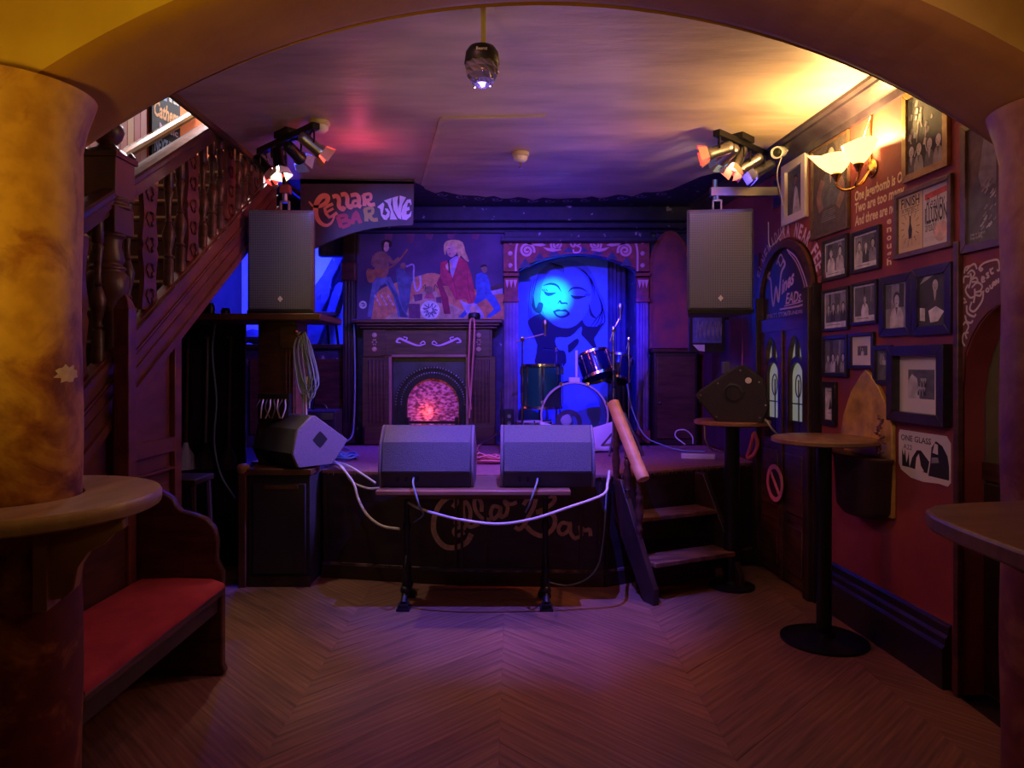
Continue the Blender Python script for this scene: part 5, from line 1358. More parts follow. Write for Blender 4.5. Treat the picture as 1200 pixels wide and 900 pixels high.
def detector(label, x, Y, beam=False):
    t = thing('smoke_detector', label, 'smoke detector', (x, Y, 2.97))
    obj('base', MB().lathe((x, Y, 2.999), [(0.06, 0), (0.062, -0.02), (0.05, -0.028)], 24), M['cream'], t, smooth=50)
    obj('head', MB().lathe((x, Y, 2.972), [(0.05, 0), (0.05, -0.02), (0.035, -0.035), (0, -0.038)], 24), M['white'], t, smooth=50)
    if beam: obj('sprinkler_tip', MB().cyl((x, Y, 2.937), (x, Y, 2.90), 0.006, 0.006, 8).lathe((x, Y, 2.90), [(0.014, 0), (0.014, -0.004), (0, -0.005)], 10), M['brass'], t)
detector('round cream smoke detector beside the left spot bar', P(377, 0, 4.4).x, 4.36)
detector('small cream detector with a brass tip in the middle of the ceiling', P(610, 0, 5.0).x, 5.0, True)

t = thing('security_camera', 'white bullet security camera on the cornice at the right', 'camera', (1.80, 4.75, 2.92))
a = Vector((-0.55, -0.72, -0.28)).normalized(); c = P(914, 178, 4.72)
obj('body', MB().lathe(c - a * 0.05, [(0.028, 0), (0.036, 0.01), (0.036, 0.10), (0.040, 0.10), (0.040, 0.125), (0.032, 0.125), (0.03, 0.105), (0, 0.105)], 20, ax=a), M['white'], t, smooth=50)
obj('lens', MB().lathe(c + a * 0.057, [(0.029, 0), (0.02, 0.006), (0, 0.008)], 16, ax=a), M['black'], t)
obj('mount', MB().tube([c - a * 0.04, c - a * 0.06 + Vector((0.05, 0.03, 0.02)), (wallX(4.8) - 0.10, 4.80, 2.955)], 0.012, 8, 2), M['white'], t)
obj('cable', MB().tube([c - a * 0.04 - Vector((0, 0, 0.03)), c + Vector((0.0, 0.05, -0.16)), (wallX(4.92) - 0.02, 4.92, 2.50), (wallX(5.1) - 0.03, 5.15, 2.36), (wallX(5.2) - 0.02, 5.2, 2.55)], 0.004, 6, 5), M['white'], t)

# ---------------------------------------------------------------- hand-painted banner board
t = thing('banner_board', 'arched board lettered Cellar Bar Live over the left of the stage', 'sign', (-1.2, 5.70, 2.8))
Yb = 5.70; fbn = pf(Yb)
bp_ = [(352, 211), (490, 213), (484, 216), (483, 262)]
low = [(482 - 14 * k, 264 + 0.0 + (k / 9.0) ** 2.2 * 34) for k in range(10)]
bpoly = [(352, 210), (485, 213), (484, 262)] + low + [(352, 302)]
obj('board', MB().prism(fbn, bpoly, -0.03, 0.0), mat('plum banner paint', (0.085, 0.035, 0.065), (0.05, 0.022, 0.045), scale=4, rough=0.6), t)
obj('hanger', MB().b2(P(352, 0, Yb).x, P(485, 0, Yb).x, Yb, Yb + 0.06, 2.96, 2.999), M['black_wood'], t)
lt = MB()
def bc(x, y): return (360 + x * 130 / 1200, 220 + y * 130 / 1200)
def bs(m, pts, w, tp=None, d=0.003, sm=5): lt.use(M[m]).stroke(fbn, [bc(*p) for p in pts], w * 0.1083, d, sm, tp)
bs('letter_red', [(20, 150), (60, 195), (110, 205), (165, 190), (215, 150), (222, 105), (190, 88), (145, 105), (105, 165), (92, 240), (105, 320), (150, 385), (210, 408), (265, 375), (300, 300)], 44, (0.35, 1.35))
bs('letter_red', [(280, 175), (190, 225), (240, 320), (325, 270)], 34, None, 0.0034, 2); bs('letter_red', [(215, 265), (285, 225)], 26, None, 0.0034)
bs('letter_red', [(275, 100), (320, 90), (345, 130), (345, 200), (385, 235), (405, 205)], 46, None, 0.0036)
bs('letter_red', [(365, 80), (410, 70), (435, 110), (435, 180), (470, 215), (490, 185)], 46, None, 0.0038)
bs('letter_red', [(470, 85), (530, 75), (560, 110), (560, 190), (585, 210)], 44, None, 0.004); bs('letter_red', [(550, 140), (500, 150), (505, 200), (555, 190)], 32, None, 0.0042)
bs('letter_red', [(605, 75), (620, 130), (620, 200)], 42, None, 0.004); bs('letter_red', [(605, 80), (680, 70), (685, 125), (630, 140)], 34, None, 0.0042); bs('letter_red', [(640, 140), (680, 185), (735, 180)], 40, None, 0.0044)
bs('letter_rose', [(330, 310), (350, 370), (370, 430)], 46, None, 0.0030, 2); bs('letter_rose', [(325, 310), (420, 300), (415, 340), (360, 365)], 36, None, 0.0032); bs('letter_rose', [(360, 365), (450, 355), (450, 400), (375, 430)], 40, None, 0.0034)
bs('letter_rose', [(490, 395), (500, 330), (530, 265), (555, 330), (580, 385)], 44, None, 0.0030, 2); bs('letter_rose', [(500, 345), (565, 335)], 24, None, 0.0034)
bs('letter_gold', [(625, 230), (640, 300), (640, 365)], 44, None, 0.0030, 2); bs('letter_gold', [(615, 235), (700, 220), (705, 275), (650, 295)], 34, None, 0.0032); bs('letter_gold', [(670, 290), (705, 345), (765, 345)], 42, None, 0.0034, 3)
lt.use(M['letter_lilac'])
def bpz(pts, d=0.0032): lt.poly(fbn, [bc(*p) for p in pts], d)
bpz([(758, 210), (820, 160), (835, 180), (825, 240), (815, 290), (850, 300), (870, 270), (850, 250), (840, 225), (870, 225), (895, 260), (890, 310), (860, 350), (830, 345), (800, 300), (790, 230)])
bpz([(830, 140), (915, 110), (905, 180), (935, 270), (975, 345), (895, 345), (905, 260), (870, 170)])
bpz([(920, 110), (985, 90), (975, 150), (985, 230), (1000, 160), (1000, 85), (1070, 105), (1030, 180), (1015, 260), (1020, 345), (985, 330), (935, 240)])
bpz([(1130, 180), (1120, 125), (1080, 130), (1035, 200), (1015, 280), (1030, 345), (1075, 350), (1120, 310), (1130, 250), (1100, 290), (1075, 290), (1075, 255), (1110, 240), (1105, 205), (1080, 215), (1090, 165), (1115, 165), (1115, 190)])
obj('banner_lettering', lt, None, t, smooth=0)

# ---------------------------------------------------------------- left alcove: column, ledge and the things kept in it
t = thing('carved_column', 'slim fluted wooden column between the left alcove and the mural', 'column', (-1.545, 6.74, SZ))
mb = MB().b2(-1.60, -1.49, 6.70, 6.79, SZ, 2.95)
for k in range(3): mb.cyl((-1.575 + k * 0.03, 6.70, SZ + 0.2), (-1.575 + k * 0.03, 6.70, 2.30), 0.01, 0.01, 8)
obj('shaft', mb, M['black_wood'], t, bevel=0.003)
obj('band', MB().b2(-1.615, -1.475, 6.68, 6.79, 2.30, 2.48), M['dark_wood'], t, bevel=0.01)
t = thing('alcove_ledge', 'dark ledge across the blue alcove at the far left', 'ledge', (-2.2, 6.85, 1.66))
obj('ledge_top', MB().b2(-2.88, -1.61, 6.74, 7.2, 1.66, 1.70), M['black_wood'], t, bevel=0.004)
for k in range(4): obj('panel', MB().b2(-2.82 + k * 0.31, -2.55 + k * 0.31, 6.775, 6.795, SZ + 0.08, 1.56), M['dark_wood'], t, bevel=0.005)

def chair(label, x, y, z, rz):
    t = thing('stacked_chair', label, 'chair', (x, y, z), rz, 'chairs kept in the blue alcove')
    sh_ = [(-0.22, 0.0), (-0.21, 0.32), (-0.15, 0.43), (0.0, 0.46), (0.15, 0.43), (0.21, 0.32), (0.22, 0.0)]
    obj('backrest', MB().prism(Frm((0, 0.18, 0.42), (1, 0, 0), (0, 0.22, 0.975), (0, -0.975, 0.22)), sh_, -0.03, 0.03), M['wall_navy'], t, bevel=0.012, local=True)
    obj('seat', MB().b2(-0.22, 0.22, -0.24, 0.2, 0.38, 0.44), M['wall_navy'], t, bevel=0.015, local=True)
    for sx in (-1, 1):
        for sy in (-1, 1):
            obj('leg', MB().cyl((sx * 0.21, sy * 0.19, 0), (sx * 0.18, sy * 0.16, 0.38), 0.013, 0.015, 8), M['black_metal'], t, local=True)
    return t
c1 = chair('upholstered chair turned sideways on the alcove ledge', -1.86, 7.02, 1.30, radians(-62))
c1.location.z = 1.702
c1.location = (-1.93, 6.98, 1.702)
c1.scale = (0.9, 0.9, 0.72)
t = thing('guitar_case', 'dark pointed guitar case leaning in the blue alcove behind the speaker', 'case', (-2.06, 7.35, 1.70))
gcp = [(-0.16, 0.0), (0.12, 0.0), (0.15, 0.2), (0.08, 0.36), (0.13, 0.52), (0.12, 0.72), (0.19, 0.96), (0.16, 1.06), (0.09, 1.04), (0.0, 0.76), (-0.08, 0.6), (-0.09, 0.42), (-0.17, 0.26)]
obj('case_body', MB().prism(Frm((-2.12, 7.42, 1.70), (0.98, 0, 0), (0.18, 0.12, 0.97), (0, -1, 0.1)), gcp, 0, 0.1), M['wall_navy'], t, bevel=0.012)
obj('clasp', MB().box((-1.99, 7.30, 2.2), (0.03, 0.02, 0.05)), M['steel'], t)
# heap of folded cloth on the ledge
for k, (x, y, lab) in enumerate(((-2.28, 6.95, 'crumpled pale bag left on the alcove ledge near the stairs'), (-2.55, 7.0, 'dark rolled blanket on the alcove ledge near the stairs'))):
    mb = MB(); rg = []
    for i in range(7):
        q = i / 6; r_ = 0.10 * (0.4 + 0.6 * sin(pi * (0.1 + 0.8 * q)))
        rg.append([Vector((x - 0.16 + 0.32 * q, y + r_ * (1.1 + 0.2 * sin(j * 2.1 + i)) * cos(j * pi / 5), 1.70 + 0.075 + 0.075 * (0.9 + 0.25 * sin(i * 1.7 + j)) * sin(j * pi / 5))) for j in range(10)])
    o = obj('cloth_bundle', mb.loft(rg), M['cloth'] if k == 0 else M['wall_navy'], None, smooth=60)
    tag(o, lab, 'bag' if k == 0 else 'blanket')
# bottles and jars on the shelf board left of the speaker
gb_ = [(-2.30, 5.05, 0.10), (-2.22, 5.12, 0.07), (-2.14, 5.02, 0.09), (-2.06, 5.10, 0.06)]
lab_ = ['dark tin nearest the stair string on the speaker shelf', 'short dark pot second from the stairs on the speaker shelf', 'dark jar third from the stairs on the speaker shelf', 'squat dark cup nearest the left loudspeaker on its shelf']
for (x, y, h), lb in zip(gb_, lab_):
    o = obj('jar', MB().lathe((x, y, sh - 0.001), [(0.028, 0), (0.034, 0.01), (0.034, h * 0.75), (0.026, h * 0.9), (0.028, h), (0, h)], 12), M['black_metal'], None, smooth=50)
    tag(o, lb, 'jar', 'jars on the speaker shelf')

# stage mixer and amplifier below the post
t = thing('guitar_amplifier', 'small dark guitar amplifier on the stage behind the left wedge', 'amplifier', (-1.60, 5.95, SZ))
xa = P(376, 0, 5.9).x
obj('cabinet', MB().b2(xa - 0.2, xa + 0.12, 5.90, 6.15, SZ, SZ + 0.36), M['spk_dark'], t, bevel=0.01)
obj('grille', MB().b2(xa - 0.18, xa + 0.10, 5.89, 5.90, SZ + 0.03, SZ + 0.27), M['grille_dark'], t)
obj('control_strip', MB().b2(xa - 0.18, xa + 0.10, 5.89, 5.90, SZ + 0.285, SZ + 0.34), M['steel'], t)
obj('handle', MB().tube([(xa - 0.10, 6.02, SZ + 0.36), (xa - 0.08, 6.02, SZ + 0.40), (xa + 0.0, 6.02, SZ + 0.40), (xa + 0.02, 6.02, SZ + 0.36)], 0.01, 6, 3), M['black'], t)
t = thing('mixing_desk', 'patch rack bristling with cable ends on the post behind the left wedge', 'mixer', (-1.66, 4.98, 1.12))
obj('case', MB().b2(-1.78, -1.56, 4.955, 5.018, 1.12, 1.30), M['black'], t, bevel=0.005)
for k in range(8):
    x = -1.765 + k * 0.026
    obj('jack_plug', MB().tube([(x, 4.955, 1.26), (x + 0.005, 4.93, 1.25), (x + rnd.uniform(-0.02, 0.02), 4.92, 1.20), (x + rnd.uniform(-0.03, 0.03), 4.93, 1.13)], 0.005, 6, 3), M['cable_white'] if k % 2 else M['steel'], t)

# hank of cable hanging on the post
t = thing('cable_hank', 'hank of teal grey cable hung on the speaker post', 'cable', (-1.47, 4.96, 1.6))
xh = P(357, 0, 4.97).x
obj('hook', MB().tube([(xh - 0.06, 4.995, 1.74), (xh - 0.06, 4.93, 1.74), (xh - 0.03, 4.92, 1.70), (xh, 4.93, 1.73)], 0.007, 6, 4), M['brass'], t)
for k in range(9):
    w = 0.022 + 0.008 * (k % 4); l_ = 0.36 + 0.03 * (k % 5); y = 4.955 - 0.012 * (k % 3)
    cx = xh - 0.02 + 0.007 * k - 0.02
    obj('loop', MB().tube([(cx, y, 1.73), (cx - w, y, 1.60), (cx - w * 0.8 + 0.04, y, 1.73 - l_), (cx + w + 0.05, y, 1.73 - l_ + 0.06), (cx + w, y, 1.62), (cx, y, 1.73)], 0.0055, 6, 5), M['cable_teal'], t)
for k in range(3):
    obj('cable_end', MB().tube([(xh + 0.01 + 0.015 * k, 4.94, 1.42), (xh + 0.0 + 0.02 * k, 4.94, 1.30), (xh + 0.02 * k, 4.945, 1.10 + 0.05 * k)], 0.006, 6, 4), M['cable_white'] if k == 1 else M['cable_teal'], t)

# things in the dark under the stairs
t = thing('store_rack', 'dark tool rack with hanging brushes in the gloom under the stairs', 'rack', (-2.35, 5.36, 0))
obj('back_board', MB().b2(-2.84, -2.02, 5.36, 5.385, 0.0, 1.85), M['wall_dark'], t)
for k, x in enumerate((-2.62, -2.45, -2.30, -2.13)):
    obj('pole', MB().cyl((x, 5.32, 0.9), (x + 0.01, 5.34, 1.72), 0.011, 0.011, 8), M['steel'] if k == 2 else M['stair_wood'], t)
    obj('peg', MB().cyl((x, 5.36, 1.70), (x, 5.30, 1.71), 0.008, 0.008, 8), M['steel'], t)
    obj('brush', MB().lathe((x, 5.32, 0.72), [(0.07, 0.0), (0.06, 0.10), (0.025, 0.16), (0.014, 0.2)], 10), M['cloth'] if k == 1 else M['black_wood'], t)
o = obj('hanging_cable', MB().tube([(-2.17, 5.20, 1.86), (-2.20, 5.20, 1.6), (-2.17, 5.20, 1.25), (-2.17, 5.16, 0.95), (-2.10, 5.10, 0.72), (-1.98, 5.06, 0.55)], 0.007, 6, 5), M['cable_teal'])
tag(o, 'grey cable hanging down from the speaker shelf under the stairs', 'cable')
t = thing('crate', 'low dark crate on the floor under the stairs', 'crate', (-2.35, 4.95, 0))
for k in range(4): obj('slat', MB().b2(-2.60, -2.10, 4.80, 4.815, 0.02 + k * 0.09, 0.095 + k * 0.09), M['black_wood'], t, bevel=0.002)
obj('body', MB().b2(-2.60, -2.10, 4.815, 5.15, 0.0, 0.37), M['black_wood'], t)
o = obj('plush_ball', MB().lathe((-2.40, 5.0, 0.37), [(0.0, 0), (0.05, 0.02), (0.075, 0.07), (0.06, 0.12), (0, 0.15)], 14), M['cloth'], smooth=60)
tag(o, 'pale bundle on top of the low crate under the stairs', 'bundle')

# ---------------------------------------------------------------- loose cables
def cable(label, pts, r=0.009, m_='cable_white', sm=6):
    o = obj('cable', MB().tube(pts, r, 7, sm), M[m_], None, smooth=60)
    return tag(o, label, 'cable')
z = SZ + 0.012
cable('white cable looping in front of the stage from wedge to wedge', [P(477, 588, 4.5), P(490, 595, 4.3), P(510, 602, 4.2), P(545, 610, 4.16), P(585, 614, 4.16), P(625, 608, 4.16), P(665, 595, 4.17), P(706, 580, 4.22), P(712, 566, 4.45), P(714, 552, 4.72)], 0.0085)
cable('white cable drooping from the stage edge beside the left wedge', [P(388, 544, 5.2) , P(398, 546, 4.97), P(414, 566, 4.93), P(420, 585, 4.9), P(430, 603, 4.86), P(447, 616, 4.80), P(468, 620, 4.70)], 0.0095)
cable('white cable crossing the carpet edge toward the left wedge', [P(386, 540, 5.3), P(400, 546, 5.0), P(412, 564, 4.96), P(430, 572, 4.93), P(444, 572, 4.88)], 0.0085)
cable('white cable lying along the stage edge at the left', [P(392, 541, 5.25), P(408, 546, 4.98), P(425, 556, 4.94), P(440, 566, 4.9)], 0.0085)
cable('grey lead hanging from the right wedge connector', [P(630, 561, 4.27), P(629, 566, 4.19), P(625, 578, 4.15), P(621, 590, 4.17), P(616, 600, 4.4)], 0.006, 'cable_teal')
cable('thin grey lead looping from the stage corner to the plinth', [P(640, 682, 4.70), P(668, 686, 4.72), P(695, 672, 4.73), P(706, 640, 4.74), P(712, 560, 4.76)], 0.006, 'cable_teal')
def coil(label, cx, cy, r, n_, m_, rr=0.007, sq_=0.6):
    pts = []
    for k in range(n_ * 12):
        a_ = 2 * pi * k / 12; q = r * (0.85 + 0.22 * sin(k * 0.37))
        pts.append((cx + q * cos(a_) + 0.02 * sin(k * 0.11), cy + q * sq_ * sin(a_), SZ + rr + 0.003 + 0.0011 * k * (0.5 + 0.5 * sin(k * 1.3) ** 2)))
    return cable(label, pts, rr, m_, 2)
cable('grey lead hanging from the left wedge connector', [P(485, 560, 4.27), P(484, 566, 4.2), P(487, 578, 4.16), P(491, 592, 4.17), P(496, 603, 4.4), P(485, 612, 4.6)], 0.006, 'cable_teal')
coil('loose coil of salmon cable on the carpet between the wedges', P(573, 0, 5.3).x, 5.35, 0.14, 5, 'cable_pink', 0.008)
coil('small tangle of blue cable by the left wedge', P(402, 0, 5.5).x, 5.55, 0.10, 4, 'cable_blue', 0.007, 1.1)
cable('salmon cable rising from the coil to the fireplace hearth', [(P(573, 0, 5.3).x, 5.35, z), (-0.22, 5.65, z), (-0.30, 6.1, z), (-0.28, 6.35, z + 0.02)], 0.008, 'cable_pink')
cable('pale pink cable hung over the mantel shelf in two strands', [P(552, 480, 6.57), P(549, 440, 6.56), P(550, 400, 6.50), P(551, 378, 6.50), P(553, 373.5, 6.53), P(556, 378, 6.50), P(555, 410, 6.50), P(553, 440, 6.56), P(550, 490, 6.58)], 0.009, 'cable_pink')
cable('grey cable running down the carved column to the stage', [P(415, 380, 6.66), P(416, 440, 6.66), P(415, 490, 6.62), P(412, 512, 6.5), P(400, 521, 6.3), (-1.4, 6.1, z)], 0.008, 'cable_teal')
cable('pale cable trailing over the right of the stage from the drums', [P(735, 450, 6.4), P(741, 480, 6.35), P(755, 510, 6.25), P(775, 521, 6.15), (1.45, 6.05, z), (1.62, 5.95, z)], 0.007, 'cable_teal')
cable('thin cable ring standing by the cupboard', [P(803, 521, 6.1), P(792, 512, 6.15), P(793, 505, 6.15), P(803, 504, 6.15), P(811, 511, 6.15), P(812, 520, 6.05)], 0.006, 'cable_white')
cable('dark cable across the carpet between the two wedges', [(-0.4, 5.45, z), (-0.1, 5.30, z), (0.15, 5.36, z), (0.5, 5.2, z)], 0.009, 'cable_black')
cable('twin pale conduit on the wall under the right loudspeaker', [P(871, 366, 5.7), P(871, 400, 5.7), P(870, 436, 5.7)], 0.008, 'cable_pink')
t = thing('power_strip', 'white power strip lying at the right edge of the stage', 'power strip', P(820, 540, 5.55).to_tuple())
p = P(820, 540, 5.55)
obj('body', MB().box((p.x, 5.60, SZ + 0.02), (0.26, 0.06, 0.04), -0.25), M['white'], t, bevel=0.006)
for k in range(3): obj('socket', MB().box((p.x - 0.07 + 0.07 * k, 5.60 + 0.018 - 0.018 * k, SZ + 0.041), (0.04, 0.035, 0.003), -0.25), M['cream'], t)

# ---------------------------------------------------------------- pictures on the right wall
def figure(mb, fr, cx, by, h, tone, face, d, w=1.0, hair='g1', arms=True):
    """a plain printed person: shoulders, head and hair"""
    s = h
    mb.use(M[tone]).poly(fr, [(cx - 0.30 * s * w, by), (cx - 0.30 * s * w, by + 0.30 * s), (cx - 0.22 * s * w, by + 0.50 * s), (cx - 0.07 * s, by + 0.58 * s), (cx + 0.07 * s, by + 0.58 * s), (cx + 0.22 * s * w, by + 0.50 * s), (cx + 0.30 * s * w, by + 0.30 * s), (cx + 0.30 * s * w, by)], d)
    mb.use(M[hair]).disc(fr, cx, by + 0.80 * s, 0.155 * s, d + 0.0002, 14, 0.19 * s)
    mb.use(M[face]).disc(fr, cx + 0.01 * s, by + 0.75 * s, 0.11 * s, d + 0.0004, 14, 0.155 * s)
    mb.use(M[face]).poly(fr, [(cx - 0.05 * s, by + 0.55 * s), (cx + 0.05 * s, by + 0.55 * s), (cx + 0.05 * s, by + 0.66 * s), (cx - 0.05 * s, by + 0.66 * s)], d + 0.0003)
    mb.use(M[hair])
    for q in (-1, 1): mb.disc(fr, cx + q * 0.045 * s, by + 0.77 * s, 0.016 * s, d + 0.0006, 6, 0.010 * s)
    mb.stroke(fr, [(cx - 0.035 * s, by + 0.675 * s), (cx + 0.04 * s, by + 0.675 * s)], 0.014 * s, d + 0.0006, 1)
    mb.use(M[face if tone in ('g1', 'g2') else 'g2'])
    mb.poly(fr, [(cx - 0.06 * s, by + 0.57 * s), (cx + 0.06 * s, by + 0.57 * s), (cx, by + 0.34 * s)], d + 0.0005)


def art_people(n_, bg='g2', seed=0, tones=('g1', 'g3', 'g4'), extra=None):
    def f(mb, fr, w, h, d):
        r = random.Random(seed)
        mb.use(M[bg]).poly(fr, [(0, 0), (w, 0), (w, h), (0, h)], d)
        for k in range(3):
            x = r.uniform(0, w * 0.7); mb.use(M[('g1', 'g3', 'g2')[k]]).poly(fr, [(x, h * r.uniform(0.3, 0.5)), (x + w * 0.25, h * 0.45), (x + w * 0.28, h * 0.96), (x, h * 0.98)], d + 0.0002 + 0.0001 * k)
        for k in range(n_):
            cx = w * (k + 0.6) / (n_ + 0.2); sc = min(h * r.uniform(0.72, 0.92), w / n_ * 1.9)
            figure(mb, fr, cx, 0.0 if n_ < 4 else h * 0.02 * (k % 2), sc, tones[(k + seed) % len(tones)], ('g4', 'g5')[k % 2], d + 0.0006 + 0.0008 * k, hair=('g1', 'g2')[(k + seed) % 2], w=min(1.0, w / n_ / sc * 1.75))
        if extra: extra(mb, fr, w, h, d + 0.006)
    return f


frame_no = 0
def picture(label, xl, xr, yt, yb, art, fm_='frame_black', bar=0.02, mount=0.0, mount_m='paper', glass=True, proud=0.022, mount_b=None, group='framed pictures on the red wall'):
    Yl, Yr = wallY(xl), wallY(xr)
    zt, zb = EYE - (yt - HY) * Yl / F, EYE - (yb - HY) * Yl / F
    w = (Yl - Yr) * math.sqrt(1 + WK * WK); h = zt - zb
    fr0 = RW(Yl); fr = Frm(fr0(0, zb), fr0.ux, fr0.uy, fr0.n)
    t = thing('picture_frame', label, 'picture', fr(w / 2, h / 2).to_tuple(), group=group)
    mb = MB(); b = bar
    for q in ([(0, 0), (w, 0), (w - b, b), (b, b)], [(w, 0), (w, h), (w - b, h - b), (w - b, b)], [(w, h), (0, h), (b, h - b), (w - b, h - b)], [(0, h), (0, 0), (b, b), (b, h - b)]):
        n0 = len(mb.v); mb.prism(fr, q, 0.001, proud)
    obj('frame', mb, M[fm_], t, bevel=0.003)
    obj('backing', MB().prism(fr, [(b, b), (w - b, b), (w - b, h - b), (b, h - b)], 0.001, 0.006), M[mount_m], t)
    mb = MB(); mo = mount; mbm = mount if mount_b is None else mount_b
    fa_ = Frm(fr(b + mo, b + mbm), fr.ux, fr.uy, fr.n)
    art(mb, fa_, w - 2 * b - 2 * mo, h - 2 * b - mo - mbm, 0.0066)
    obj('print', mb, None, t, smooth=0)
    if glass:
        g_ = MB().add([fr(b, b, 0.0165), fr(w - b, b, 0.0165), fr(w - b, h - b, 0.0165), fr(b, h - b, 0.0165)], [(0, 1, 2, 3)])
        obj('glazing', g_, M['glass'], t, smooth=0)
    return t, fr, w, h


def art_poster(mb, fr, w, h, d):
    mb.use(M['umber']).poly(fr, [(0, 0), (w, 0), (w, h), (0, h)], d)
    figure(mb, fr, w * 0.52, h * 0.30, h * 0.72, 'g2', 'flesh', d + 0.0005, hair='hair')
    mb.use(M['flesh_d']).stroke(fr, [(w * 0.30, h * 0.62), (w * 0.18, h * 0.45), (w * 0.25, h * 0.28)], w * 0.14, d + 0.002, 4)
    mb.stroke(fr, [(w * 0.74, h * 0.60), (w * 0.86, h * 0.42), (w * 0.72, h * 0.26)], w * 0.14, d + 0.002, 4)
    mb.use(M['g3'])
    for k in range(6): mb.stroke(fr, [(w * (0.3 - 0.01 * k), h * (0.26 - k * 0.022)), (w * (0.62 + 0.02 * (k % 3)), h * (0.26 - k * 0.022))], h * 0.006, d + 0.0024, 1)
def art_crowd(mb, fr, w, h, d):
    mb.use(M['g1']).poly(fr, [(0, 0), (w, 0), (w, h), (0, h)], d); r = random.Random(4)
    for k in range(26):
        x, y = r.uniform(0.04, 0.96) * w, r.uniform(0.3, 0.95) * h
        mb.use(M[('g4', 'g3', 'g5')[k % 3]]); q = w * r.uniform(0.03, 0.06)
        mb.poly(fr, [(x - q, y - q), (x + q * .4, y - q * 1.4), (x + q, y + q * .3), (x - q * .2, y + q)], d + 0.0003 + k * 0.0001)
        if k % 3 == 0: mb.stroke(fr, [(x, y), (x + r.uniform(-.1, .1) * w, y - 0.16 * h)], q * 0.5, d + 0.003, 1)
    for k, x in enumerate((0.10, 0.32, 0.62, 0.86)):
        figure(mb, fr, w * x, -0.06 * h, h * 0.46, ('g2', 'g3')[k % 2], 'g4', d + 0.004 + 0.0008 * k, w=0.7)
def art_finish(mb, fr, w, h, d):
    w2 = w * 0.495
    mb.use(M['poster_tan']).poly(fr, [(0, 0), (w2, 0), (w2, h), (0, h)], d)
    mb.use(M['poster_grey']).poly(fr, [(w2 + 0.004, 0), (w, 0), (w, h), (w2 + 0.004, h)], d)
    mb.use(M['ink']).poly(fr, [(w2, 0), (w2 + 0.004, 0), (w2 + 0.004, h), (w2, h)], d + 0.0003)
    mb.text(fr, 'FINISH', 0.048, w2 * 0.12, h * 0.80, d + 0.0006, width=w2 * 0.76, bold=0.02)
    mb.poly(fr, [(w2 * .12, h * .775), (w2 * .88, h * .775), (w2 * .88, h * .768), (w2 * .12, h * .768)], d + 0.0006)
    mb.text(fr, 'A PROJECT', 0.024, w2 * 0.14, h * 0.70, d + 0.0006, width=w2 * 0.72)
    mb.poly(fr, [(w2 * .12, h * .68), (w2 * .88, h * .68), (w2 * .88, h * .673), (w2 * .12, h * .673)], d + 0.0006)
    cx, cy = w2 * 0.5, h * 0.42
    mb.poly(fr, [(cx - 0.012, cy - 0.055), (cx + 0.012, cy - 0.055), (cx + 0.016, cy - 0.01), (cx + 0.006, cy + 0.02), (cx + 0.006, cy + 0.06), (cx - 0.006, cy + 0.06), (cx - 0.006, cy + 0.02), (cx - 0.016, cy - 0.01)], d + 0.0006)
    for k in range(14):
        a_ = 2 * pi * k / 14; mb.stroke(fr, [(cx + 0.05 * cos(a_), cy + 0.06 * sin(a_)), (cx + 0.075 * cos(a_), cy + 0.09 * sin(a_))], 0.003, d + 0.0006, 1)
    mb.use(M['sand'])
    for k in range(3): mb.text(fr, 'IIIIIIIIIIIIIIIIII', 0.02, w2 * 0.1, h * (0.20 - 0.06 * k), d + 0.0006, width=w2 * 0.8)
    x = w2 + w2 * 0.10; ww = w2 * 0.84
    mb.use(M['sign_red']).poly(fr, [(x, h * 0.80), (x + ww, h * 0.84), (x + ww, h * 0.94), (x, h * 0.90)], d + 0.0006)
    mb.use(M['ink']).text(fr, 'Reality', 0.062, x + ww * .05, h * 0.63, d + 0.0006, width=ww * 0.85, shear=0.3)
    mb.text(fr, 'ILLUSION', 0.075, x, h * 0.40, d + 0.0006, width=ww, bold=0.03)
    mb.text(fr, 'already!', 0.05, x + ww * .02, h * 0.26, d + 0.0006, width=ww * 0.5, shear=0.3)
    mb.use(M['g4']).text(fr, 'IS MERELY AN', 0.022, x, h * 0.55, d + 0.0006, width=ww * 0.9)
    mb.text(fr, 'IIIIIIIIII', 0.022, x, h * 0.34, d + 0.0006, width=ww * 0.8)
    mb.use(M['flesh']).disc(fr, x + ww * 0.72, h * 0.22, 0.05, d + 0.0004, 16)
    mb.use(M['g4']).text(fr, 'IIIIIIIIIIII', 0.02, x, h * 0.10, d + 0.0006, width=ww * 0.8)
def art_rocks(mb, fr, w, h, d):
    mb.use(M['sepia']).poly(fr, [(0, 0), (w, 0), (w, h), (0, h)], d); r = random.Random(2)
    mb.use(M['g3']).poly(fr, [(w * .3, h * .5), (w * .55, h * .95), (w * .9, h), (w, h), (w, h * .4), (w * .7, h * .45)], d + 0.0003)
    mb.use(M['g2']).poly(fr, [(0, h * .3), (w * .3, h * .62), (w * .5, h * .4), (w, h * .5), (w, 0), (0, 0)], d + 0.0004)
    for k in range(40):
        x, y = w * r.uniform(.25, .95), h * r.uniform(.06, .5); q = w * .05
        mb.use(M[('g3', 'sepia', 'g4')[k % 3]]).stroke(fr, [(x - q, y - q), (x + q * .3, y), (x + q, y + q)], 0.006, d + 0.0006 + .00002 * k, 3)
    mb.use(M['g4']).text(fr, 'Even in the rain', 0.014, w * .08, h * .07, d + 0.0016, width=w * .5); mb.text(fr, 'keep walking', 0.014, w * .08, h * .04, d + 0.0016, width=w * .4)
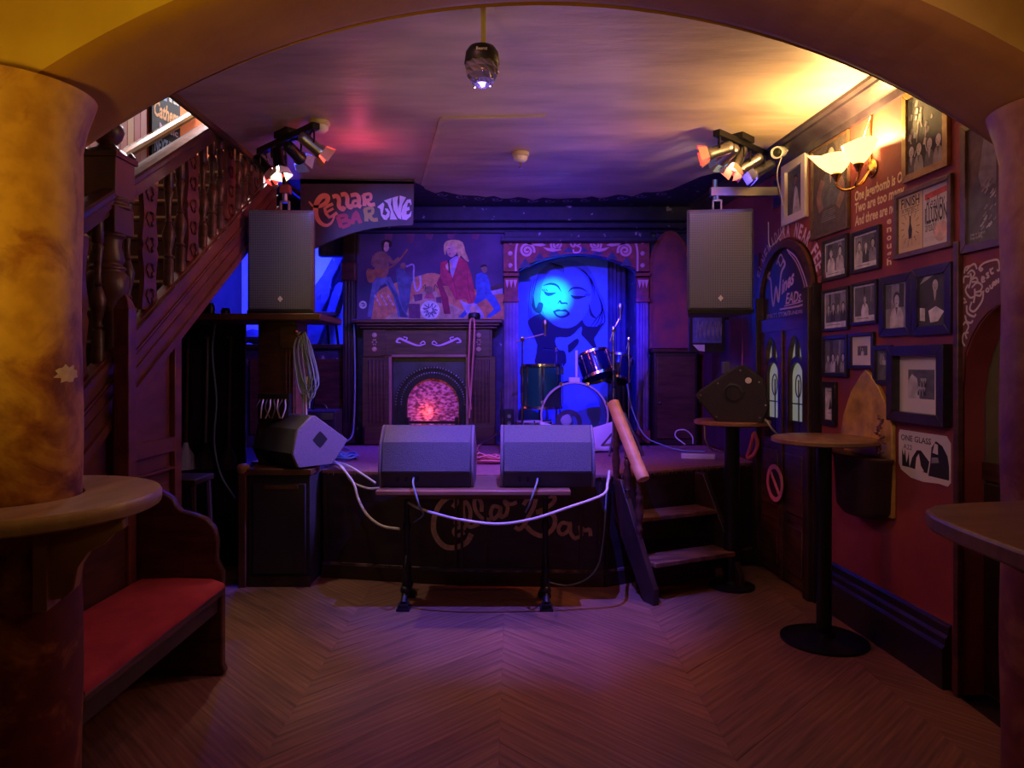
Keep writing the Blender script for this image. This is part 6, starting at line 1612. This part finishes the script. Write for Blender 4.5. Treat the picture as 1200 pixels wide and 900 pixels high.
def art_lady(mb, fr, w, h, d):
    mb.use(M['g2']).poly(fr, [(0, 0), (w, 0), (w, h), (0, h)], d)
    mb.use(M['g4']).poly(fr, [(w * .3, 0), (w * .42, h * .55), (w * .5, h * .62), (w * .6, h * .55), (w * .8, 0)], d + 0.0004)
    mb.use(M['flesh_d']).disc(fr, w * .5, h * .74, w * .12, d + 0.0006, 12, h * .08); mb.use(M['hair']).disc(fr, w * .5, h * .79, w * .13, d + 0.0005, 12, h * .08)
def art_candle(mb, fr, w, h, d):
    mb.use(M['g5']).poly(fr, [(0, 0), (w, 0), (w, h), (0, h)], d); mb.use(M['ink'])
    mb.poly(fr, [(w * .35, h * .3), (w * .75, h * .34), (w * .7, h * .5), (w * .6, h * .7), (w * .5, h * .5)], d + 0.0004)
    mb.poly(fr, [(w * .15, h * .88), (w * .85, h * .88), (w * .85, h * .90), (w * .15, h * .90)], d + 0.0004); mb.poly(fr, [(w * .2, h * .2), (w * .8, h * .2), (w * .8, h * .21), (w * .2, h * .21)], d + 0.0004)
def art_band2(mb, fr, w, h, d):
    mb.use(M['g2']).poly(fr, [(0, 0), (w, 0), (w, h), (0, h)], d)
    mb.use(M['g4']).poly(fr, [(0, 0), (w * .45, 0), (w * .35, h * .7), (w * .15, h * .85), (0, h * .6)], d + 0.0003)
    r = random.Random(8)
    for k in range(9): figure(mb, fr, w * (0.42 + 0.06 * (k % 5) + 0.3 * (k // 5) * .4), h * (0.12 + 0.28 * (k // 5)), h * 0.36, ('g1', 'g3')[k % 2], 'g4', d + 0.0006 + k * 0.0008, w=0.6)
def art_portrait(mb, fr, w, h, d):
    mb.use(M['g1']).poly(fr, [(0, 0), (w, 0), (w, h), (0, h)], d)
    mb.use(M['g4']).poly(fr, [(0, h * .85), (w * .55, h), (w * .2, h)], d + 0.0002)
    figure(mb, fr, w * .58, h * .22, h * .76, 'g1', 'g4', d + 0.0004, hair='hair')
    mb.use(M['g5']).poly(fr, [(w * .02, h * .12), (w * .22, h * .10), (w * .22, h * .36), (w * .02, h * .38)], d + 0.0022)
    mb.poly(fr, [(w * .35, h * .30), (w * .62, h * .38), (w * .92, h * .26), (w * .7, h * .08), (w * .42, h * .06)], d + 0.0022)
def art_caption(inner):
    def f(mb, fr, w, h, d):
        mb.use(M['g5']).poly(fr, [(0, 0), (w, 0), (w, h), (0, h)], d)
        f2 = Frm(fr(w * .05, h * .16), fr.ux, fr.uy, fr.n); inner(mb, f2, w * .90, h * .79, d + 0.0004)
        mb.use(M['ink']).stroke(fr, [(w * .12, h * .09), (w * .66, h * .09)], h * .014, d + 0.0006, 1)
    return f


picture('white chamfered mount with a small picture of a woman below the security camera', 920, 948, 196, 266, art_lady, 'frame_white', 0.055, 0.0, 'frame_white', proud=0.03)
picture('tall dark poster of a woman with raised arms behind the wall lamp', 953, 997, 178, 283, art_poster, 'frame_brown', 0.016, 0.0)
picture('gilt framed black and white crowd photograph high up right of the wall lamp', 1061, 1115, 112, 216, art_crowd, 'frame_gold', 0.036, 0.0)
picture('brown frame with two posters reading FINISH and Reality ILLUSION', 1051, 1119, 229, 305, art_finish, 'frame_brown', 0.026, 0.0)
picture('large dark framed sepia rock face picture beside the right pillar', 1130, 1180, 148, 298, art_rocks, 'frame_brown', 0.035, 0.0)
picture('small black framed photo of a couple by the brick arch lettering', 966, 996, 283, 331, art_caption(art_people(2, 'g2', 1, ('g4', 'g5'))), 'frame_black', 0.022)
picture('framed group photo right under the painted jagerbomb lines', 1000, 1034, 274, 322, art_caption(art_people(3, 'g2', 2)), 'frame_black', 0.022)
picture('framed photo of a row of dark suited men under the couple photo', 966, 997, 341, 389, art_caption(art_people(4, 'g3', 3, ('g1', 'g2'))), 'frame_black', 0.018)
picture('framed photo of a figure in pale robes at the middle of the wall', 1000, 1031, 333, 382, art_caption(art_people(1, 'g2', 5, ('g5',))), 'frame_black', 0.018)
picture('left picture of the wide black double frame showing a seated man', 1034, 1072, 326, 395, art_people(1, 'g3', 6, ('g4',)), 'frame_black', 0.042)
picture('right picture of the wide black double frame showing a man with papers', 1072.5, 1119, 316, 394, art_portrait, 'frame_black', 0.045)
picture('black framed crowded photo lit blue above the narrow candle print', 966, 996, 415, 441.5, art_people(5, 'g2', 7), 'frame_black', 0.03) if False else picture('black framed crowded photo lit blue above the narrow candle print', 966, 996, 394, 441, art_people(4, 'g2', 7), 'frame_black', 0.024)
picture('small black frame with a wide pale mount left of the gold niche tip', 998, 1027, 391, 432, art_people(1, 'g2', 9, ('g4',)), 'frame_black', 0.02, 0.055)
picture('tiny dark frame tucked beside the big pale mounted picture', 1026.5, 1048, 405, 450, art_people(1, 'g3', 10, ('g4',)), 'frame_black', 0.025, 0.02, 'g2', mount_b=0.08)
picture('narrow upright frame with a small black drawing left of the gold niche', 965, 982, 447, 497, art_candle, 'frame_black', 0.035)
picture('big deep black frame with a wide pale mount and old photograph', 1049, 1117, 406, 492, art_band2, 'frame_black', 0.05, 0.07, proud=0.05)
# unframed paper poster
Yl, Yr = wallY(1054), wallY(1115); zt, zb = EYE - (503 - HY) * Yl / F, EYE - (556 - HY) * Yl / F
w_, h_ = (Yl - Yr) * 1.002, zt - zb
f0 = RW(Yl); fr = Frm(f0(0, zb), f0.ux, f0.uy, f0.n)
t = thing('paper_poster', 'curling white paper poster reading ONE GLASS below the big mounted picture', 'poster', fr(w_ / 2, h_ / 2).to_tuple())
edge = [(0.02, 0.03), (0.10, 0.0), (w_ * .5, -0.006), (w_ * .8, 0.004), (w_ - 0.02, 0.0), (w_, 0.02), (w_, h_ - 0.03), (w_ - 0.03, h_), (0.01, h_), (0.0, h_ - 0.02), (0.0, 0.06)]
obj('sheet', MB().prism(fr, edge, 0.001, 0.004), M['paper'], t)
mb = MB().use(M['ink']).text(fr, 'ONE GLASS', 0.030, 0.02, h_ - 0.052, 0.0046, width=w_ * .60, bold=0.01).text(fr, 'A22', 0.026, 0.04, h_ - 0.095, 0.0046, width=0.07)
mb.poly(fr, [(0.03, 0.05), (0.03, 0.14), (0.045, h_ - 0.13), (0.055, 0.14), (0.065, 0.07), (0.075, h_ - 0.14), (0.085, 0.13), (0.09, 0.05)], 0.0046)
mb.poly(fr, [(0.09, 0.05), (0.11, 0.10), (w_ * .38, h_ - 0.09), (w_ * .46, h_ * .62), (w_ * .62, h_ * .42), (w_ * .58, 0.04)], 0.0047)
mb.poly(fr, [(w_ * .60, 0.03), (w_ * .64, h_ * .42), (w_ * .66, h_ * .72), (w_ * .74, h_ - 0.03), (w_ * .86, h_ - 0.05), (w_ * .95, h_ * .6), (w_ - 0.01, h_ * .4), (w_ - 0.01, 0.03)], 0.0048)
mb.use(M['paper']).poly(fr, [(w_ * .68, h_ * .62), (w_ * .72, h_ * .82), (w_ * .78, h_ * .80), (w_ * .78, h_ * .60)], 0.0052)
mb.poly(fr, [(w_ * .34, h_ * .12), (w_ * .37, h_ * .45), (w_ * .42, h_ * .55), (w_ * .46, h_ * .3), (w_ * .52, h_ * .2)], 0.0052)
mb.use(M['g3']).poly(fr, [(w_ * .66, h_ * .40), (w_ * .80, h_ * .44), (w_ * .78, h_ * .54), (w_ * .66, h_ * .52)], 0.0054)
obj('drawing', mb, None, t, smooth=0)

# chalk-painted lines on the wall
def wtext(mb, txt, x, yb, size, xr, bold=0.0, shear=0.1):
    Y = wallY(x); f0 = RW(Y); zb_ = EYE - (yb - HY) * Y / F
    w = (Y - wallY(xr)) * 1.002
    return mb.text(Frm(f0(0, zb_), f0.ux, f0.uy, f0.n), txt, size, 0, 0, 0.0015, width=w, bold=bold, shear=shear)
t = thing('wall_lettering', 'three hand-painted pale lines about jagerbombs on the orange wall', 'lettering', RW(3.7)(0, 2.2).to_tuple())
for txt, x, yb, xr in (('One Jagerbomb is OK', 1002, 236, 1063), ('Two are too many', 1002, 250, 1060), ('And three are no', 1002, 265, 1050)):
    obj('text_line', wtext(MB(), txt, x, yb, 0.056, xr, 0.03), M['chalk_gold'], t, smooth=0)
mb = MB()
for k, ch in enumerate('enough'):
    wtext(mb, ch, 1039.5, 263 + k * 9.6, 0.036, 1045, 0.03, 0)
obj('text_column', mb, M['chalk_gold'], t, smooth=0, kind='stuff')

# ---------------------------------------------------------------- wall lamp with two flame-shaped glass shades
t = thing('wall_lamp', 'brass wall lamp with two glowing frosted glass shades', 'lamp', (wallX(4.0), 4.0, 2.6))
YL = wallY(1023); f0 = RW(YL); zl = wallZ(1023, 197)
M['shade_glass'] = mat('frosted lamp glass', (1.0, 0.80, 0.42), (1.0, 0.72, 0.30), scale=60, rough=0.4, bump=0.2, emit=(1.0, 0.66, 0.22), estr=2.4)
bp0 = f0(0, zl)
obj('back_plate', MB().lathe(bp0 + f0.n * 0.002, [(0.045, 0), (0.05, 0.006), (0.035, 0.014), (0.015, 0.02), (0, 0.022)], 20, ax=f0.n), M['brass'], t)
for s_, dx_, up in ((-1, -0.07, 0.0), (1, 0.065, 0.02)):
    tip = f0(dx_, zl - 0.01 + up, 0.17 if s_ < 0 else 0.12)
    ar = obj('arm', MB().tube([f0(0, zl - 0.01, 0.015), f0(dx_ * 0.3, zl - 0.09, 0.07), f0(dx_ * 0.8, zl - 0.11, 0.13), tip - Vector((0, 0, 0.07)), tip - Vector((0, 0, 0.02))], 0.007, 8, 5), M['brass'], t, smooth=60)
    obj('cup', MB().lathe(tip - Vector((0, 0, 0.03)), [(0.01, -0.02), (0.016, 0.0), (0.03, 0.02), (0.022, 0.03)], 14), M['brass'], ar, smooth=50)
    # leaf-shaped open bowl
    mb = MB(); rg = []
    n2 = 24; ax_ = f0.ux * (1 if s_ > 0 else -1); ay_ = f0.n
    for k, (r, z_) in enumerate(((0.018, -0.01), (0.04, 0.01), (0.062, 0.04), (0.078, 0.075), (0.084, 0.095), (0.078, 0.094), (0.058, 0.05), (0.03, 0.02))):
        row = []
        for j in range(n2):
            a_ = 2 * pi * j / n2; st = (0.17 if s_ < 0 else 0.03) * max(0, cos(a_)) ** 3.5 * (k / 4 if k < 5 else (8 - k) / 4)
            q = r + st; row.append(tip + ax_ * (q * cos(a_)) + ay_ * (q * sin(a_)) + Vector((0, 0, z_ + st * 0.45)))
        rg.append(row)
    obj('shade', mb.loft(rg, cap=False), M['shade_glass'], ar, smooth=60)
    lamp('POINT', 'wall_lamp_bulb', (tip + Vector((0, 0, 0.115))).to_tuple(), (1.0, 0.60, 0.19), 38 if s_ > 0 else 24, size=0.03)
obj('wire', MB().tube([f0(-0.01, zl + 0.02, 0.01), f0(-0.01, zl + 0.20, 0.006), f0(0.0, 2.90, 0.006)], 0.006, 6, 2), M['brass'], t)
obj('wire', MB().tube([f0(-0.10, zl + 0.08, 0.03), f0(-0.03, zl + 0.26, 0.01), f0(0.02, 2.90, 0.006)], 0.004, 6, 2), M['brass'], t)

# ---------------------------------------------------------------- gothic double door
GY0, GY1 = 4.49, 5.36
gw = (GY1 - GY0); f0 = RW(GY1); fg = Frm(f0(0, 0), f0.ux, f0.uy, f0.n)
t = thing('gothic_door', 'dark gothic door with leaded lancet windows under a lettered arch', 'door', fg(gw / 2, 0).to_tuple())
def ga(r0, n_=20, cx=gw / 2, zc=1.96, sx=1.0): return [(cx - r0 * cos(pi * k / n_), zc + r0 * 0.95 * sin(pi * k / n_)) for k in range(n_ + 1)]
obj('tympanum', MB().prism(fg, [(0.02, 1.78)] + ga(0.43) + [(gw - 0.02, 1.78)], 0.001, 0.02), M['black_wood'], t)
obj('lintel', MB().prism(fg, [(0.0, 1.74), (gw, 1.74), (gw, 1.83), (0.0, 1.83)], 0.02, 0.05), M['dark_wood'], t, bevel=0.005)
for a0 in (0.0, gw - 0.075):
    obj('door_post', MB().prism(fg, [(a0, 0), (a0 + 0.075, 0), (a0 + 0.075, 2.0), (a0, 2.0)], 0.001, 0.075), M['black_wood'], t, bevel=0.006)
A_, B_ = ga(0.43), ga(0.375); mb = MB()
for k in range(len(A_) - 1): mb.prism(fg, [A_[k], A_[k + 1], B_[k + 1], B_[k]], 0.001, 0.045)
obj('arch_moulding', mb, M['dark_wood'], t, smooth=20)
# bricks of the painted arch
A_, B_ = ga(0.545, 26), ga(0.44, 26)
for k in range(3, 26):
    q = [Vector((*p, 0)) for p in (A_[k - 1], A_[k], B_[k], B_[k - 1])]; c = sum(q, Vector()) / 4
    q = [c + (p - c) * 0.90 for p in q]
    obj('brick', MB().prism(fg, [(p.x, p.y) for p in q], 0.001, 0.012), M['wood_red'], t, bevel=0.002)
tx = MB().use(M['letter_lilac'])
for k, ch in enumerate('FINEMADURA NEAR FEE'):
    th = pi * (1.13 - (k + 0.5) / 19 * 1.0) - 0.30; th = radians(152 - k * 7.3)
    c_, s__ = cos(th), sin(th)
    o_ = fg(gw / 2 + 0.452 * c_, 1.96 + 0.43 * s__, 0.0128)
    ux_ = fg.ux * s__ - fg.uy * c_; uy_ = fg.ux * c_ + fg.uy * s__
    if ch.strip(): tx.text(Frm(o_, ux_, uy_, fg.n), ch, 0.095, -0.024, 0, 0.002, width=0.046 if ch != 'I' else 0.014, bold=0.03)
# tympanum lettering
f3 = Frm(fg(0, 0, 0.0206), fg.ux, fg.uy, fg.n)
tx.stroke(f3, [(0.19, 2.18), (0.15, 2.15), (0.20, 2.12), (0.22, 2.00), (0.25, 1.93), (0.29, 2.06), (0.33, 1.95), (0.37, 2.14), (0.43, 2.20), (0.40, 2.24)], 0.024, 0, 5)
f5 = Frm(f3(0.38, 2.0), (f3.ux * 0.95 + f3.uy * 0.3), f3.uy, f3.n)
tx.text(f5, 'ines', 0.10, 0, 0, 0.0002, width=0.20, shear=0.2, bold=0.03)
tx.text(f3, 'EADs', 0.075, 0.44, 1.925, 0.0002, width=0.23, shear=0.3, bold=0.02)
tx.stroke(f3, [(0.46, 2.30), (0.60, 2.22), (0.72, 2.07), (0.76, 1.96), (0.70, 1.90), (0.35, 1.895)], 0.012, 0, 4); tx.stroke(f3, [(0.48, 2.28), (0.60, 2.19), (0.69, 2.07), (0.73, 1.97), (0.69, 1.925), (0.42, 1.912)], 0.008, 0.0002, 4)
tx.stroke(f3, [(0.30, 2.22), (0.36, 2.28), (0.40, 2.24), (0.36, 2.20), (0.33, 2.24)], 0.012, 0, 5)
tx.text(f3, 'SPIRITS STOUT', 0.035, 0.13, 1.84, 0.0002, width=0.38)
tx.text(f3, 'IN SUNDRIES', 0.025, 0.42, 1.845, 0.0004, width=0.32)
obj('arch_lettering', tx, None, t, smooth=0)
# two leaves with lancet lights
M['pale_light'] = mat('leaded glass lit from behind', (0.42, 0.45, 0.34), (0.30, 0.31, 0.24), scale=5, rough=0.2, bump=0.1, emit=(0.72, 0.78, 0.62), estr=0.17)
for k, a0 in enumerate((0.08, gw / 2 + 0.008)):
    a1 = a0 + gw / 2 - 0.09; cx = (a0 + a1) / 2; w2 = (a1 - a0) / 2 - 0.065
    lf = [(a0, 0.02), (a1, 0.02), (a1, 1.74), (a0, 1.74)]
    def lancet(w, z0, zs, top_, n_=8):
        L = [(cx - w, z0), (cx - w, zs)] + [(cx - w * cos(pi / 2 * q / n_) , zs + (top_ - zs) * sin(pi / 2 * q / n_)) for q in range(1, n_)] + [(cx, top_)]
        return L + [(2 * cx - p[0], p[1]) for p in L[-2::-1]]
    lfo = obj('leaf', MB().prism(fg, [(a0, 0.02), (a1, 0.02), (a1, 0.95), (a0, 0.95)], 0.001, 0.04), M['dark_wood'], t, bevel=0.004)
    hole = lancet(w2, 0.98, 1.45, 1.70)
    mb = MB()
    for side in (0, 1):
        xe = a0 if side == 0 else a1
        half = hole[:len(hole) // 2 + 1] if side == 0 else hole[len(hole) // 2:]
        if side == 0: mb.prism(fg, [(a0, 0.95), (cx, 0.95), (cx, 0.98)] + half + [(cx, 1.74), (a0, 1.74)], 0.001, 0.04)
        else: mb.prism(fg, [(cx, 0.95), (cx, 0.98)] + half[::-1] + [(cx, 1.74), (a1, 1.74), (a1, 0.95)], 0.001, 0.04)
    ul = obj('upper_leaf', mb, M['dark_wood'], t)
    pg = MB().prism(fg, lancet(w2 - 0.001, 1.12, 1.45, 1.69), 0.003, 0.008)
    obj('leaded_glass', pg, M['pale_light'], ul)
    obj('lower_glass', MB().prism(fg, [(cx - w2, 0.98), (cx + w2, 0.98), (cx + w2, 1.12), (cx - w2, 1.12)], 0.003, 0.01), M['black_wood'], ul)
    ld = MB()
    for b in (1.12, 1.24): ld.prism(fg, [(cx - w2, b - 0.004), (cx + w2, b - 0.004), (cx + w2, b + 0.004), (cx - w2, b + 0.004)], 0.008, 0.014)
    ld.prism(fg, [(cx - 0.004, 0.98), (cx + 0.004, 0.98), (cx + 0.004, 1.40), (cx - 0.004, 1.40)], 0.008, 0.014)
    ld.stroke(fg, [(cx + 0.04 * cos(q * pi / 8), 1.36 + 0.075 * sin(q * pi / 8)) for q in range(17)], 0.008, 0.012, 1, thick=0.004)
    IN, OUT = lancet(w2 - 0.012, 1.10, 1.42, 1.52), lancet(w2, 1.10, 1.44, 1.56)
    for q in range(len(IN) - 1): ld.prism(fg, [OUT[q], OUT[q + 1], IN[q + 1], IN[q]], 0.008, 0.03)
    ld.prism(fg, [(cx - 0.012, 1.52), (cx + 0.012, 1.52), (cx + 0.012, 1.70), (cx - 0.012, 1.70)], 0.008, 0.03)
    obj('leading', ld, M['black_wood'], ul)
    for b0, b1 in ((0.10, 0.42), (0.50, 0.90)):
        obj('raised_panel', MB().prism(fg, [(a0 + 0.05, b0), (a1 - 0.05, b0), (a1 - 0.05, b1), (a0 + 0.05, b1)], 0.04, 0.052), M['dark_wood'], lfo, bevel=0.006)
obj('middle_rail', MB().prism(fg, [(gw / 2 - 0.02, 0.02), (gw / 2 + 0.02, 0.02), (gw / 2 + 0.02, 1.74), (gw / 2 - 0.02, 1.74)], 0.04, 0.055), M['dark_wood'], t, bevel=0.005)
# ring-shaped prohibition sign on the door
c = P(914, 566, 4.95); c = Vector((wallX(4.95) - 0.075, 4.95, c.z)); f4 = Frm(c, -WD, (0, 0, 1), WN)
t = thing('prohibition_sign', 'red and white ring sign with a slanted bar hung low on the gothic door', 'sign', c.to_tuple())
obj('disc', MB().lathe(c, [(0.125, 0), (0.125, 0.004), (0, 0.005)], 32, ax=WN), M['black_wood'], t)
rg = MB()
for k in range(32):
    a_, b_ = 2 * pi * k / 32, 2 * pi * (k + 1) / 32
    rg.prism(f4, [(0.13 * cos(a_), 0.13 * sin(a_)), (0.13 * cos(b_), 0.13 * sin(b_)), (0.098 * cos(b_), 0.098 * sin(b_)), (0.098 * cos(a_), 0.098 * sin(a_))], 0.005, 0.010)
obj('ring', rg, M['letter_red'], t, smooth=0)
obj('bar', MB().prism(f4, [(-0.075, 0.055), (-0.055, 0.075), (0.075, -0.055), (0.055, -0.075)], 0.005, 0.009), M['letter_red'], t)

# dark post at the near side of the door is part of the wall trim
struct('trim_4', run_profile(MB(), [(0.0, 0.0), (0.05, 0.0), (0.05, 2.02), (0.0, 2.02)], 4.46, 4.485), M['skirting'])

# ---------------------------------------------------------------- gold niche with half-round bin
YN0, YN1 = 3.69, 4.20
nw = YN1 - YN0; f0 = RW(YN1); fn = Frm(f0(0, 0), f0.ux, f0.uy, f0.n)
t = thing('wall_planter', 'pointed gold backboard with a dark half-round wall bin behind the tall table', 'planter', fn(nw / 2, 0.7).to_tuple())
gp_ = [(0.0, 0.70), (nw, 0.70), (nw, 1.18), (nw * .90, 1.29), (nw * .76, 1.38), (nw * .60, 1.45), (nw * .52, 1.475), (nw * .42, 1.44), (nw * .22, 1.34), (nw * .07, 1.21), (0.0, 1.05)]
obj('backboard', MB().prism(fn, gp_, 0.001, 0.025), M['gold_paint'], t, bevel=0.004)
rg = []
for z_, r_ in ((0.68, 0.17), (0.72, 0.215), (0.98, 0.235), (0.99, 0.245), (1.005, 0.245)):
    rg.append([fn(nw * .56 - r_ * cos(pi * k / 16), z_, 0.026 + r_ * 0.62 * sin(pi * k / 16)) for k in range(17)])
obj('bin', MB().loft(rg), M['black_wood'], t, smooth=40)
obj('rim', MB().tube([fn(nw * .56 - 0.245 * cos(pi * k / 12), 1.005, 0.026 + 0.155 * sin(pi * k / 12)) for k in range(13)], 0.008, 6, 1), M['dark_wood'], t)
pl = MB(); r5 = random.Random(11)
for k in range(26):
    c = fn(nw * .93 + r5.uniform(-0.02, 0.035), 1.03 + 0.2 * k / 26, 0.05 + r5.uniform(0, 0.05))
    pl.lathe(c, [(0, 0), (0.008, 0.006), (0.009, 0.012), (0, 0.02)], 6)
obj('bead_string', pl, plain('pink beads', (0.2, 0.07, 0.09), 0.3), t, kind='stuff', label='dark string of pinkish beads at the side')

# ---------------------------------------------------------------- near doorway in the right wall
DW = DY1 - DY0; f0 = RW(DY1); fd = Frm(f0(0, 0), f0.ux, f0.uy, f0.n)
t = thing('recessed_door', 'greenish brown boarded door in the arched recess by the right pillar', 'door', fd(DW / 2, 0, -0.1).to_tuple())
for k in range(4):
    a0 = k * DW / 4
    obj('board', MB().prism(fd, [(a0 + 0.002, 0.0), (a0 + DW / 4 - 0.002, 0.0), (a0 + DW / 4 - 0.002, 1.85), (a0 + 0.002, 1.85)], -0.16, -0.125), mat('green grey door paint', (0.19, 0.16, 0.075), (0.12, 0.10, 0.05), scale=4, rough=0.6) if k == 0 else bpy.data.materials['green grey door paint'], t, bevel=0.003)
obj('ledge_rail', MB().prism(fd, [(0, 0.98), (DW, 0.98), (DW, 1.06), (0, 1.06)], -0.125, -0.105), M['dark_wood'], t, bevel=0.004)
obj('lower_panel', MB().prism(fd, [(0.0, 0.02), (DW, 0.02), (DW, 0.96), (0.0, 0.96)], -0.125, -0.115), M['black_wood'], t)
obj('handle', MB().cyl(fd(0.17, 0.42, -0.085), fd(0.17, 0.74, -0.085), 0.014, 0.014, 10).cyl(fd(0.17, 0.45, -0.115), fd(0.17, 0.45, -0.085), 0.008, 0.008, 8).cyl(fd(0.17, 0.71, -0.115), fd(0.17, 0.71, -0.085), 0.008, 0.008, 8), M['stair_wood'], t, label='upright wooden pull handle')
obj('jamb', MB().prism(fd, [(0.001, 0), (0.034, 0), (0.034, 2.06), (0.001, 2.06)], 0.001, 0.03), M['dark_wood'], t, bevel=0.005)
spb = [(a_ + DY1, b_) for a_, b_ in dark_arch]
spb = [(0.035, 1.93), (0.035, 1.42)] + [p for p in spb[2:-2] if p[0] > 0.04] + [(DW, 1.76), (DW, 1.93)]
obj('spandrel_board', MB().prism(fd, spb, 0.001, 0.008), M['umber_board'] if 'umber_board' in M else M.setdefault('umber_board', mat('dark red brown board', (0.17, 0.05, 0.035), (0.11, 0.032, 0.025), scale=5, rough=0.5)), t)
# scrolled lettering on the spandrel
t = MB().use(M['chalk'])
YS = wallY(1128)
def sc_(x, y):
    px, py = 1110 + x / 6.92, 290 + y / 6.92
    Y = wallY(px); return ((YS - Y) * 1.002, EYE - (py - HY) * Y / F)
fsn = Frm(RW(YS)(0, 0), -WD, (0, 0, 1), WN)
def ss(pts, w): t.stroke(fsn, [sc_(*p) for p in pts], w, 0.0095, 5)
ss([(155, 210), (165, 165), (200, 150)], .009); ss([(170, 190), (205, 150), (240, 135), (258, 175)], .009); ss([(150, 290), (155, 240), (195, 235)], .009)
ss([(205, 210), (210, 260), (190, 330)], .011); ss([(180, 215), (215, 185), (240, 215), (210, 260), (250, 245), (262, 275), (215, 280)], .009)
ss([(240, 335), (240, 390), (230, 450)], .011); ss([(215, 325), (260, 285), (300, 310), (285, 350), (245, 365), (290, 355), (285, 390), (245, 385)], .009)
ss([(185, 300), (165, 350), (200, 405), (235, 400)], .009); ss([(310, 350), (300, 430), (240, 515), (200, 500), (215, 440)], .010)
ss([(150, 410), (165, 430)], .009); ss([(150, 450), (175, 440)], .009)
ss([(175, 470), (180, 530), (230, 560), (250, 540)], .010); ss([(160, 550), (175, 600), (210, 610), (225, 590)], .010)
ss([(145, 630), (165, 605), (190, 640), (165, 700), (175, 740)], .009); ss([(190, 690), (150, 700), (140, 760), (160, 800)], .009)
ss([(290, 190), (275, 170), (310, 130), (380, 105), (430, 105), (440, 180), (420, 185)], .009); ss([(280, 165), (305, 175), (285, 195)], .008)
ss([(295, 265), (320, 250), (300, 240), (300, 280), (325, 270)], .009); ss([(355, 205), (335, 215), (355, 235), (335, 250)], .009); ss([(365, 170), (375, 210), (395, 205)], .009); ss([(360, 190), (390, 165)], .008)
ss([(340, 330), (330, 350), (345, 360), (355, 340), (340, 328)], .008); ss([(360, 305), (370, 330), (385, 325), (380, 295)], .008); ss([(395, 315), (388, 285), (405, 280), (400, 298), (412, 305)], .008); ss([(418, 300), (412, 265), (435, 285), (432, 250)], .008)
o = obj('door_lettering', t, None, None, smooth=0)
tag(o, 'chalky scrolled lettering on the corner of the recessed doorway', 'lettering')

# ---------------------------------------------------------------- tall round tables
def poseur(label, x, Y, rt, zt, rb, m_top, rp=0.04):
    t = thing('poseur_table', label, 'table', (x, Y, 0))
    obj('table_top', MB().lathe((x, Y, zt), [(rt - 0.012, -0.03), (rt, -0.024), (rt, -0.006), (rt - 0.008, 0)], 48), m_top, t, smooth=40)
    obj('column', MB().cyl((x, Y, 0.03), (x, Y, zt - 0.03), rp, rp, 24), M['black_metal'], t, smooth=50)
    obj('base', MB().lathe((x, Y, 0), [(rb, 0), (rb, 0.012), (rb - 0.02, 0.02), (rp + 0.02, 0.03), (rp + 0.012, 0.05), (rp, 0.05)], 48), M['black_metal'], t, smooth=40)
    obj('mount_plate', MB().lathe((x, Y, zt - 0.045), [(0.10, 0), (0.10, 0.014), (0, 0.0145)], 20), M['black_metal'], t)
    return t
poseur('tall round brown table on a black column by the red wall', 1.70, 3.86, 0.272, 1.107, 0.225, M['ledge_dark'])
poseur('tall round table carrying the carpeted wedge monitor near the gothic door', 1.49, 4.80, 0.25, 1.13, 0.15, M['table_wood'], 0.05)
cable('pale lead curling from the carpeted wedge down behind the tall table', [P(886, 488, 4.7), P(897, 492, 4.6), P(905, 503, 4.62), P(912, 510, 4.75)], 0.007)
cable('white lead hanging from the carpeted wedge to the stage', [P(826, 497, 5.0), P(827, 515, 5.1), P(834, 527, 5.4), P(846, 530, 5.6)], 0.007)
o = obj('rope_hank', MB().tube([P(884, 506, 5.2), P(888, 520, 5.2), P(883, 533, 5.22), P(876, 536, 5.25), P(880, 522, 5.24), P(883, 508, 5.22)], 0.014, 7, 5), M['cable_pink'])
tag(o, 'pinkish braided rope hanging behind the table of the carpeted wedge', 'rope')

# things on the back right wall
t = thing('picture_frame', 'dark blue scribbled sign board under the right loudspeaker', 'picture', P(828, 390, 6.0).to_tuple())
fk = pf(6.0)
obj('hanger', MB().b2(P(849, 0, 6.0).x - 0.01, wallX(6.0) - 0.015, 5.99, 6.01, P(0, 372, 6.0).z - 0.02, P(0, 372, 6.0).z), M['black_metal'], t)
obj('frame', MB().prism(fk, [(807, 369), (849, 369), (849, 413), (807, 413)], -0.02, 0.019), M['frame_black'], t, bevel=0.004)
mb = MB().use(M['denim']).poly(fk, [(811, 371), (845, 371), (845, 402), (811, 402)], 0.021).use(M['g3'])
for k in range(6): mb.stroke(fk, [(815 + k * 5, 396), (817 + k * 5, 376), (819 + k * 5, 394), (820 + k * 5, 380)], 0.9, 0.022, 3)
mb.use(M['paper']).poly(fk, [(811, 404), (825, 404), (825, 412), (818, 411)], 0.022)
obj('print', mb, None, t, smooth=0)
o = obj('socket_box', MB().prism(pf(6.0), [(846, 424), (855, 424), (855, 438), (846, 438)], -0.03, 0.02), M['steel'], bevel=0.003)
tag(o, 'small grey socket box on the wall behind the carpeted wedge', 'socket')
